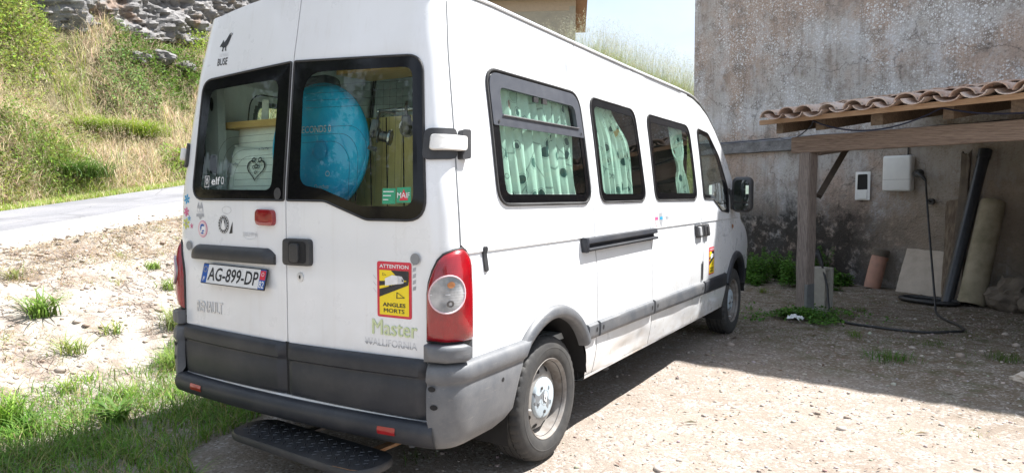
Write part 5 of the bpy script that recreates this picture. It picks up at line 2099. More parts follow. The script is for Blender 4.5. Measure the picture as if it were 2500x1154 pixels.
for k in range(4):
    x0, z0 = -.56 + .05 * k, 1.78 - .035 * k
    pts = [(x0, 1.52)] + [(x0 + .12 * (1 - math.cos(t)), z0 - .12 + .12 * math.sin(t)) for t in lin(0, math.pi / 2, 8)] + [(-.11, z0 + .005)]
    wire(pts)
for k in range(5):
    wire([(-.40, 1.66 - .035 * k), (-.11, 1.662 - .035 * k)])
mk('heating_wires', v, f, 'gap_black', ldoor)
v, f = [], []
for k in range(3):
    x1, z0 = .52 - .05 * k, 1.80 - .035 * k
    wire([(.10, z0)] + [(x1 - .13 + .13 * math.sin(t), z0 - .13 + .13 * math.cos(t)) for t in lin(0, math.pi / 2, 8)] + [(x1, 1.46)])
for k in range(5):
    x1 = .58 + .037 * k
    wire([(x1, 1.44), (x1 - .02, 1.98)])
for k in range(4):
    wire([(.11, 1.90 + .035 * k), (.74, 1.88 + .035 * k)])
mk('heating_wires', v, f, 'gap_black', rdoor)

# ---- side fittings (right and left)
for s in (1, -1):
    fn = sideR if s > 0 else sideL

    def bar(name, y0, y1, za0, zb0, za1, zb1, parent, h=0.026, mat='bumper_plastic', holes=()):
        prof = [(0, 0), (0.04, .6), (.12, .92), (.3, 1.0), (.7, 1.0), (.88, .92), (.96, .6), (1, 0)]
        ys = lin(y0, y1, max(6, int((y1 - y0) / .06)))
        v, f = [], []
        for i, y in enumerate(ys):
            t = (y - y0) / (y1 - y0)
            a, b = za0 + (za1 - za0) * t, zb0 + (zb1 - zb0) * t
            e = 1.0
            for (p, o) in prof:
                v.append(fn(y, a + (b - a) * p, h * o * e))
        m = len(prof)
        for i in range(len(ys) - 1):
            for k in range(m - 1):
                f.append((i * m + k, (i + 1) * m + k, (i + 1) * m + k + 1, i * m + k + 1))
        f += [tuple(range(m)), tuple((len(ys) - 1) * m + k for k in range(m - 1, -1, -1))]
        ob = mk(name, v, f, mat, parent, 40)
        for hy in holes:
            t = (hy - y0) / (y1 - y0)
            zc = .5 * (za0 + zb0) + t * .5 * (za1 + zb1 - za0 - zb0) + .006
            decal('bar_hole', circ(hy, zc, .014, .016, 10), fn, 'gap_black', ob, h * 1.03)
        return ob
    bar('side_cladding', 1.40, 1.535, .590, .690, .590, .690, van, mat='sunlit_faded_plastic', holes=(1.505,))
    bar('side_cladding', 1.565, 2.505, .590, .690, .580, .690, van, mat='sunlit_faded_plastic', holes=(1.60, 2.47))
    bar('side_cladding', 2.545, 3.785, .580, .690, .565, .685, van, mat='sunlit_faded_plastic', holes=(2.585, 3.74))
    bar('side_cladding', 3.825, 4.56, .565, .685, .555, .690, van, mat='bumper_plastic', holes=(3.87,))
    # wheel arch trims
    for yc, a0, a1, nm in ((YR, 30, 133, 'rear'), (YF, 18, 152, 'front')):
        v, f = [], []
        prof = [(.452, -.03), (.455, .012), (.462, .026), (.480, .033), (.508, .030), (.522, .018), (.528, -.001)]
        angs = lin(math.radians(a0), math.radians(a1), 40)
        for a in angs:
            for r, o in prof:
                y, z = yc + r * math.cos(a), .34 + r * math.sin(a)
                v.append(fn(y, z, o))
        m = len(prof)
        for i in range(len(angs) - 1):
            for k in range(m - 1):
                f.append((i * m + k, (i + 1) * m + k, (i + 1) * m + k + 1, i * m + k + 1))
        mk('arch_trim', v, f, 'sunlit_faded_plastic' if nm == 'rear' else 'bumper_plastic', van, 50)
        # liner
        v, f = [], []
        angs = lin(math.radians(6), math.radians(196), 30)
        for a in angs:
            for x in (.55, Wz(.6) - .012 - taper(yc)):
                v.append((s * x, yc + .463 * math.cos(a), .34 + .463 * math.sin(a)))
        for i in range(len(angs) - 1):
            f.append((2 * i, 2 * i + 1, 2 * i + 3, 2 * i + 2))
        b0 = len(v)
        v.append((s * .55, yc, .34))
        for i in range(len(angs) - 1):
            f.append((2 * i, 2 * i + 2, b0))
        mk('wheel_housing', v, f, 'gap_black', van, 60)
    # front door mirror
    mr = empty('mirror', (0, 0, 0))
    mr.parent = van

    def mb(p):
        return Vector((p.x * (1.0 - 0.3 * max(0, p.y) / .15), p.y, p.z * (1.0 - 0.12 * max(0, p.y) / .15)))
    rbox('mirror_housing', (s * 1.062, 4.91, 1.452), (.205, .17, .355), 'dark_plastic', mr, .055, 4, None, mb)
    rbox('mirror_arm', (s * .955, 4.90, 1.40), (.11, .07, .20), 'dark_plastic', mr, .02, 2)
    rbox('mirror_foot', (s * .915, 4.84, 1.39), (.05, .16, .26), 'dark_plastic', mr, .02, 2)

    def mg(a, b, o):
        return (s * (1.066 + a), 4.826 - o - 0.15 * a * 1.0, 1.452 + b + 0.0)
    v, f = fill_vf(mg, rpoly([(-.075, -.075, .02), (.075, -.075, .02), (.075, .145, .05), (-.072, .145, .05)], 4, 3), 0.016, 2)
    mk('mirror_glass', v, f, 'mirror_glass', mr)
    v, f = fill_vf(mg, rpoly([(-.072, -.155, .04), (.072, -.155, .04), (.075, -.088, .015), (-.075, -.088, .015)], 4, 3), 0.016, 2)
    mk('mirror_glass', v, f, 'mirror_glass', mr)
    # sliding door rail
    if s > 0:
        prof = [(0, 1.212), (.030, 1.208), (.043, 1.196), (.044, 1.180), (.040, 1.174), (.012, 1.171), (.010, 1.153), (.040, 1.150), (.044, 1.142), (.038, 1.132), (0, 1.128)]
        v, f = [], []
        ys = lin(1.385, 2.575, 24)
        for y in ys:
            for o, z in prof:
                v.append(fn(y, z + .006 * (y - 1.4), o))
        m = len(prof)
        for i in range(len(ys) - 1):
            for k in range(m - 1):
                f.append((i * m + k, (i + 1) * m + k, (i + 1) * m + k + 1, i * m + k + 1))
        f += [tuple(range(m)), tuple((len(ys) - 1) * m + k for k in range(m - 1, -1, -1))]
        rl = mk('door_rail', v, f, 'bumper_plastic', van, 35)
        rbox('rail_end', fn(1.375, 1.170, .022), (.05, .035, .092), 'bumper_plastic', rl, .012)
    # handles
    fd_ = [o for o in van.children if o.name.startswith('front_door')][-1]
    for (ya, yb, par) in (((3.60, 3.785, van),) if s > 0 else ()) + ((3.825, 3.975, fd_),):
        h = pad_on('side_handle', [(ya, 1.085, .025), (yb, 1.085, .025), (yb, 1.195, .025), (ya, 1.195, .025)], fn, .028, 'dark_plastic', par)
        pad_on('handle_grip', [(ya + .05, 1.10, .01), (ya + .09, 1.10, .01), (ya + .09, 1.18, .01), (ya + .05, 1.18, .01)], lambda a, b, o, fn=fn: fn(a, b, o + .028), .012, 'badge_grey' if par is van else 'dark_plastic', h)
    decal('rub_stop', rpoly([(3.75, .70, .015), (3.79, .70, .015), (3.79, .87, .015), (3.75, .87, .015)], 3, 3), fn, 'dark_plastic', van, .008)
    pad_on('side_slot', [(.315, 1.115, .012), (.345, 1.115, .012), (.345, 1.235, .012), (.315, 1.235, .012)], fn, .010, 'dark_plastic', van)
    decal('fender_lamp', circ(4.92, 1.13, .035, .02, 12), fn, 'orange_bulb', van, .006)

# ---- underbody
mk('underbody', *box_vf((0, 2.9, .37), (1.10, 5.5, .12)), 'gap_black', van)
for s in (1, -1):
    mk('floor_rail', *box_vf((s * .72, 3.02, .37), (.36, 3.14, .10)), 'gap_black', van)
    mk('floor_rail', *box_vf((s * .72, .27, .42), (.36, .46, .10)), 'gap_black', van)
    mk('floor_rail', *box_vf((s * .70, 5.64, .42), (.36, .20, .10)), 'gap_black', van)
mk('axle', *tube_vf([(-.8, YR, .33), (.8, YR, .33)], .05, 10), 'metal_dark', van)
rbox('spare_tank', (-.2, 1.9, .27), (.5, .9, .16), 'metal_dark', van, .05)
mk('load_floor', *box_vf((0, 2.6, .62), (1.70, 4.9, .04)), 'interior_grey', van)

# ---- rear folding step
stp = empty('rear_step', (0, 0, 0))
stp.parent = van
SC = Vector((.185, -.06, .275))


def step_outline(k):
    pts = rpoly([(-.50, -.135, .13), (.50, -.135, .13), (.50, .135, .12), (-.50, .135, .12)], 8, 6)
    return [(a * k, b * k if k == 1 else b * (1 - (1 - k) * 3.2)) for a, b in pts]


SR = Matrix.Rotation(math.radians(-4), 3, 'Z')


def sp(a, b, z):
    return SC + SR @ Vector((a, b, z))


rings = [(1.0, -.036), (1.005, -.026), (1.0, -.008), (.992, -.001), (.975, 0.0), (.6, 0.0), (.2, 0.0)]
v, f = [], []
n = 0
for k, z in rings:
    o = step_outline(k) if k > .9 else [(a * k, b * k) for a, b in step_outline(1)]
    n = len(o)
    v += [sp(a, b, z) for a, b in o]
for r in range(len(rings) - 1):
    for i in range(n):
        j = (i + 1) % n
        f.append((r * n + i, r * n + j, (r + 1) * n + j, (r + 1) * n + i))
f.append(tuple((len(rings) - 1) * n + i for i in range(n)))
f.append(tuple(reversed(range(n))))
mk('step_plate', v, f, 'dark_plastic', stp, 35)
# raised anti-slip studs
v, f = [], []
for i in range(20):
    for j in range(7):
        a, b = -.44 + i * .0467 + (.012 if j % 2 else -.012), -.088 + j * .029
        if abs(a) > .40 and abs(b) > .06:
            continue
        t = math.radians(45 if (i + j) % 2 else -45)
        c = [(a + .013 * math.cos(t), b + .013 * math.sin(t)), (a - .004 * math.sin(t), b + .004 * math.cos(t)), (a - .013 * math.cos(t), b - .013 * math.sin(t)), (a + .004 * math.sin(t), b - .004 * math.cos(t))]
        b0 = len(v)
        v += [sp(x, y, .0006) for x, y in c] + [sp(a + (x - a) * .6, b + (y - b) * .6, .0045) for x, y in c]
        f += [(b0 + k, b0 + (k + 1) % 4, b0 + 4 + (k + 1) % 4, b0 + 4 + k) for k in range(4)] + [(b0 + 4, b0 + 5, b0 + 6, b0 + 7)]
so = mk('step_studs', v, f, 'bumper_plastic', stp)
so['kind'] = 'stuff'
v, f = tube_vf([sp(a, b, -.030) for a, b in step_outline(1.0)[8:26]], .006, 6)
for a in (-.18, .30):
    mk('step_bracket', *box_vf(sp(a, .26, -.026), (.05, .30, .016), SR), 'rust' if a > 0 else 'metal_dark', stp)
rbox('step_box', sp(0, .38, .0), (.7, .2, .06), 'metal_dark', stp, .01)
decal('worn_patch', [(a, b) for a, b in ((.33, -.1335), (.44, -.122), (.47, -.102), (.43, -.116), (.33, -.1295))], lambda a, b, o: sp(a, b - .0, .0008), 'rust', stp, 0)

# ---- wheels
wheel0 = empty('wheel', (0, 0, 0))
TW, TR = .112, .350
prof = [(-TW * .78, .205), (-TW * .98, .235), (-TW * 1.02, .275), (-TW * .96, .318), (-TW * .84, .338), (-.070, .346), (-.058, .348), (-.057, .339), (-.050, .339), (-.049, .349), (-.024, .350), (-.023, .340), (-.016, .340), (-.015, .350), (.015, .350), (.016, .340), (.023, .340), (.024, .350), (.049, .349), (.050, .339), (.057, .339), (.058, .348), (.070, .346), (TW * .84, .338), (TW * .90, .332), (TW * .965, .316), (TW * 1.015, .290), (TW * 1.02, .272), (TW * 1.0, .250), (TW * .955, .232), (TW * .90, .222), (TW * .80, .214), (TW * .74, .205)]
N = 120
V, F = [], []
m = len(prof)
for k in range(N):
    a = 2 * math.pi * k / N
    for (t, r) in prof:
        rr = r
        if k % 3 == 0 and r > .325 and abs(t) > .056:
            rr = r - .0065
        elif k % 6 == 0 and r > .345:
            rr = r - .003
        V.append((t, rr * math.cos(a), rr * math.sin(a)))
for k in range(N):
    k2 = (k + 1) % N
    for i in range(m - 1):
        F.append((k * m + i, k2 * m + i, k2 * m + i + 1, k * m + i + 1))
tyre = mk('tyre', V, F, 'tyre', wheel0, 28)
# raised sidewall ring with lettering blocks
v, f = lathe_vf([(TW * 1.018, .288), (TW * 1.03, .285), (TW * 1.03, .281), (TW * 1.02, .278)], 72)
mk('sidewall_rib', v, f, 'tyre', tyre, 40)
v, f = lathe_vf([(.070, .204), (.098, .214), (.105, .222), (.100, .226), (.094, .224), (.088, .214)], 64)
rim = mk('rim', v, f, 'rim_rust', wheel0, 40)
v, f = lathe_vf([(.098, .214), (.072, .203), (.030, .198), (.005, .190), (-.005, .180)], 64)
mk('rim_barrel', v, f, 'rim_rust', rim, 50)
v, f = lathe_vf([(-.004, .197), (.010, .190), (.026, .182), (.046, .168), (.058, .150), (.064, .132), (.064, .118), (.058, .110), (.050, .05), (.050, .0001)], 64)
mk('rim_disc', v, f, 'rim_steel', rim, 50)
for k in range(10):
    a = 2 * math.pi * (k + .3) / 10
    r0 = .160
    c = []
    for t in lin(0, 2 * math.pi, 15)[:-1]:
        dr, dt = .0150 * math.cos(t), .0165 * math.sin(t)
        r = r0 + dr
        xx = float(np.interp(r, [.132, .150, .168, .182], [.064, .058, .046, .026])) + .0022
        aa = a + dt / r0
        c.append((xx, r * math.cos(aa), r * math.sin(aa)))
    mk('rim_hole', c, [tuple(range(14))], 'gap_black', rim)
v, f = lathe_vf([(.055, .114), (.070, .113), (.078, .108), (.081, .096), (.083, .0001)], 48)
hub = mk('hub_cap', v, f, 'hub_grey', wheel0, 40)
v, f = lathe_vf([(.083, .042), (.078, .036), (.078, .0001)], 32)
mk('hub_centre', v, f, 'rim_steel', hub, 40)
v, f = ring_vf(lambda a, b, o: (.086, a, b), [(-.018, 0), (0, -.030), (.018, 0), (0, .030)], [(-.008, 0), (0, -.014), (.008, 0), (0, .014)], 0, 0, 1)
mk('diamond_emblem', v, f, 'plate_white', hub)
for k in range(5):
    a = 2 * math.pi * k / 5 + .5
    mk('wheel_bolt', *tube_vf([(.080, .074 * math.cos(a), .074 * math.sin(a)), (.087, .074 * math.cos(a), .074 * math.sin(a))], .010, 6), 'metal_dark' if k % 2 else 'hub_grey', hub)
mk('valve', *tube_vf([(.06, -.168, .03), (.085, -.160, .028)], .005, 6), 'print_white', rim)


def clone(o, parent):
    c = o.copy()
    COL.objects.link(c)
    c.parent = parent
    for ch in o.children:
        clone(ch, c)
    return c


spots = [(.848, YR, 1, 20, 0), (.838, YF, 1, 95, .14), (-.848, YR, -1, 50, 0), (-.838, YF, -1, 10, .14)]
for i, (x, y, s, a, st_) in enumerate(spots):
    w = wheel0 if i == 0 else clone(wheel0, van)
    w.parent = van
    w.location = (x, y, .343)
    w.rotation_euler = (math.radians(a), 0, (0 if s > 0 else math.pi))

# ---- interior
mk('bulkhead_board', *box_vf((.47, .36, 1.60), (.78, .03, .54)), 'wood_cabinet', van)
for k in range(7):
    mk('board_groove', *box_vf((.14 + .11 * k, .343, 1.60), (.004, .006, .53)), 'gap_black', van)
mk('shelf', *box_vf((-.42, .42, 1.875), (.86, .36, .035)), 'wood_shelf', van)
mk('shelf', *box_vf((.41, .45, 2.12), (.74, .26, .03)), 'wood_shelf', van)
mk('bed_base', *box_vf((0, .95, 1.36), (1.70, 1.5, .10)), 'bedding', van)
mk('interior_post', *box_vf((-.80, .19, 1.75), (.12, .05, 1.0)), 'interior_grey', van)
decal('post_hole', circ(-.79, 1.99, .018, .04, 12), lambda a, b, o: (a, .163, b), 'gap_black', van, 0)
decal('post_hole', rpoly([(-.82, 1.60, .01), (-.76, 1.60, .01), (-.76, 1.70, .01), (-.82, 1.70, .01)], 3, 2), lambda a, b, o: (a, .163, b), 'gap_black', van, 0)
mk('added_cab_screen', *box_vf((0, 3.845, 1.48), (1.62, .03, 1.70)), 'seat_fabric', van)  # dark cloth added to block the bright windscreen behind the side windows
mk('ceiling_lining', *box_vf((0, 2.1, 2.40), (1.40, 3.6, .02)), 'interior_grey', van)


def seat(x, y, mat='seat_fabric'):
    st = empty('seat', (0, 0, 0))
    st.parent = van
    rbox('seat_cushion', (x, y + .20, .98), (.46, .48, .16), mat, st, .05, 3)
    rbox('backrest', (x, y - .05, 1.30), (.46, .14, .62), mat, st, .06, 3, Matrix.Rotation(math.radians(10), 3, 'X'))
    rbox('headrest', (x, y - .13, 1.72), (.28, .10, .20), mat, st, .045, 3)


seat(.46, 4.02)
seat(-.46, 4.02)
seat(.40, 3.05)
seat(-.20, 3.05)
rbox('dashboard', (0, 4.98, 1.12), (1.62, .46, .34), 'dark_plastic', van, .06, 3)

# ------------------------------------------------------------------ things inside the van


def curtain(name, yfn0, yfn1, z0, z1, folds, s, label, depth=0.018, off=-0.042, nz=26, ny=70):
    V, F = [], []
    for j in range(nz):
        t = j / (nz - 1)
        z = z0 + (z1 - z0) * t
        ya, yb = yfn0(t), yfn1(t)
        for i in range(ny):
            u = i / (ny - 1)
            y = ya + (yb - ya) * u
            ph = u * folds * 2 * math.pi + .6 * math.sin(5 * u + 2 * t)
            o = off + depth * math.sin(ph) * (0.7 + .3 * (1 - t)) + 0.006 * math.sin(ph * 2.3 + 3 * t)
            V.append((s * (Wz(z) + o), y, z))
    for j in range(nz - 1):
        for i in range(ny - 1):
            F.append((j * ny + i, j * ny + i + 1, (j + 1) * ny + i + 1, (j + 1) * ny + i))
    c = mk(name, V, F, 'curtain_print', None, 180)
    tag(c, label, 'curtain', 'curtains in the van windows')
    return c


curtain('curtain', lambda t: .535, lambda t: 1.43 - .01 * math.sin(6 * t), 1.45, 2.06, 10, 1, 'pale curtain with leaf print drawn across the rearmost side window')
curtain('curtain', lambda t: 1.69, lambda t: 2.33 - .20 * ss(.60, 1.0, t) + .02 * math.sin(5 * t), 1.45, 2.06, 7, 1, 'leaf-print curtain half drawn in the middle side window')
curtain('curtain', lambda t: 3.32 + .10 * math.exp(-((t - .42) / .16) ** 2) - .05 * t, lambda t: 3.63 - .10 * math.exp(-((t - .42) / .16) ** 2), 1.465, 2.03, 4, 1, 'leaf-print curtain tied back in the sliding door window')
for ya_, yb_, lb_ in ((1.66, 2.46, 'unseen leaf-print curtain added to block light at the middle far-side window'), (2.66, 3.70, 'unseen leaf-print curtain added to block light at the front far-side window')):
    curtain('curtain', lambda t, q=ya_: q, lambda t, q=yb_: q, 1.42, 2.08, 7, -1, lb_)  # unseen closed curtains, added to cut the light from the left

# the round blue pop-up tent bag
tn = empty('tent_bag', (.022, .205, 1.715), (math.radians(-3), 0, math.radians(2)))
tag(tn, 'round flat blue pop-up tent bag behind the right rear window', 'tent bag')
v, f = lathe_vf([(-.028, .0001), (-.030, .15), (-.034, .26), (-.030, .305), (-.012, .330), (.012, .330), (.03, .305), (.034, .2), (.03, .0001)], 72, 'z')
v = [(x + .006 * math.sin(9 * y), z + .004 * math.sin(11 * x + 7 * y), y) for (x, y, z) in v]
disc = mk('disc', v, f, 'tent_blue', tn, 60)
v, f = tube_vf([(.326 * math.cos(a), 0, .326 * math.sin(a)) for a in lin(0, 2 * math.pi, 61)[:-1]], .012, 6, True)
mk('edge_band', v, f, 'tent_blue', tn, 60)


def tfn(a, b, o):
    return (a, -.038 - o + .004 * math.sin(11 * a + 7 * b), b)


text_on('lettering', '2 SECONDS 0', tfn, -.13, .075, .25, .036, 'print_palegrey', tn, .008, .004)
text_on('lettering', 'Quechua', tfn, .02, -.215, .095, .026, 'print_palegrey', tn, .008, .0)
decal('tent_drawing', [(-.01, -.03), (.02, .035), (.06, .04), (.09, .0), (.085, -.05), (.03, -.065)], tfn, 'print_cyan', tn, .003)
v, f = ring_vf(tfn, circ(.10, -.135, .014, .014, 14), circ(.10, -.135, .011, .011, 14), .003, .003, 1)
mk('round_mark', v, f, 'print_palegrey', tn)


def cushion(name, c, sx, sz, sy, rotz, rotx, label):
    o = empty(name, c, (rotx, 0, rotz))
    V, F = [], []
    n = 16
    for sd in (-1, 1):
        for i in range(n + 1):
            for j in range(n + 1):
                a, b = -1 + 2 * i / n, -1 + 2 * j / n
                e = max(0, (1 - a ** 4) * (1 - b ** 4)) ** .5
                pin = 1 - .10 * (1 - a * a) * b * b - 0 * a
                V.append((a * sx / 2 * (1 - .07 * (1 - b * b)), sd * sy / 2 * e + .006 * mnoise.noise(Vector((a * 3, b * 3, sd))), b * sz / 2 * (1 - .07 * (1 - a * a))))
    for sd in range(2):
        b0 = sd * (n + 1) ** 2
        for i in range(n):
            for j in range(n):
                F.append((b0 + i * (n + 1) + j, b0 + (i + 1) * (n + 1) + j, b0 + (i + 1) * (n + 1) + j + 1, b0 + i * (n + 1) + j + 1))
    mk('cushion_body', V, F, 'pillow', o, 180)
    tag(o, label, 'pillow', 'pillows in the back of the van')
    return o


pil = cushion('pillow', (-.50, .27, 1.585), .52, .36, .14, 0.05, math.radians(-10), 'grey-white pillow printed with a dark heart behind left rear window')
cushion('pillow', (-.53, .34, 1.755), .54, .26, .13, -.03, math.radians(-6), 'plain grey-white pillow above the heart pillow')


def hfn(a, b, o):
    e = max(0, (1 - (a / .26) ** 4) * (1 - (b / .18) ** 4)) ** .5
    return (a, -.07 * e - o - .008, b)


hx, hzz = .03, .02
heart = []
for t in lin(0, 2 * math.pi, 31)[:-1]:
    heart.append((hx + .0045 * 16 * math.sin(t) ** 3, hzz + .0068 * (13 * math.cos(t) - 5 * math.cos(2 * t) - 2 * math.cos(3 * t) - math.cos(4 * t)) * .62))
hin = [(hx + (a - hx) * .86, hzz + (b - hzz) * .88) for a, b in heart]
v, f = ring_vf(hfn, heart, hin, .002, .002, 1)
mk('heart_print', v, f, 'print_black', pil)
for (a, b, r) in ((.005, .07, .016), (.055, .07, .016), (.03, .035, .014), (.012, .03, .01), (.048, .03, .01), (.03, .0, .010)):
    v, f = ring_vf(hfn, circ(a, b, r, r, 10), circ(a, b, r * .6, r * .6, 10), .002, .002, 1)
    mk('heart_curl', v, f, 'print_black', pil)
for cx_ in (.06, -.16):
    for k in range(5):
        decal('print_sprig', circ(cx_ - .032 + .016 * k, (.135 if cx_ > 0 else .05) + .004 * (k % 2), .008, .006, 7), hfn, 'print_grey', pil, .002)


def reel(c, rot, label):
    r = empty('fishing_reel', c, rot)
    v, f = lathe_vf([(-.035, .0001), (-.035, .034), (-.028, .036), (-.022, .026), (.012, .026), (.016, .036), (.030, .036), (.034, .02), (.034, .0001)], 24)
    mk('spool', v, f, 'metal_dark', r, 40)
    v, f = lathe_vf([(.020, .038), (.028, .038), (.028, .034), (.02, .034), (.020, .038)], 24)
    mk('spool_rim', v, f, 'metal_bright', r, 40)
    rbox('reel_body', (-.055, 0, .03), (.04, .045, .09), 'metal_dark', r, .012, 2)
    mk('reel_foot', *tube_vf([(-.05, 0, .07), (-.045, 0, .115), (0, 0, .12), (.03, 0, .12)], .007, 6), 'metal_dark', r)
    mk('crank', *tube_vf([(-.05, -.02, .02), (-.055, -.055, -.02), (-.04, -.06, -.065)], .005, 6), 'metal_dark', r)
    mk('crank_knob', *tube_vf([(-.055, -.06, -.065), (-.015, -.06, -.07)], .011, 8), 'dark_plastic', r)
    v, f = tube_vf([(.03, .04 * math.cos(a), .04 * math.sin(a)) for a in lin(-1.2, 1.9, 12)], .003, 5)
    mk('bail_wire', v, f, 'metal_bright', r)
    tag(r, label, 'fishing reel', 'fishing reels hanging behind the rear window')
    return r


reel((.475, .20, 1.755), (0, .2, .5), 'dark fishing reel hanging in front of the wooden boards, left one')
reel((.60, .22, 1.79), (0, -.3, 2.2), 'dark fishing reel hanging in front of the wooden boards, right one')
o = tube('rod_holder', [(.40, .24, 1.885), (.78, .24, 1.885)], .011, 'metal_bright')
tag(o, 'short pale rod rack above the fishing reels in the rear window', 'rack')
o = mk('price_tag', *box_vf((-.50, .30, 1.955), (.055, .004, .11), Matrix.Rotation(.12, 3, 'Y')), 'paper', None)
tag(o, 'small pale paper card standing on the shelf behind left rear window', 'card')
o = mk('permit_card', *box_vf((.905 - .02, 4.36, 1.50), (.004, .10, .09)), 'paper', None)
tag(o, 'small white permit card in the front door window', 'card')
bp = empty('backpack', (-.28, .50, 1.90))
rbox('pack_body', (0, 0, .13), (.26, .16, .24), 'bedding', bp, .06, 3)
rbox('pack_pocket', (0, -.09, .09), (.18, .05, .12), 'seat_fabric', bp, .02, 2)
tag(bp, 'dark bag on the wooden shelf behind left rear window', 'bag')

# ================================================================== CARPORT
WROT = Matrix.Rotation(math.atan2(WD[1], WD[0]), 3, 'Z')      # x along the wall, y into the house
carport = empty('carport', w2(4.93, 3.0, 0))
tag(carport, 'open wooden lean-to carport with a clay tile roof against the house', 'carport')


def rel(o):
    """parent to the carport keeping world placement"""
    o.parent = carport
    o.matrix_parent_inverse = Matrix.Translation(-Vector(carport.location))
    return o


def wbox(name, l0, l1, d0, d1, z0, z1, mat, bev=0.006, jit=0.0):
    c = w2((l0 + l1) / 2, (d0 + d1) / 2, (z0 + z1) / 2)
    bm = bmesh.new()
    bmesh.ops.create_cube(bm, size=1.0)
    L, Dp, Hh = l1 - l0, d1 - d0, z1 - z0
    for v in bm.verts:
        v.co = Vector((v.co.x * L, v.co.y * Dp, v.co.z * Hh))
    cuts = 10
    long_ax = max(range(3), key=lambda i: (L, Dp, Hh)[i])
    es = [e for e in bm.edges if abs((e.verts[0].co - e.verts[1].co)[long_ax]) > 1e-4]
    bmesh.ops.subdivide_edges(bm, edges=es, cuts=cuts)
    se = [e for e in bm.edges if e.is_manifold and e.calc_face_angle(0) > 1.0]
    bmesh.ops.bevel(bm, geom=se, offset=bev, segments=2, affect='EDGES')
    for v in bm.verts:
        if jit:
            p = v.co * 3.1 + Vector((l0, d0, z0))
            v.co += Vector((mnoise.noise(p), mnoise.noise(p + Vector((9, 0, 0))), mnoise.noise(p + Vector((0, 9, 0))))) * jit
    me = bpy.data.meshes.new(name)
    bm.to_mesh(me)
    bm.free()
    o = obj_of(name, me, mat, None, 40)
    o.location = c
    o.rotation_euler = WROT.to_euler()
    return o


def along(o):
    o.parent = carport
    o.location = Vector(o.location) - Vector(carport.location)
    return o


along(wbox('post', 4.775, 4.935, 2.96, 3.115, 0.06, 1.945, 'post_wood', .012, .010))
along(wbox('post', 8.40, 8.56, 2.96, 3.115, 0.02, 1.945, 'post_wood', .012, .010))
along(wbox('post_foot', 4.80, 5.09, 2.88, 3.20, -0.03, 0.062, 'concrete_block', .02, .012))
along(wbox('post_shoe', 4.905, 4.948, 2.985, 3.122, 0.06, 0.36, 'galvanised', .004))
along(wbox('beam', 4.66, 8.75, 3.0, 3.105, 1.945, 2.140, 'beam_wood', .008, .010))
# diagonal brace from post towards the wall
bv, bf = tube_vf([w2(4.95, 2.95, 1.42), w2(4.95, 2.45, 1.98)], .05, 4)
rel(mk('brace', bv, bf, 'dark_board'))
bv, bf = tube_vf([w2(4.95, 2.98, 1.96), w2(4.95, 0.0, 2.32)], .055, 4)
rel(mk('side_beam', bv, bf, 'post_wood'))

RSL = 0.142


def roof_z(d):
    return 2.318 + RSL * (3.45 - d)


for k, l in enumerate((4.60, 5.13, 5.83, 6.55, 7.17, 7.85, 8.5)):
    V = []
    wd2 = .058 + .008 * ((k * 7) % 3 - 1)
    for d in (3.24 - .03 * (k % 2), 0.02):
        for (dl, dz) in ((-wd2, -.165), (wd2, -.165), (wd2, -.012), (-wd2, -.012)):
            V.append(w2(l + dl, d, roof_z(d) + dz))
    o = rel(mk('rafter', V, [(0, 1, 2, 3), (7, 6, 5, 4), (0, 4, 5, 1), (1, 5, 6, 2), (2, 6, 7, 3), (3, 7, 4, 0)], 'rafter_wood'))
# front batten and boarding
V = []
for d in (3.42, 3.38):
    for l in (4.44, 8.72):
        for z in (-.035, .020):
            V.append(w2(l, d, roof_z(3.4) + z + 0.004 * (l - 4.2) * 0))
rel(mk('batten', V, [(0, 2, 3, 1), (4, 5, 7, 6), (0, 4, 6, 2), (1, 3, 7, 5), (0, 1, 5, 4), (2, 6, 7, 3)], 'fascia_wood'))
for k in range(12):
    l0 = 4.47 + k * .355
    V = []
    for d in (3.36, 0.02):
        for (a, z) in ((l0, -.008), (l0 + .345, -.008), (l0 + .345, .012), (l0, .012)):
            V.append(w2(a, d, roof_z(d) + z))
    rel(mk('roof_board', V, [(0, 1, 2, 3), (7, 6, 5, 4), (0, 4, 5, 1), (1, 5, 6, 2), (2, 6, 7, 3), (3, 7, 4, 0)], 'dark_board'))


def tile_mesh(name, up_):
    n, th, Lt = 8, .013, .45
    V, F = [], []
    for (u, r) in ((0.0, .124), (Lt, .100)):
        for rr in (r, r - th):
            for k in range(n + 1):
                a = math.pi * (0.06 + 0.88 * k / n)
                x, z = rr * math.cos(a), rr * math.sin(a) * (.80 if up_ else .62)
                V.append((x, u, z if up_ else -z))
    m = n + 1
    o0, i0, o1, i1 = 0, m, 2 * m, 3 * m
    for k in range(n):
        F += [(o0 + k, o0 + k + 1, o1 + k + 1, o1 + k), (i0 + k + 1, i0 + k, i1 + k, i1 + k + 1), (o0 + k + 1, o0 + k, i0 + k, i0 + k + 1), (o1 + k, o1 + k + 1, i1 + k + 1, i1 + k)]
    F += [(o0, o1, i1, i0), (o0 + n, i0 + n, i1 + n, o1 + n)]
    me = bpy.data.meshes.new(name)
    me.from_pydata(V, [], F)
    me.materials.append(MATS['terracotta_tile'])
    me.shade_smooth()
    me.set_sharp_from_angle(angle=math.radians(40))
    return me


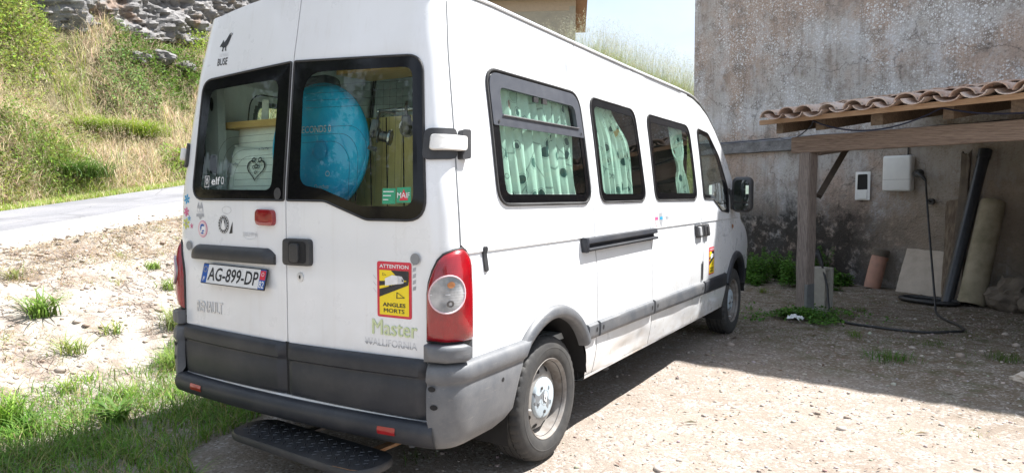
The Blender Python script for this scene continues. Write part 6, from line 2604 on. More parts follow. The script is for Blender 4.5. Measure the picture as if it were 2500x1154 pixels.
t_cover, t_chan = tile_mesh('roof_tile', True), tile_mesh('channel_tile', False)
slope_ang = math.atan(RSL)
PITCH = .278
trng = random.Random(5)
for row in range(10):
    u = row * .355
    for k in range(14):
        for kind in (0, 1):
            if kind == 0 and k == 13:
                continue
            l = 4.585 + PITCH * (k + (0.5 if kind == 0 else 0.0))
            me = t_chan if kind == 0 else t_cover
            o = bpy.data.objects.new(me.name, me)
            COL.objects.link(o)
            j = trng.uniform
            d = 3.50 - u + j(-.035, .035) + (.035 if row == 0 and kind == 0 else 0)
            base = roof_z(d) + (.088 if kind == 0 else .040) + j(-.010, .010) + .022
            p = Vector(w2(l + j(-.02, .02), d, base - .018))
            o.rotation_euler = (Matrix.Rotation(math.atan2(WD[1], WD[0]) + j(-.055, .055), 3, 'Z') @ Matrix.Rotation(slope_ang + j(-.02, .03) - .03, 3, 'X') @ Matrix.Rotation(j(-.09, .09), 3, 'Y')).to_euler()
            o.parent = carport
            o.location = p - Vector(carport.location)

# unseen end boarding, added beyond the right edge to darken the carport
for k in range(12):
    V = []
    for (l, d) in ((7.95, .02 + k * .245), (7.95, .02 + k * .245 + .238), (7.975, .02 + k * .245 + .238), (7.975, .02 + k * .245)):
        for z in (.02, roof_z(d) - .17):
            V.append(w2(l, d, z))
    rel(mk('added_end_board', V, [(0, 2, 3, 1), (2, 4, 5, 3), (4, 6, 7, 5), (6, 0, 1, 7), (1, 3, 5, 7), (0, 6, 4, 2)], 'old_plank'))

# drooping wire looped along the rafter ends and off along the ledge
wp = []


def sag(a, b, n, s):
    for i in range(n):
        t = i / n
        p = Vector(a).lerp(Vector(b), t)
        p.z -= s * 4 * t * (1 - t)
        wp.append(p)


sag(w2(0.05, .13, 2.40), w2(2.2, .16, 2.40), 8, .015)
sag(w2(2.2, .16, 2.40), w2(5.13, 3.30, 2.285), 14, .10)
sag(w2(5.13, 3.34, 2.285), w2(6.55, 3.34, 2.29), 14, .16)
sag(w2(6.55, 3.34, 2.29), w2(7.9, 3.34, 2.26), 12, .10)
o = tube('hanging_wire', wp, .009, 'wire_blue', None, 6)
tag(o, 'dark wire drooping along the carport rafter ends and the ledge', 'wire')

# ================================================================== THINGS BY THE WALL
# white wall box
wb = empty('wall_box', w2(4.255, 0, 1.74), WROT.to_euler())
tag(wb, 'white rounded wall-mounted charging box under the carport', 'charger')


def on_wall(o, parent):
    o.parent = parent
    return o


rbox('box_cover', (0, -.085, .0), (.435, .13, .535), 'plastic_white', wb, .035, 4)
mk('box_seam', *box_vf((0, -.1502, -.09), (.432, .002, .006)), 'print_grey', wb)
rbox('box_back', (0, -.06, .01), (.415, .10, .49), 'print_grey', wb, .02, 2)
mk('conduit', *tube_vf([(-.10 + .21, -.03, .26), (-.10 + .21, -.03, .52)], .014, 8), 'dark_plastic', wb)
ph = empty('plug_holder', w2(4.56, 0, 1.70), WROT.to_euler())
tag(ph, 'black plug holder with charging plug beside the white wall box', 'plug holder')
mk('holder_cup', *tube_vf([(-.02, -.02, .04), (-.02, -.12, .03)], [.06, .055], 12), 'dark_plastic', ph, 50)
mk('plug_grip', *tube_vf([(-.02, -.10, .03), (.04, -.17, .02), (.11, -.18, -.02), (.15, -.18, -.07)], [.035, .03, .026, .018], 10), 'hose_black', ph, 50)

ck = empty('cable_hook', w2(4.72, 0, 1.325), WROT.to_euler())
tag(ck, 'small round black cable hook on the wall', 'hook')
mk('hook_disc', *tube_vf([(0, 0, 0), (0, -.05, 0)], .045, 14), 'dark_plastic', ck, 50)
mk('hook_pin', *tube_vf([(0, -.05, 0), (0, -.12, .02)], .015, 8), 'dark_plastic', ck, 50)

cable = [w2(4.71, .18, 1.63), w2(4.73, .19, 1.50), w2(4.735, .17, 1.33)]
_a, _b = Vector(w2(4.735, .17, 1.33)), Vector((2.76, 7.55, .02))
for _t in (.2, .4, .6, .8, .94):
    _p = _a.lerp(_b, _t)
    cable.append((_p.x, _p.y, _p.z - .10 * _t * (1 - _t)))
gpts = [(2.76, 7.55), (2.83, 7.1), (2.98, 6.7), (3.02, 6.42), (2.918, 6.272), (2.70, 6.12), (2.455, 6.05), (2.25, 6.06), (2.058, 6.107), (1.93, 6.19), (1.80, 6.38), (1.70, 6.62)]
for (x, y) in gpts:
    cable.append((x, y, float(terrain(x, y)) + .018))
cable += [(1.64, 6.85, .12), (1.60, 7.02, .30), (1.55, 7.10, .46), (1.52, 7.14, .55)]


def smooth_path(pts, n=5):
    P = [Vector(p) for p in pts]
    out = []
    for i in range(len(P) - 1):
        p0, p1, p2, p3 = P[max(i - 1, 0)], P[i], P[i + 1], P[min(i + 2, len(P) - 1)]
        for k in range(n):
            t = k / n
            out.append(0.5 * ((2 * p1) + (-p0 + p2) * t + (2 * p0 - 5 * p1 + 4 * p2 - p3) * t * t + (-p0 + 3 * p1 - 3 * p2 + p3) * t ** 3))
    out.append(P[-1])
    return out


co = tube('charging_cable', smooth_path(cable), .0135, 'hose_black', None, 8)
tag(co, 'black cable hanging from the wall box and snaking over the gravel', 'cable')
cp = empty('charging_plug', (1.50, 7.16, .585))
tag(cp, 'black charging plug resting on the hollow block by the post', 'plug')
mk('grip', *tube_vf([(.02, -.02, -.035), (0, 0, .02), (-.03, .02, .10), (-.045, .03, .15)], [.022, .03, .034, .030], 10), 'hose_black', cp, 50)
mk('nozzle', *tube_vf([(-.03, .02, .10), (-.12, .0, .07)], [.036, .034], 12), 'hose_black', cp, 50)

# hollow concrete block on end
hb = empty('hollow_block', (1.50, 7.22, 0), (0, 0, math.radians(-22)))
tag(hb, 'pale hollow concrete block standing on end behind the carport post', 'block')
zb = float(terrain(1.5, 7.22)) - .01
bw, bd, bh, wl2 = .22, .20, .54, .028
mk('side_web', *box_vf((-bw / 2 + wl2 / 2, 0, zb + bh / 2), (wl2, bd, bh)), 'concrete_block', hb)
mk('face', *box_vf((0, -bd / 2 + wl2 / 2, zb + bh / 2), (bw - 2 * wl2 - .002, wl2, bh)), 'concrete_block', hb)
mk('face', *box_vf((0, bd / 2 - wl2 / 2, zb + bh / 2), (bw - 2 * wl2 - .002, wl2, bh)), 'concrete_block', hb)
for t in (0, 1, 2, 3):
    zz = zb + wl2 / 2 + t * (bh - wl2) / 3
    mk('web', *box_vf((0.0, 0, zz), (bw - 2 * wl2 - .004, bd - 2 * wl2 - .002, wl2)), 'concrete_block', hb)
mk('corner_web', *box_vf((bw / 2 - wl2 / 2, -bd / 2 + wl2 / 2, zb + bh / 2), (wl2, wl2, bh)), 'concrete_block', hb)
mk('corner_web', *box_vf((bw / 2 - wl2 / 2, bd / 2 - wl2 / 2, zb + bh / 2), (wl2, wl2, bh)), 'concrete_block', hb)


def leaner(base, top):
    """empty at base with local z towards top"""
    b, t = Vector(base), Vector(top)
    q = (t - b).to_track_quat('Z', 'Y')
    return b, (t - b).length, q


# terracotta pipe
b, L, q = leaner(w2(4.00, .26, 0.0), w2(4.07, .14, .62))
tp_ = empty('clay_pipe', b)
tp_.rotation_euler = q.to_euler()
tag(tp_, 'short terracotta pipe with a dark socket standing by the wall', 'pipe')
v, f = lathe_vf([(0, .088), (0, .112), (.04, .116), (.25, .117), (.46, .113), (.50, .108), (.505, .098)], 28, 'z')
mk('barrel', v, f, 'terracotta_pipe', tp_, 50)
v, f = lathe_vf([(.495, .10), (.50, .118), (.53, .122), (.60, .120), (.61, .105), (.55, .09)], 28, 'z')
mk('socket', v, f, 'rubble_stone', tp_, 50)
for a in (-.9, -.6):
    mk('drip', *box_vf((.117 * math.sin(a), -.117 * math.cos(a), .47), (.025, .008, .05)), 'rust', tp_)

# stone slab
sl = empty('stone_slab', w2(4.72, .30, 0))
tag(sl, 'square pale stone slab leaning on the wall beside the clay pipe', 'slab')
V, F = [], []
n = 14
c0, c1, c2, c3 = [Vector(p) for p in (w2(4.42, .36, .0), w2(5.06, .33, .0), w2(5.04, .12, .62), w2(4.45, .13, .635))]
for sd in (0, 1):
    for i in range(n + 1):
        for j in range(n + 1):
            u, w = i / n, j / n
            p = c0.lerp(c1, u).lerp(c3.lerp(c2, u), w)
            edge = 0.012 * mnoise.noise(Vector((u * 6, w * 6, 3)))
            if i in (0, n):
                p += (c1 - c0).normalized() * edge
            if j in (0, n):
                p += Vector((0, 0, edge))
            nn = Vector((WN[0], WN[1], .3)).normalized()
            p += nn * (.0 + .008 * mnoise.fractal(Vector((u * 4, w * 4, sd)), 1, 2, 3) - sd * .06)
            V.append(p - Vector(sl.location))
for sd in (0, 1):
    b0 = sd * (n + 1) ** 2
    for i in range(n):
        for j in range(n):
            F.append((b0 + i * (n + 1) + j, b0 + (i + 1) * (n + 1) + j, b0 + (i + 1) * (n + 1) + j + 1, b0 + i * (n + 1) + j + 1))
B = (n + 1) ** 2
for i in range(n):
    for (p, q2) in (((i * (n + 1)), ((i + 1) * (n + 1))), ((i * (n + 1) + n), ((i + 1) * (n + 1) + n)), (i, i + 1), (n * (n + 1) + i, n * (n + 1) + i + 1)):
        F.append((p, q2, B + q2, B + p))
mk('slab_body', V, F, 'stone_slab', sl, 40)

o = tube('iron_rod', [w2(5.09, .36, .0), w2(5.12, .10, .62)], .010, 'gap_black', None, 6)
tag(o, 'thin black rod leaning at the right edge of the stone slab', 'rod')


def rough_plank(name, base, top, wdt, th, label, seed, jag=.06, mat='old_plank'):
    b, L, q = leaner(base, top)
    o = empty(name, b)
    tag(o, label, 'plank')
    V, F = [], []
    n, m = 5, 16
    ax = Vector((WD[0], WD[1], 0))
    up_ = (Vector(top) - Vector(base)).normalized()
    nn = ax.cross(up_).normalized()
    for sd in (0, 1):
        for j in range(m + 1):
            for i in range(n + 1):
                u, w = i / n - .5, j / m
                p = up_ * (L * w) + ax * (u * wdt * (1 - .12 * w)) + nn * (th * (sd - .5))
                p += nn * .012 * mnoise.noise(Vector((u * 5, w * 6, seed))) + ax * .018 * mnoise.noise(Vector((seed, w * 5, u)))
                if j == m:
                    p += up_ * jag * mnoise.noise(Vector((u * 9, seed, sd)))
                V.append(p)
    st_ = (m + 1) * (n + 1)
    for sd in (0, 1):
        for j in range(m):
            for i in range(n):
                a = sd * st_ + j * (n + 1) + i
                F.append((a, a + 1, a + n + 2, a + n + 1))
    for j in range(m):
        for i in (0, n):
            a = j * (n + 1) + i
            F.append((a, a + n + 1, st_ + a + n + 1, st_ + a))
    for i in range(n):
        for j in (0, m):
            a = j * (n + 1) + i
            F.append((a, a + 1, st_ + a + 1, st_ + a))
    mk('board', V, F, mat, o, 40)
    return o


rough_plank('old_plank', w2(5.20, .30, 0), w2(5.10, .08, 1.36), .30, .05, 'wide rotten plank leaning on the wall behind the black pipe', 3, .10)
rough_plank('old_plank', w2(5.30, .40, 0), w2(5.20, .08, 1.98), .13, .05, 'narrow dark plank reaching highest beside the black pipe', 8, .14, 'rubble_stone')

b, L, q = leaner(w2(5.375, .80, .0), w2(5.44, .09, 2.01))
bp_ = empty('black_pipe', b)
bp_.rotation_euler = q.to_euler()
tag(bp_, 'long black plastic pipe leaning on the wall under the carport', 'pipe')
v, f = lathe_vf([(0, .064), (0, .073), (L, .073), (L, .064), (0.01, .062)], 24, 'z')
mk('tube', v, f, 'black_pipe', bp_, 50)
v, f = lathe_vf([(L - .10, .074), (L - .10, .083), (L + .02, .083), (L + .02, .066)], 24, 'z')
mk('collar', v, f, 'black_pipe', bp_, 50)

b, L, q = leaner(w2(5.64, .74, .0), w2(5.62, .22, 1.34))
cpp = empty('cement_pipe', b)
cpp.rotation_euler = q.to_euler()
tag(cpp, 'fat mossy cement pipe leaning on the wall right of the black pipe', 'pipe')
v, f = lathe_vf([(0, .115), (0, .152), (.05, .160), (.07, .152), (.10, .160), (.13, .152), (.4, .154), (.9, .152), (L - .05, .150), (L - .01, .142), (L, .12), (L - .03, .105), (L - .25, .10), (L - .25, .0001)], 32, 'z')
v = [(x + .006 * mnoise.noise(Vector((x * 6, y * 6, z * 3))), y, z) for x, y, z in v]
mk('barrel', v, f, 'concrete_pipe', cpp, 50)
v, f = lathe_vf([(.02, .0001), (.02, .13), (.0, .13)], 24, 'z')
mk('mouth', v, f, 'gap_black', cpp)

o = empty('rubber_tray', w2(5.22, .95, 0.0))
tag(o, 'shallow black rubber tray lying under the leaning pipes', 'tray')
v, f = tube_vf([(.36 * math.cos(a) * WD[0] - .20 * math.sin(a) * WN[0], .36 * math.cos(a) * WD[1] - .20 * math.sin(a) * WN[1], .03) for a in lin(0, 2 * math.pi, 41)[:-1]], .028, 8, True)
mk('rim', v, f, 'hose_black', o, 60)
v = [(.35 * math.cos(a) * WD[0] - .19 * math.sin(a) * WN[0], .35 * math.cos(a) * WD[1] - .19 * math.sin(a) * WN[1], .012) for a in lin(0, 2 * math.pi, 41)[:-1]]
mk('base', v, [tuple(range(40))], 'hose_black', o)


def rock_obj(name, c, r, seed, mat, label, cat='rock', flat=.75, group=None):
    bm = bmesh.new()
    bmesh.ops.create_icosphere(bm, subdivisions=4, radius=1.0)
    for v in bm.verts:
        p = v.co.copy()
        k = 1 + .28 * mnoise.fractal(p * 1.3 + Vector((seed, 0, 0)), 1, 2, 4) + .10 * mnoise.cell(p * 2.2 + Vector((seed, 3, 1)))
        v.co = Vector((p.x * r[0], p.y * r[1], p.z * r[2])) * k
    me = bpy.data.meshes.new(name)
    bm.to_mesh(me)
    bm.free()
    o = obj_of(name, me, mat, None, 35)
    o.location = c
    tag(o, label, cat, group)
    return o


rock_obj('boulder', (3.60, 8.33, .17), (.30, .25, .26), 2.0, 'rubble_stone', 'dark mossy boulder at the right edge under the carport')
rock_obj('boulder', (3.98, 8.05, .16), (.32, .28, .26), 5.0, 'rubble_stone', 'dark rubble block partly cut off by the right edge')
rock_obj('field_stone', (3.42, 4.30, .02), (.13, .08, .05), 8.0, 'stone_slab', 'flat pale stone lying near the right edge of the yard', 'stone')
V, F = [], []
for i in range(9):
    for j in range(7):
        u, w = i / 8 - .5, j / 6 - .5
        V.append((u * .17, w * .11, .03 + .035 * mnoise.noise(Vector((u * 9, w * 9, 2))) - .02 * (u * u + w * w) * 4))
for i in range(8):
    for j in range(6):
        F.append((i * 7 + j, (i + 1) * 7 + j, (i + 1) * 7 + j + 1, i * 7 + j + 1))
o = mk('paper_litter', V, F, 'litter_white', None, 30)
o.location = (1.405, 6.02, .05)
tag(o, 'crumpled white scrap of paper in the clover by the post', 'litter')

# wooden marker post in the grass on the slope
pd = np.array([-0.3445, 0.9388])
pp = np.array([CAM[0], CAM[1]]) + pd * 22.3
zz = float(terrain(pp[0], pp[1]))
mp = mk('marker_post', *box_vf((pp[0], pp[1], 0), (.20, .12, 1.0)), 'fence_post_wood', None)
mp.location = (0, 0, zz + .45)
tag(mp, 'short wooden post in the tall grass above the van roof', 'post')

# ================================================================== VEGETATION


def blades(roots, h, lean, wdt, col, az=None, segs=3, tipcol=None, curl=1.0):
    """grass blades as arrays: returns V, quads, tris, tint"""
    n = len(roots)
    if az is None:
        az = rng.uniform(0, 2 * np.pi, n)
    dirx, diry = np.cos(az), np.sin(az)
    fa = az + np.pi / 2 + rng.normal(0, .5, n)
    px, py = np.cos(fa), np.sin(fa)
    V = np.zeros((n, 2 * segs + 1, 3))
    T = np.zeros((n, 2 * segs + 1, 3))
    for k in range(segs + 1):
        t = k / segs
        cx = roots[:, 0] + dirx * lean * h * (t ** (1 + curl))
        cy = roots[:, 1] + diry * lean * h * (t ** (1 + curl))
        cz = roots[:, 2] + h * (t - .35 * np.clip(lean, 0, 1.5) * t ** 2.2)
        c = col if tipcol is None else col * (1 - t) + tipcol * t
        if k < segs:
            w = wdt * (1 - .55 * t) * .5
            V[:, 2 * k] = np.stack([cx - px * w, cy - py * w, cz], -1)
            V[:, 2 * k + 1] = np.stack([cx + px * w, cy + py * w, cz], -1)
            T[:, 2 * k] = c
            T[:, 2 * k + 1] = c
        else:
            V[:, 2 * k] = np.stack([cx, cy, cz], -1)
            T[:, 2 * k] = c
    m = 2 * segs + 1
    base = np.arange(n)[:, None] * m
    Q = np.concatenate([base + np.array([[2 * k, 2 * k + 1, 2 * k + 3, 2 * k + 2]]) for k in range(segs - 1)], 0)
    Tr = base + np.array([[2 * segs - 2, 2 * segs - 1, 2 * segs]])
    return V.reshape(-1, 3), Q, Tr, T.reshape(-1, 3), V[:, -1]


def leaves(pos, dirs, size, col, droop=.25, aspect=.55):
    """leaf shaped faces folded along the rib: pos, dirs (n,3)"""
    n = len(pos)
    d = dirs / np.linalg.norm(dirs, axis=1, keepdims=True)
    upv = np.tile(np.array([0, 0, 1.0]), (n, 1)) + rng.normal(0, .35, (n, 3))
    s = np.cross(d, upv)
    s /= np.linalg.norm(s, axis=1, keepdims=True) + 1e-9
    u = np.cross(s, d)
    L = size[:, None]
    w = L * aspect * .5
    p0 = pos
    p1 = pos + d * L * .45 + s * w + u * L * .06
    p2 = pos + d * L + u * (-droop * L)
    p3 = pos + d * L * .45 - s * w + u * L * .06
    pm = pos + d * L * .5 - u * L * .03
    V = np.stack([p0, p1, p2, p3, pm], 1).reshape(-1, 3)
    b = np.arange(n)[:, None] * 5
    Tr = np.concatenate([b + np.array([[0, 1, 4]]), b + np.array([[1, 2, 4]]), b + np.array([[2, 3, 4]]), b + np.array([[3, 0, 4]])], 0)
    return V, Tr, np.repeat(col, 5, 0)


def pack(name, parts, mat, parent=None):
    """parts: list of (V, faces list, tint)"""
    Vs, Qs, Ts, Cs = [], [], [], []
    o = 0
    for V, fl, c in parts:
        Vs.append(V)
        Cs.append(c)
        for q in fl:
            (Qs if q.shape[1] == 4 else Ts).append(q + o)
        o += len(V)
    F = []
    if Qs:
        F.append(np.concatenate(Qs))
    if Ts:
        F.append(np.concatenate(Ts))
    ob = np_mesh(name, np.concatenate(Vs), F, mat, np.concatenate(Cs), parent)
    if parent is not None:
        ob['kind'] = 'stuff'
    return ob


def jitter_col(base, n, v=.18, hue=.08):
    c = np.tile(np.array(base, float), (n, 1))
    c *= (1 + rng.normal(0, v, (n, 1)))
    c *= (1 + rng.normal(0, hue, (n, 3)))
    return np.clip(c, .004, .9)


STRAW = (.70, .59, .41)
PINKY = (.62, .47, .36)
OLIVE = (.31, .34, .11)
GREEN = (.12, .22, .03)
LIME = (.30, .42, .06)
DEEP = (.035, .085, .018)


def scatter_dl(n, d0, d1, l0, l1):
    D = rng.uniform(d0, d1, n)
    L = rng.uniform(l0, l1, n)
    x, y = dl_xy(D, L)
    return x, y, D, L


def roots_of(x, y, dz=-.01):
    return np.stack([x, y, terrain(x, y) + dz], -1)


# ---- bank: dry grass mixed with green, in patches
n = 95000
x, y, D, L = scatter_dl(n, D_BANK - .15, D_BANK + 5.6, 4.5, 17.5)
pat = vnoise(x, y, .8, 21)
pat2 = vnoise(x, y, 2.2, 23)
rockm = (D > D_BANK + 3.3) & (D < D_BANK + 4.3) & (L > 10.3)
keep = (rng.uniform(0, 1, n) < .35 + .9 * pat2) & (~rockm | (rng.uniform(0, 1, n) < .10))
x, y, D, L, pat, pat2 = [a[keep] for a in (x, y, D, L, pat, pat2)]
n = len(x)
greenp = np.clip((pat - .40) * 3.2, 0, 1) * .70 + .18
isg = rng.uniform(0, 1, n) < greenp
col = np.where(isg[:, None], jitter_col(OLIVE, n, .25, .12), jitter_col(STRAW, n, .22, .07))
lime = isg & (rng.uniform(0, 1, n) < .35)
col = np.where(lime[:, None], jitter_col(LIME, n, .2, .08), col)
pk = (~isg) & (rng.uniform(0, 1, n) < .35)
col = np.where(pk[:, None], jitter_col(PINKY, n, .2, .06), col)
h = rng.uniform(.14, .46, n) * (.7 + .6 * pat2)
V, Q, T, C, tip = blades(roots_of(x, y), h, rng.uniform(.2, 1.3, n), rng.uniform(.006, .014, n), col, segs=3)
bg = pack('bank_grass', [(V, [Q, T], C)], 'foliage')
tag(bg, 'dry straw and green grass covering the sunny bank', 'grass', kind='stuff')

# seed heads standing above the bank
n = 5200
x, y, D, L = scatter_dl(n, D_BANK, D_BANK + 5.0, 5, 17)
rt_ = roots_of(x, y)
h = rng.uniform(.35, .75, n)
V, Q, T, C, tip = blades(rt_, h, rng.uniform(.1, .5, n), np.full(n, .004), jitter_col((.46, .38, .24), n, .15, .05), segs=3)
rep = 7
tp2 = np.repeat(tip, rep, 0) - np.stack([rng.normal(0, .018, n * rep), rng.normal(0, .018, n * rep), rng.uniform(0, .13, n * rep)], -1)
lv, lt, lc = leaves(tp2, rng.normal(0, 1, (n * rep, 3)) + np.array([0, 0, .6]), rng.uniform(.014, .034, n * rep), jitter_col((.50, .42, .30), n * rep, .15, .05), 0, .4)
o = pack('seed_heads', [(V, [Q, T], C), (lv, [lt], lc)], 'foliage')
tag(o, 'pale feathery grass seed heads over the bank', 'grass', kind='stuff')

# ---- verge of short bright grass along the road
n = 26000
x, y, D, L = scatter_dl(n, D_VERGE - .05, D_BANK + .25, 3, 14)
edge = D_VERGE + .05 + .10 * (vnoise(L, L * 0, 3, 5) - .5)
keep = D > edge
x, y, D = x[keep], y[keep], D[keep]
n = len(x)
col = np.where((rng.uniform(0, 1, n) < .7)[:, None], jitter_col(LIME, n, .2, .1), jitter_col(STRAW, n, .2, .06))
V, Q, T, C, tip = blades(roots_of(x, y), rng.uniform(.05, .16, n), rng.uniform(.2, 1.0, n), rng.uniform(.005, .010, n), col, segs=2)
o = pack('verge_grass', [(V, [Q, T], C)], 'foliage')
tag(o, 'short bright grass verge between the road and the bank', 'grass', kind='stuff')


# ---- shrubs and tufts on the bank, each its own plant
def shrub(px_d, px_l, rad, hgt, nleaf, base, label, group, leafsize=(.03, .07), cat='shrub', name='shrub', aspect=.5):
    cx, cy = dl_xy(px_d, px_l)
    cz = float(terrain(cx, cy))
    r = empty(name, (cx, cy, cz))
    a = rng.uniform(0, 2 * np.pi, nleaf)
    rr = rad * rng.uniform(0, 1, nleaf) ** .55
    hh = hgt * rng.uniform(.03, 1, nleaf) ** .8 * (1 - .55 * (rr / rad) ** 2)
    lump = .75 + .5 * vnoise(np.cos(a) * 2 + rr * 6, np.sin(a) * 2 + hh * 6, 1.0, px_l)
    xx, yy = rr * np.cos(a) * lump, rr * np.sin(a) * lump
    zz = hh * lump + (terrain(cx + xx, cy + yy) - cz)
    pos = np.stack([xx, yy, zz], -1)
    dr = np.stack([np.cos(a), np.sin(a), rng.uniform(-.2, .9, nleaf)], -1) + rng.normal(0, .6, (nleaf, 3))
    lv, lt, lc = leaves(pos, dr, rng.uniform(*leafsize, nleaf), jitter_col(base, nleaf, .28, .10), .2, aspect)
    pack('leaves', [(lv, [lt], lc)], 'foliage', r)
    ns = 9
    st = np.zeros((ns, 3))
    az = rng.uniform(0, 2 * np.pi, ns)
    V, Q, T, C, tip = blades(st, np.full(ns, hgt * .9), rng.uniform(.1, .6, ns), np.full(ns, .012), jitter_col((.12, .13, .05), ns), az, 3)
    pack('stems', [(V, [Q, T], C)], 'foliage', r)
    tag(r, label, cat, group)
    return r


GS = 'green shrubs on the bank'
shrub(13.95, 12.2, .75, .70, 2600, (.10, .17, .03), 'dark green shrub under the grey rocks left of the van', GS, (.05, .10))
shrub(14.2, 13.3, .60, .60, 1900, (.11, .19, .03), 'dark green shrub beside the grey rocks close to the van edge', GS, (.05, .10))
shrub(12.05, 8.2, .70, .70, 2200, (.17, .24, .05), 'rounded olive shrub at the foot of the bank near the road', GS, (.04, .08))
shrub(11.9, 7.3, .55, .45, 1300, (.22, .27, .06), 'low yellow-green shrub at the foot of the bank, left part', GS, (.04, .08))
shrub(15.0, 9.6, .95, 1.15, 3000, (.24, .31, .06), 'tall pale green bush high on the bank in the upper left corner', GS, (.05, .10))
shrub(14.2, 8.9, .70, .80, 1600, (.25, .30, .08), 'pale weedy bush high at the left edge of the bank', GS, (.04, .09))
shrub(13.7, 11.3, .60, .60, 1700, (.19, .28, .09), 'grey-green bush in the middle of the bank', GS, (.04, .09))
shrub(11.75, 10.9, .42, .40, 1000, (.22, .33, .05), 'small bright green bush by the verge close to the van', GS, (.04, .08))
shrub(12.0, 11.8, .40, .35, 900, (.28, .37, .05), 'lime green bush at the bank foot next to the van hinge', GS, (.04, .08))
shrub(14.75, 14.25, .50, .60, 1300, (.25, .36, .05), 'lime bush high on the bank touching the van outline', GS, (.04, .09))
shrub(13.0, 9.3, .60, .45, 1200, (.26, .29, .09), 'half dry bush left of the arching grass tufts', GS, (.04, .08))
for k, (rd, rl, rs) in enumerate(((14.3, 12.0, (.34, .30, .16)), (14.38, 12.75, (.42, .30, .18)), (14.45, 13.5, (.36, .3, .17)))):
    rx, ry = dl_xy(rd, rl)
    rock_obj('bank_rock', (rx, ry, float(terrain(rx, ry)) + .05), rs, 3.3 * k + 1, 'rock', 'grey rock in the bank grass, %s of three in a row' % ('left', 'middle', 'right')[k], 'rock', .75, 'rocks in the bank')


def tuft(cx, cy, nb, hgt, lean, wdt, base, label, group, spread=.05, name='grass_tuft', cat='grass tuft', seg=4):
    cz = float(terrain(cx, cy))
    r = empty(name, (cx, cy, cz))
    ro = np.stack([rng.normal(0, spread, nb), rng.normal(0, spread, nb), np.full(nb, -.01)], -1)
    col = jitter_col(base, nb, .2, .08)
    V, Q, T, C, tip = blades(ro, rng.uniform(.5, 1.0, nb) * hgt, rng.uniform(.3, 1.0, nb) * lean, rng.uniform(.6, 1.1, nb) * wdt, col * .8, None, seg, col * 1.15)
    pack('blades', [(V, [Q, T], C)], 'foliage', r)
    tag(r, label, cat, group)
    return r


for (d, l, lab) in ((13.3, 10.2, 'big arching tuft of bright green grass on the bank, left of two'), (12.85, 10.85, 'big arching tuft of bright green grass on the bank, right of two'), (11.85, 8.75, 'spiky deep green tuft hanging over the verge')):
    cx, cy = dl_xy(d, l)
    tuft(cx, cy, 520, .60, 2.0, .016, (.22, .31, .035) if 'arching' in lab else (.09, .17, .03), lab, 'grass tufts on the bank', .22)

# ---- hillside above the yard: tall grass against the sky
hx0, hx1, hy0, hy1 = -11.0, 0.0, 16.0, 22.5
n = 33000
x = rng.uniform(hx0, hx1, n)
y = rng.uniform(hy0, hy1, n)
z = terrain(x, y)
keep = rng.uniform(0, 1, n) < .50 + .50 * sstep(-8.8, -7.0, x)
x, y, z = x[keep], y[keep], z[keep]
n = len(x)
col = np.where((rng.uniform(0, 1, n) < .55)[:, None], jitter_col((.24, .32, .07), n, .22, .1), jitter_col((.42, .41, .20), n, .2, .07))
V, Q, T, C, tip = blades(np.stack([x, y, z - .02], -1), rng.uniform(.25, .85, n), rng.uniform(.1, .8, n), rng.uniform(.005, .010, n), col, segs=3)
n2 = 6500
x2 = rng.uniform(hx0, hx1, n2)
y2 = rng.uniform(18, hy1, n2)
z2 = terrain(x2, y2)
keep = rng.uniform(0, 1, n2) < .35 + .65 * sstep(-8.8, -7.0, x2)
x2, y2, z2 = x2[keep], y2[keep], z2[keep]
n2 = len(x2)
V2, Q2, T2, C2, tip2 = blades(np.stack([x2, y2, z2 - .02], -1), rng.uniform(.9, 1.75, n2), rng.uniform(.1, .5, n2), np.full(n2, .005), jitter_col((.32, .34, .20), n2, .15, .06), segs=3)
rep = 9
tp2 = np.repeat(tip2, rep, 0) + np.stack([rng.normal(0, .03, n2 * rep), rng.normal(0, .03, n2 * rep), -rng.uniform(0, .22, n2 * rep)], -1)
lv, lt, lc = leaves(tp2, rng.normal(0, 1, (n2 * rep, 3)) + np.array([0, 0, .5]), rng.uniform(.02, .045, n2 * rep), jitter_col((.40, .40, .30), n2 * rep, .15, .05), 0, .35)
o = pack('hill_grass', [(V, [Q, T], C), (V2, [Q2, T2], C2), (lv, [lt], lc)], 'foliage')
tag(o, 'tall feathery grass on the hillside against the sky', 'grass', kind='stuff')

# ---- grass at the near left corner, beside the van
n = 46000
x = rng.uniform(-3.0, -.15, n)
y = rng.uniform(-1.3, 2.6, n)
D, L = road_dl(x, y)
edge_in = -.62 + .30 * (vnoise(x, y, 2.4, 31) - .5) * 2 - .25 * y * 0 - .10 * np.clip(y - .3, 0, 3) * 1.5
m1 = (x < edge_in - .28 * np.clip(y + .2, 0, 2)) & (D < 4.9 + .35 * (vnoise(x, y, 2, 33) - .5))
dens = vnoise(x, y, 3.0, 35)
keep = m1 & (rng.uniform(0, 1, n) < .15 + 1.2 * np.clip(dens - .22, 0, 1) + .35 * (D < 4.4))
x, y, D = x[keep], y[keep], D[keep]
n = len(x)
col = np.where((rng.uniform(0, 1, n) < .82)[:, None], jitter_col((.145, .27, .04), n, .28, .12), jitter_col((.38, .34, .16), n, .2, .07))
h = rng.uniform(.05, .19, n) * (.7 + .6 * vnoise(x, y, 1.5, 37))
V, Q, T, C, tip = blades(roots_of(x, y), h, rng.uniform(.3, 1.4, n), rng.uniform(.004, .008, n), col, segs=3)
o = pack('yard_grass', [(V, [Q, T], C)], 'foliage')
tag(o, 'short green grass beside the rear left wheel of the van', 'grass', kind='stuff')

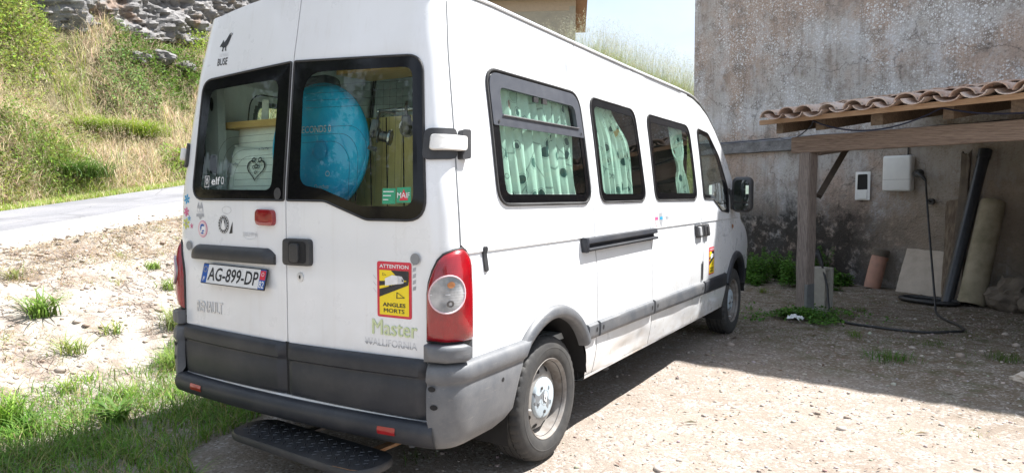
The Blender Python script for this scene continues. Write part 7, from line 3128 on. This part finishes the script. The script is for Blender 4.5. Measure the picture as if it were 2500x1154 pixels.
# stray blades and dry straw over the clay slope
n = 15000
x, y, D, L = scatter_dl(n, 4.3, 7.1, 1.8, 7.5)
dens = vnoise(x, y, 1.7, 41)
keep = (rng.uniform(0, 1, n) < np.clip((dens - .42) * 2.8, 0.03, 1))
x, y, D = x[keep], y[keep], D[keep]
n = len(x)
col = np.where((rng.uniform(0, 1, n) < .30)[:, None], jitter_col((.24, .30, .08), n, .2, .1), jitter_col((.48, .37, .25), n, .18, .06))
V, Q, T, C, tip = blades(roots_of(x, y), rng.uniform(.02, .10, n), rng.uniform(.6, 2.4, n), rng.uniform(.003, .007, n), col, segs=3)
n = 4500
x, y, D, L = scatter_dl(n, 6.5, 7.15, 3.5, 7)
col = jitter_col((.46, .36, .23), n, .18, .06)
V2, Q2, T2, C2, tip = blades(roots_of(x, y, .0), rng.uniform(.02, .08, n), rng.uniform(1.5, 4.0, n), rng.uniform(.003, .006, n), col, segs=2)
ntu = 85
tx, ty, tD, tL = scatter_dl(ntu, 4.4, 6.95, 2.4, 6.2)
per = 26
x = np.repeat(tx, per) + rng.normal(0, .035, ntu * per)
y = np.repeat(ty, per) + rng.normal(0, .035, ntu * per)
hs = np.repeat(rng.uniform(.03, .10, ntu), per) * rng.uniform(.4, 1.1, ntu * per)
tc = np.where((rng.uniform(0, 1, ntu) < .55)[:, None], jitter_col((.24, .31, .09), ntu, .2, .1), jitter_col((.46, .37, .24), ntu, .15, .06))
V3, Q3, T3, C3, tip = blades(roots_of(x, y), hs, rng.uniform(.5, 2.2, ntu * per), rng.uniform(.003, .007, ntu * per), np.repeat(tc, per, 0) * (1 + rng.normal(0, .15, (ntu * per, 1))), segs=3)
o = pack('straw', [(V, [Q, T], C), (V2, [Q2, T2], C2), (V3, [Q3, T3], C3)], 'foliage')
tag(o, 'scattered dry straw and sparse blades on the clay slope', 'straw', kind='stuff')

# named weeds on the clay slope and in the yard
WG = 'weeds on the clay slope'
for (d, l, nb, hh, ln, wd_2, cc, lab) in (
        (5.80, 3.88, 120, .30, 1.4, .018, (.16, .26, .05), 'broad green weed in the middle left of the clay slope'),
        (5.23, 3.72, 70, .22, 1.5, .010, (.24, .30, .07), 'spiky light green weed below the broad one on the clay slope'),
        (6.62, 4.18, 60, .20, 1.4, .010, (.26, .28, .10), 'half dry weed at the left edge of the clay slope'),
        (6.30, 5.39, 60, .15, 1.2, .012, (.20, .30, .06), 'little green weed high on the clay slope near the van'),
        (5.89, 5.23, 70, .18, 1.2, .011, (.20, .29, .06), 'yellow-green weed beside the left tail light'),
        (5.29, 4.13, 50, .17, 1.4, .010, (.26, .32, .08), 'small spidery weed in the centre of the clay slope'),
        (4.87, 3.56, 26, .10, 1.0, .014, (.24, .36, .06), 'tiny bright weed near the bottom of the clay slope'),
        (5.11, 4.60, 130, .32, 1.0, .008, (.26, .32, .11), 'pale thin weed against the left rear corner of the van'),
        (4.70, 4.20, 160, .24, 1.1, .008, (.24, .34, .08), 'bright grassy weed at the foot of the left bumper corner'),
        (4.77, 3.35, 60, .16, 1.2, .010, (.24, .34, .07), 'light green weed at the lower edge of the clay slope'),
        (4.52, 3.59, 70, .16, 1.2, .009, (.24, .33, .07), 'grassy weed between clay and shaded grass'),
        (4.60, 2.80, 130, .30, .9, .016, (.20, .33, .05), 'leafy bright tuft at the left edge above the shaded grass')):
    cx, cy = dl_xy(d, l)
    tuft(cx, cy, nb, hh, ln, wd_2, cc, lab, WG, .05, 'weed', 'weed')
# tall wild barley stems by the bumper
for k, (x0, y0) in enumerate(((-1.78, .72), (-1.62, .62), (-1.70, .88), (-1.50, .75), (-1.95, .55), (-1.42, .95), (-1.86, 1.02), (-2.15, .30))):
    r = empty('barley_stem', (x0, y0, float(terrain(x0, y0))))
    ht = rng.uniform(.24, .36)
    V, Q, T, C, tip = blades(np.array([[0, 0, -.01]]), np.array([ht]), np.array([.22]), np.array([.004]), np.array([[.17, .20, .07]]), np.array([rng.uniform(0, 6.28)]), 4)
    pack('stem', [(V, [Q, T], C)], 'foliage', r)
    npts = 26
    tt = np.linspace(0, 1, npts)[:, None]
    pos = tip[0][None] - np.array([[0, 0, .085]]) * tt
    V, Q, T, C, _ = blades(pos, np.full(npts, .035), rng.uniform(.2, .7, npts), np.full(npts, .006), jitter_col((.24, .26, .10), npts), None, 2)
    pack('ear', [(V, [Q, T], C)], 'foliage', r)
    tag(r, 'wild barley stem with a bristly ear in the grass left of the bumper', 'grass', 'wild barley beside the bumper')
# rosette of broad leaves in the lower left corner
for k, (x0, y0, lab) in enumerate(((-2.02, -.32, 'broad-leaved dock plant in the lower left corner of the yard'), (-1.80, .10, 'broad-leaved dock plant at the edge of the van shadow'))):
    r = empty('dock_plant', (x0, y0, float(terrain(x0, y0))))
    nb = 34
    az = rng.uniform(0, 6.28, nb)
    V, Q, T, C, tip = blades(np.stack([rng.normal(0, .03, nb), rng.normal(0, .03, nb), np.zeros(nb)], -1), rng.uniform(.12, .24, nb), rng.uniform(.7, 1.5, nb), rng.uniform(.022, .038, nb), jitter_col((.10, .19, .035), nb, .15, .06), az, 4)
    pack('leaves', [(V, [Q, T], C)], 'foliage', r)
    tag(r, lab, 'weed', 'broad-leaved plants in the grass')
# weeds in the gravel
for (x0, y0, nb, hh, cc, lab) in (
        (2.46, 4.53, 160, .14, (.075, .17, .02), 'bright grass tuft in the shaded gravel right of the van'),
        (2.30, 4.75, 70, .09, (.09, .17, .03), 'low grass patch just behind the bright tuft in the gravel'),
        (3.30, 5.05, 150, .13, (.08, .13, .025), 'dark grass clump in the gravel at the right edge'),
        (2.05, 5.50, 40, .13, (.12, .22, .03), 'small bright leafy weed in front of the cable'),
        (2.70, 5.55, 120, .07, (.09, .14, .03), 'flat grass patch in the gravel in front of the cable end'),
        (1.95, 7.2, 50, .12, (.10, .17, .03), 'small weed in the pale gravel behind the cable'),
        (0.55, 8.4, 60, .14, (.14, .20, .03), 'yellow-green weed beside the front wheel by the nettles'),
        (2.62, 2.55, 25, .04, (.25, .27, .05), 'tiny yellow-green sprout in the sunny gravel'),
        (3.02, 2.72, 25, .04, (.25, .28, .05), 'tiny yellow-green sprout at the lower right of the sunny gravel'),
        (0.32, .60, 40, .07, (.09, .15, .03), 'small grass tuft on the ground below the folding step')):
    tuft(x0, y0, nb, hh, 1.1, .006, cc, lab, 'weeds in the gravel yard', .10 if nb > 60 else .04, 'weed', 'weed', 3)


# ---- nettles along the wall
def nettle(x0, y0, hgt, nst, base, label):
    r = empty('nettle_plant', (x0, y0, float(terrain(x0, y0))))
    parts = []
    ro = np.stack([rng.normal(0, .10, nst), rng.normal(0, .10, nst), np.full(nst, -.01)], -1)
    hs = rng.uniform(.55, 1.0, nst) * hgt
    az = rng.uniform(0, 6.28, nst)
    ln = rng.uniform(.1, .45, nst)
    V, Q, T, C, tip = blades(ro, hs, ln, np.full(nst, .007), jitter_col((.08, .11, .03), nst), az, 4)
    pack('stems', [(V, [Q, T], C)], 'foliage', r)
    P, Dv, S, Cc = [], [], [], []
    for i in range(nst):
        nl = int(hs[i] / .032) + 4
        for k in range(nl):
            t = .12 + .88 * k / nl
            px = ro[i] + np.array([math.cos(az[i]) * ln[i] * hs[i] * t * t, math.sin(az[i]) * ln[i] * hs[i] * t * t, hs[i] * (t - .35 * ln[i] * t ** 2.2)])
            a0 = rng.uniform(0, 6.28)
            for q in range(3):
                a = a0 + q * 2.1
                P.append(px)
                Dv.append((math.cos(a), math.sin(a), rng.uniform(-.15, .5)))
                S.append(rng.uniform(.045, .085) * (1.15 - .5 * t))
    P, Dv, S = np.array(P), np.array(Dv), np.array(S)
    lv, lt, lc = leaves(P, Dv, S, jitter_col(base, len(P), .25, .08), .3, .62)
    pack('leaves', [(lv, [lt], lc)], 'foliage', r)
    tag(r, label, 'nettle', 'nettles along the foot of the house wall')


spots = []
for k in range(17):
    l = .55 + k * .20
    spots.append((l, .35 + .35 * ((k * 5) % 3), .30 + .10 * ((k * 7) % 4) / 3 + (.22 if 8 <= k <= 13 else 0)))
for k in range(8):
    spots.append((.6 + k * .30, 1.15 + .25 * (k % 3), .20 + .04 * (k % 2)))
for (l, d, hh) in spots:
    x0, y0, _ = w2(l, d, 0)
    nettle(x0, y0, hh, 12, (.10, .22, .035), 'green nettle in the thicket along the wall behind the carport post')
nettle(*w2(3.05, .30, 0)[:2], .78, 14, (.085, .19, .035), 'tallest nettle rising against the wall right of the post')

# ground cover round the post foot and moss by the wall
n = 5200
a = rng.uniform(0, 6.28, n)
rr = np.abs(rng.normal(0, .55, n))
x = 1.42 + rr * np.cos(a) * .62
y = 6.32 + rr * np.sin(a) * .55
kp = rng.uniform(0, 1, n) < np.clip(2.2 * (vnoise(x, y, 4, 51) - .18), 0, 1)
x, y = x[kp], y[kp]
n = len(x)
hh = .02 + .10 * rng.uniform(0, 1, n) * vnoise(x, y, 3, 53)
dr = np.stack([rng.normal(0, 1, n), rng.normal(0, 1, n), rng.uniform(.1, .9, n)], -1)
lv, lt, lc = leaves(np.stack([x, y, terrain(x, y) + hh], -1), dr, rng.uniform(.022, .05, n), jitter_col((.095, .20, .035), n, .28, .1), .2, .75)
n3 = 5200
x3, y3 = rng.uniform(.2, 3.6, n3), rng.uniform(4.6, 9.0, n3)
k3 = rng.uniform(0, 1, n3) < np.clip((vnoise(x3, y3, 1.3, 57) - .55) * 3, 0, 1)
x3, y3 = x3[k3], y3[k3]
n3 = len(x3)
V3, Q3, T3, C3, _ = blades(roots_of(x3, y3), rng.uniform(.02, .07, n3), rng.uniform(.5, 1.6, n3), rng.uniform(.003, .006, n3), jitter_col((.09, .135, .03), n3, .25, .1), segs=2)
o = pack('clover', [(lv, [lt], lc), (V3, [Q3, T3], C3)], 'foliage')
tag(o, 'low clover and thin grass round the carport post foot', 'clover', kind='stuff')

# ---- loose stones
bm = bmesh.new()
bmesh.ops.create_icosphere(bm, subdivisions=1, radius=1.0)
IV = np.array([v.co[:] for v in bm.verts])
IF = np.array([[v.index for v in f.verts] for f in bm.faces])
bm.free()


def pebbles(name, x, y, size, col, label, z=None):
    n = len(x)
    m = len(IV)
    k = 1 + rng.uniform(-.28, .28, (n, m, 1))
    s = size[:, None, None] * np.stack([rng.uniform(.7, 1.3, n), rng.uniform(.6, 1.1, n), rng.uniform(.35, .7, n)], -1)[:, None, :]
    P = IV[None] * k * s
    a = rng.uniform(0, 6.28, n)
    c, sn = np.cos(a)[:, None], np.sin(a)[:, None]
    X = P[..., 0] * c - P[..., 1] * sn + x[:, None]
    Y = P[..., 0] * sn + P[..., 1] * c + y[:, None]
    zz = terrain(x, y) if z is None else z
    Z = P[..., 2] + zz[:, None] + size[:, None] * .18
    F = (IF[None] + (np.arange(n) * m)[:, None, None]).reshape(-1, 3)
    o = np_mesh(name, np.stack([X, Y, Z], -1).reshape(-1, 3), F, 'pebble', np.repeat(col, m, 0))
    tag(o, label, 'gravel', kind='stuff')
    return o


n = 10500
x, y = rng.uniform(-1.2, 4.2, n), rng.uniform(-.9, 9.3, n)
w_ = vnoise(x, y, 1.6, 61)
kp = (rng.uniform(0, 1, n) < .25 + .9 * w_) & ~((x < -.3) & (y < 2))
x, y = x[kp], y[kp]
n = len(x)
dist = np.hypot(x - CAM[0], y - CAM[1])
tone = rng.uniform(0, 1, (n, 1))
col = (1 - tone) * np.array([.20, .155, .125]) + tone * np.array([.45, .40, .36])
col = col * (1 + rng.normal(0, .06, (n, 3)))
size = np.clip(rng.lognormal(-5.15, .50, n), .0025, .024)
pebbles('gravel', x, y, size, col, 'loose gravel over the yard')
n = 5200
x, y, D, L = scatter_dl(n, 4.3, 7.05, .8, 9)
kp = rng.uniform(0, 1, n) < .2 + vnoise(x, y, 1.2, 63)
x, y = x[kp], y[kp]
n = len(x)
tone = rng.uniform(0, 1, (n, 1))
col = (1 - tone) * np.array([.26, .19, .145]) + tone * np.array([.46, .41, .36])
pebbles('clay_crumbs', x, y, np.clip(rng.lognormal(-4.6, .6, n), .004, .045), col, 'clods and small stones on the clay slope')
n = 520
x, y = rng.uniform(.2, 4.2, n), rng.uniform(.3, 9.0, n)
kp = rng.uniform(0, 1, n) < .15 + vnoise(x, y, 1.1, 67)
x, y = x[kp], y[kp]
n = len(x)
tone = rng.uniform(0, 1, (n, 1))
col = (1 - tone) * np.array([.24, .185, .15]) + tone * np.array([.44, .385, .34])
pebbles('stones', x, y, np.clip(rng.lognormal(-4.2, .40, n), .010, .040), col, 'larger loose stones lying on the gravel yard')
x, y, D, L = scatter_dl(1500, 6.95, 7.75, 2.0, 8)
kp = rng.uniform(0, 1, len(x)) < np.clip(1.15 - (D - 6.95) * 1.6, 0, 1)
x, y, L = x[kp], y[kp], L[kp]
n = len(x)
tone = rng.uniform(0, 1, (n, 1))
col = (1 - tone) * np.array([.30, .23, .18]) + tone * np.array([.50, .44, .38])
pebbles('crumbled_earth', x, y, np.clip(rng.lognormal(-4.5, .5, n), .005, .035), col, 'crumbs of earth spilt over the concrete road edge', road_z(L) + .035)
# bark scraps and twigs on the gravel
parts = []
n = 420
x, y = rng.uniform(.9, 4.1, n), rng.uniform(.4, 6.5, n)
a = rng.uniform(0, 6.28, n)
Ls = rng.uniform(.012, .05, n) * np.where(rng.uniform(0, 1, n) < .08, 2.4, 1)
dr = np.stack([np.cos(a), np.sin(a), rng.normal(0, .08, n)], -1)
lv, lt, lc = leaves(np.stack([x, y, terrain(x, y) + .012], -1), dr, Ls, jitter_col((.12, .085, .06), n, .3, .08), .05, .22)
o = pack('bark_scraps', [(lv, [lt], lc)], 'pebble')
tag(o, 'dark bark scraps and dry leaves strewn on the gravel', 'debris', kind='stuff')


# ---- trees behind the photographer, seen mirrored in the rear panes
def tree(x0, y0, hgt, rad, nleaf, base, label, trunk_r=.16, cone=False):
    zz = float(terrain(x0, y0))
    r = empty('tree', (x0, y0, zz))
    V, F = tube_vf([(0, 0, -.1), (.05, .02, hgt * .25), (-.05, .06, hgt * .5), (0.02, 0, hgt * .92)], [trunk_r, trunk_r * .8, trunk_r * .55, .02], 8)
    limbs = []
    for k in range(9):
        a = k * 2.4
        z0 = hgt * (.28 + .06 * k)
        e = (rad * .8 * math.cos(a) * (1 - .06 * k), rad * .8 * math.sin(a) * (1 - .06 * k), z0 + hgt * .16)
        v, f = tube_vf([(0, 0, z0), (e[0] * .5, e[1] * .5, z0 + hgt * .06), e], [trunk_r * .4, trunk_r * .25, .012], 6)
        limbs.append(e)
        F += [tuple(i + len(V) for i in q) for q in f]
        V += v
    mk('trunk', V, F, 'bark', r, 60)
    nc = 34
    cl = []
    for k in range(nc):
        t = rng.uniform(.22, 1)
        rr = rad * ((1.05 - t) if cone else math.sin(math.pi * min(1, .18 + .8 * t)) ** .6) * rng.uniform(.35, 1)
        a = rng.uniform(0, 6.28)
        cl.append((rr * math.cos(a), rr * math.sin(a), hgt * t, rad * rng.uniform(.20, .38)))
    cl = np.array(cl)
    pick = rng.randint(0, nc, nleaf)
    d = rng.normal(0, 1, (nleaf, 3))
    d /= np.linalg.norm(d, axis=1, keepdims=True)
    pos = cl[pick, :3] + d * (cl[pick, 3] * rng.uniform(.3, 1, nleaf) ** .5)[:, None] * np.array([1, 1, .75])
    lv, lt, lc = leaves(pos, d + rng.normal(0, .5, (nleaf, 3)), rng.uniform(.14, .30, nleaf), jitter_col(base, nleaf, .3, .1), .2, .55)
    pack('crown', [(lv, [lt], lc)], 'foliage', r)
    tag(r, label, 'tree', 'trees behind the camera mirrored in the van glass')


tree(-8.6, -5.6, 8.5, 3.1, 20000, (.045, .075, .018), 'broad leafy tree mirrored in the left rear pane of the van')
tree(-10.5, -9.5, 6.0, 2.2, 9000, (.06, .10, .025), 'leafy tree mirrored in the middle of the rear panes')
tree(-8.0, -11.2, 10.5, 2.4, 5200, (.025, .05, .018), 'dark conifer mirrored at the right side of the rear pane', .2, True)
tree(9.5, -9.0, 6.0, 2.4, 4200, (.06, .11, .022), 'green tree mirrored in the wing mirror')
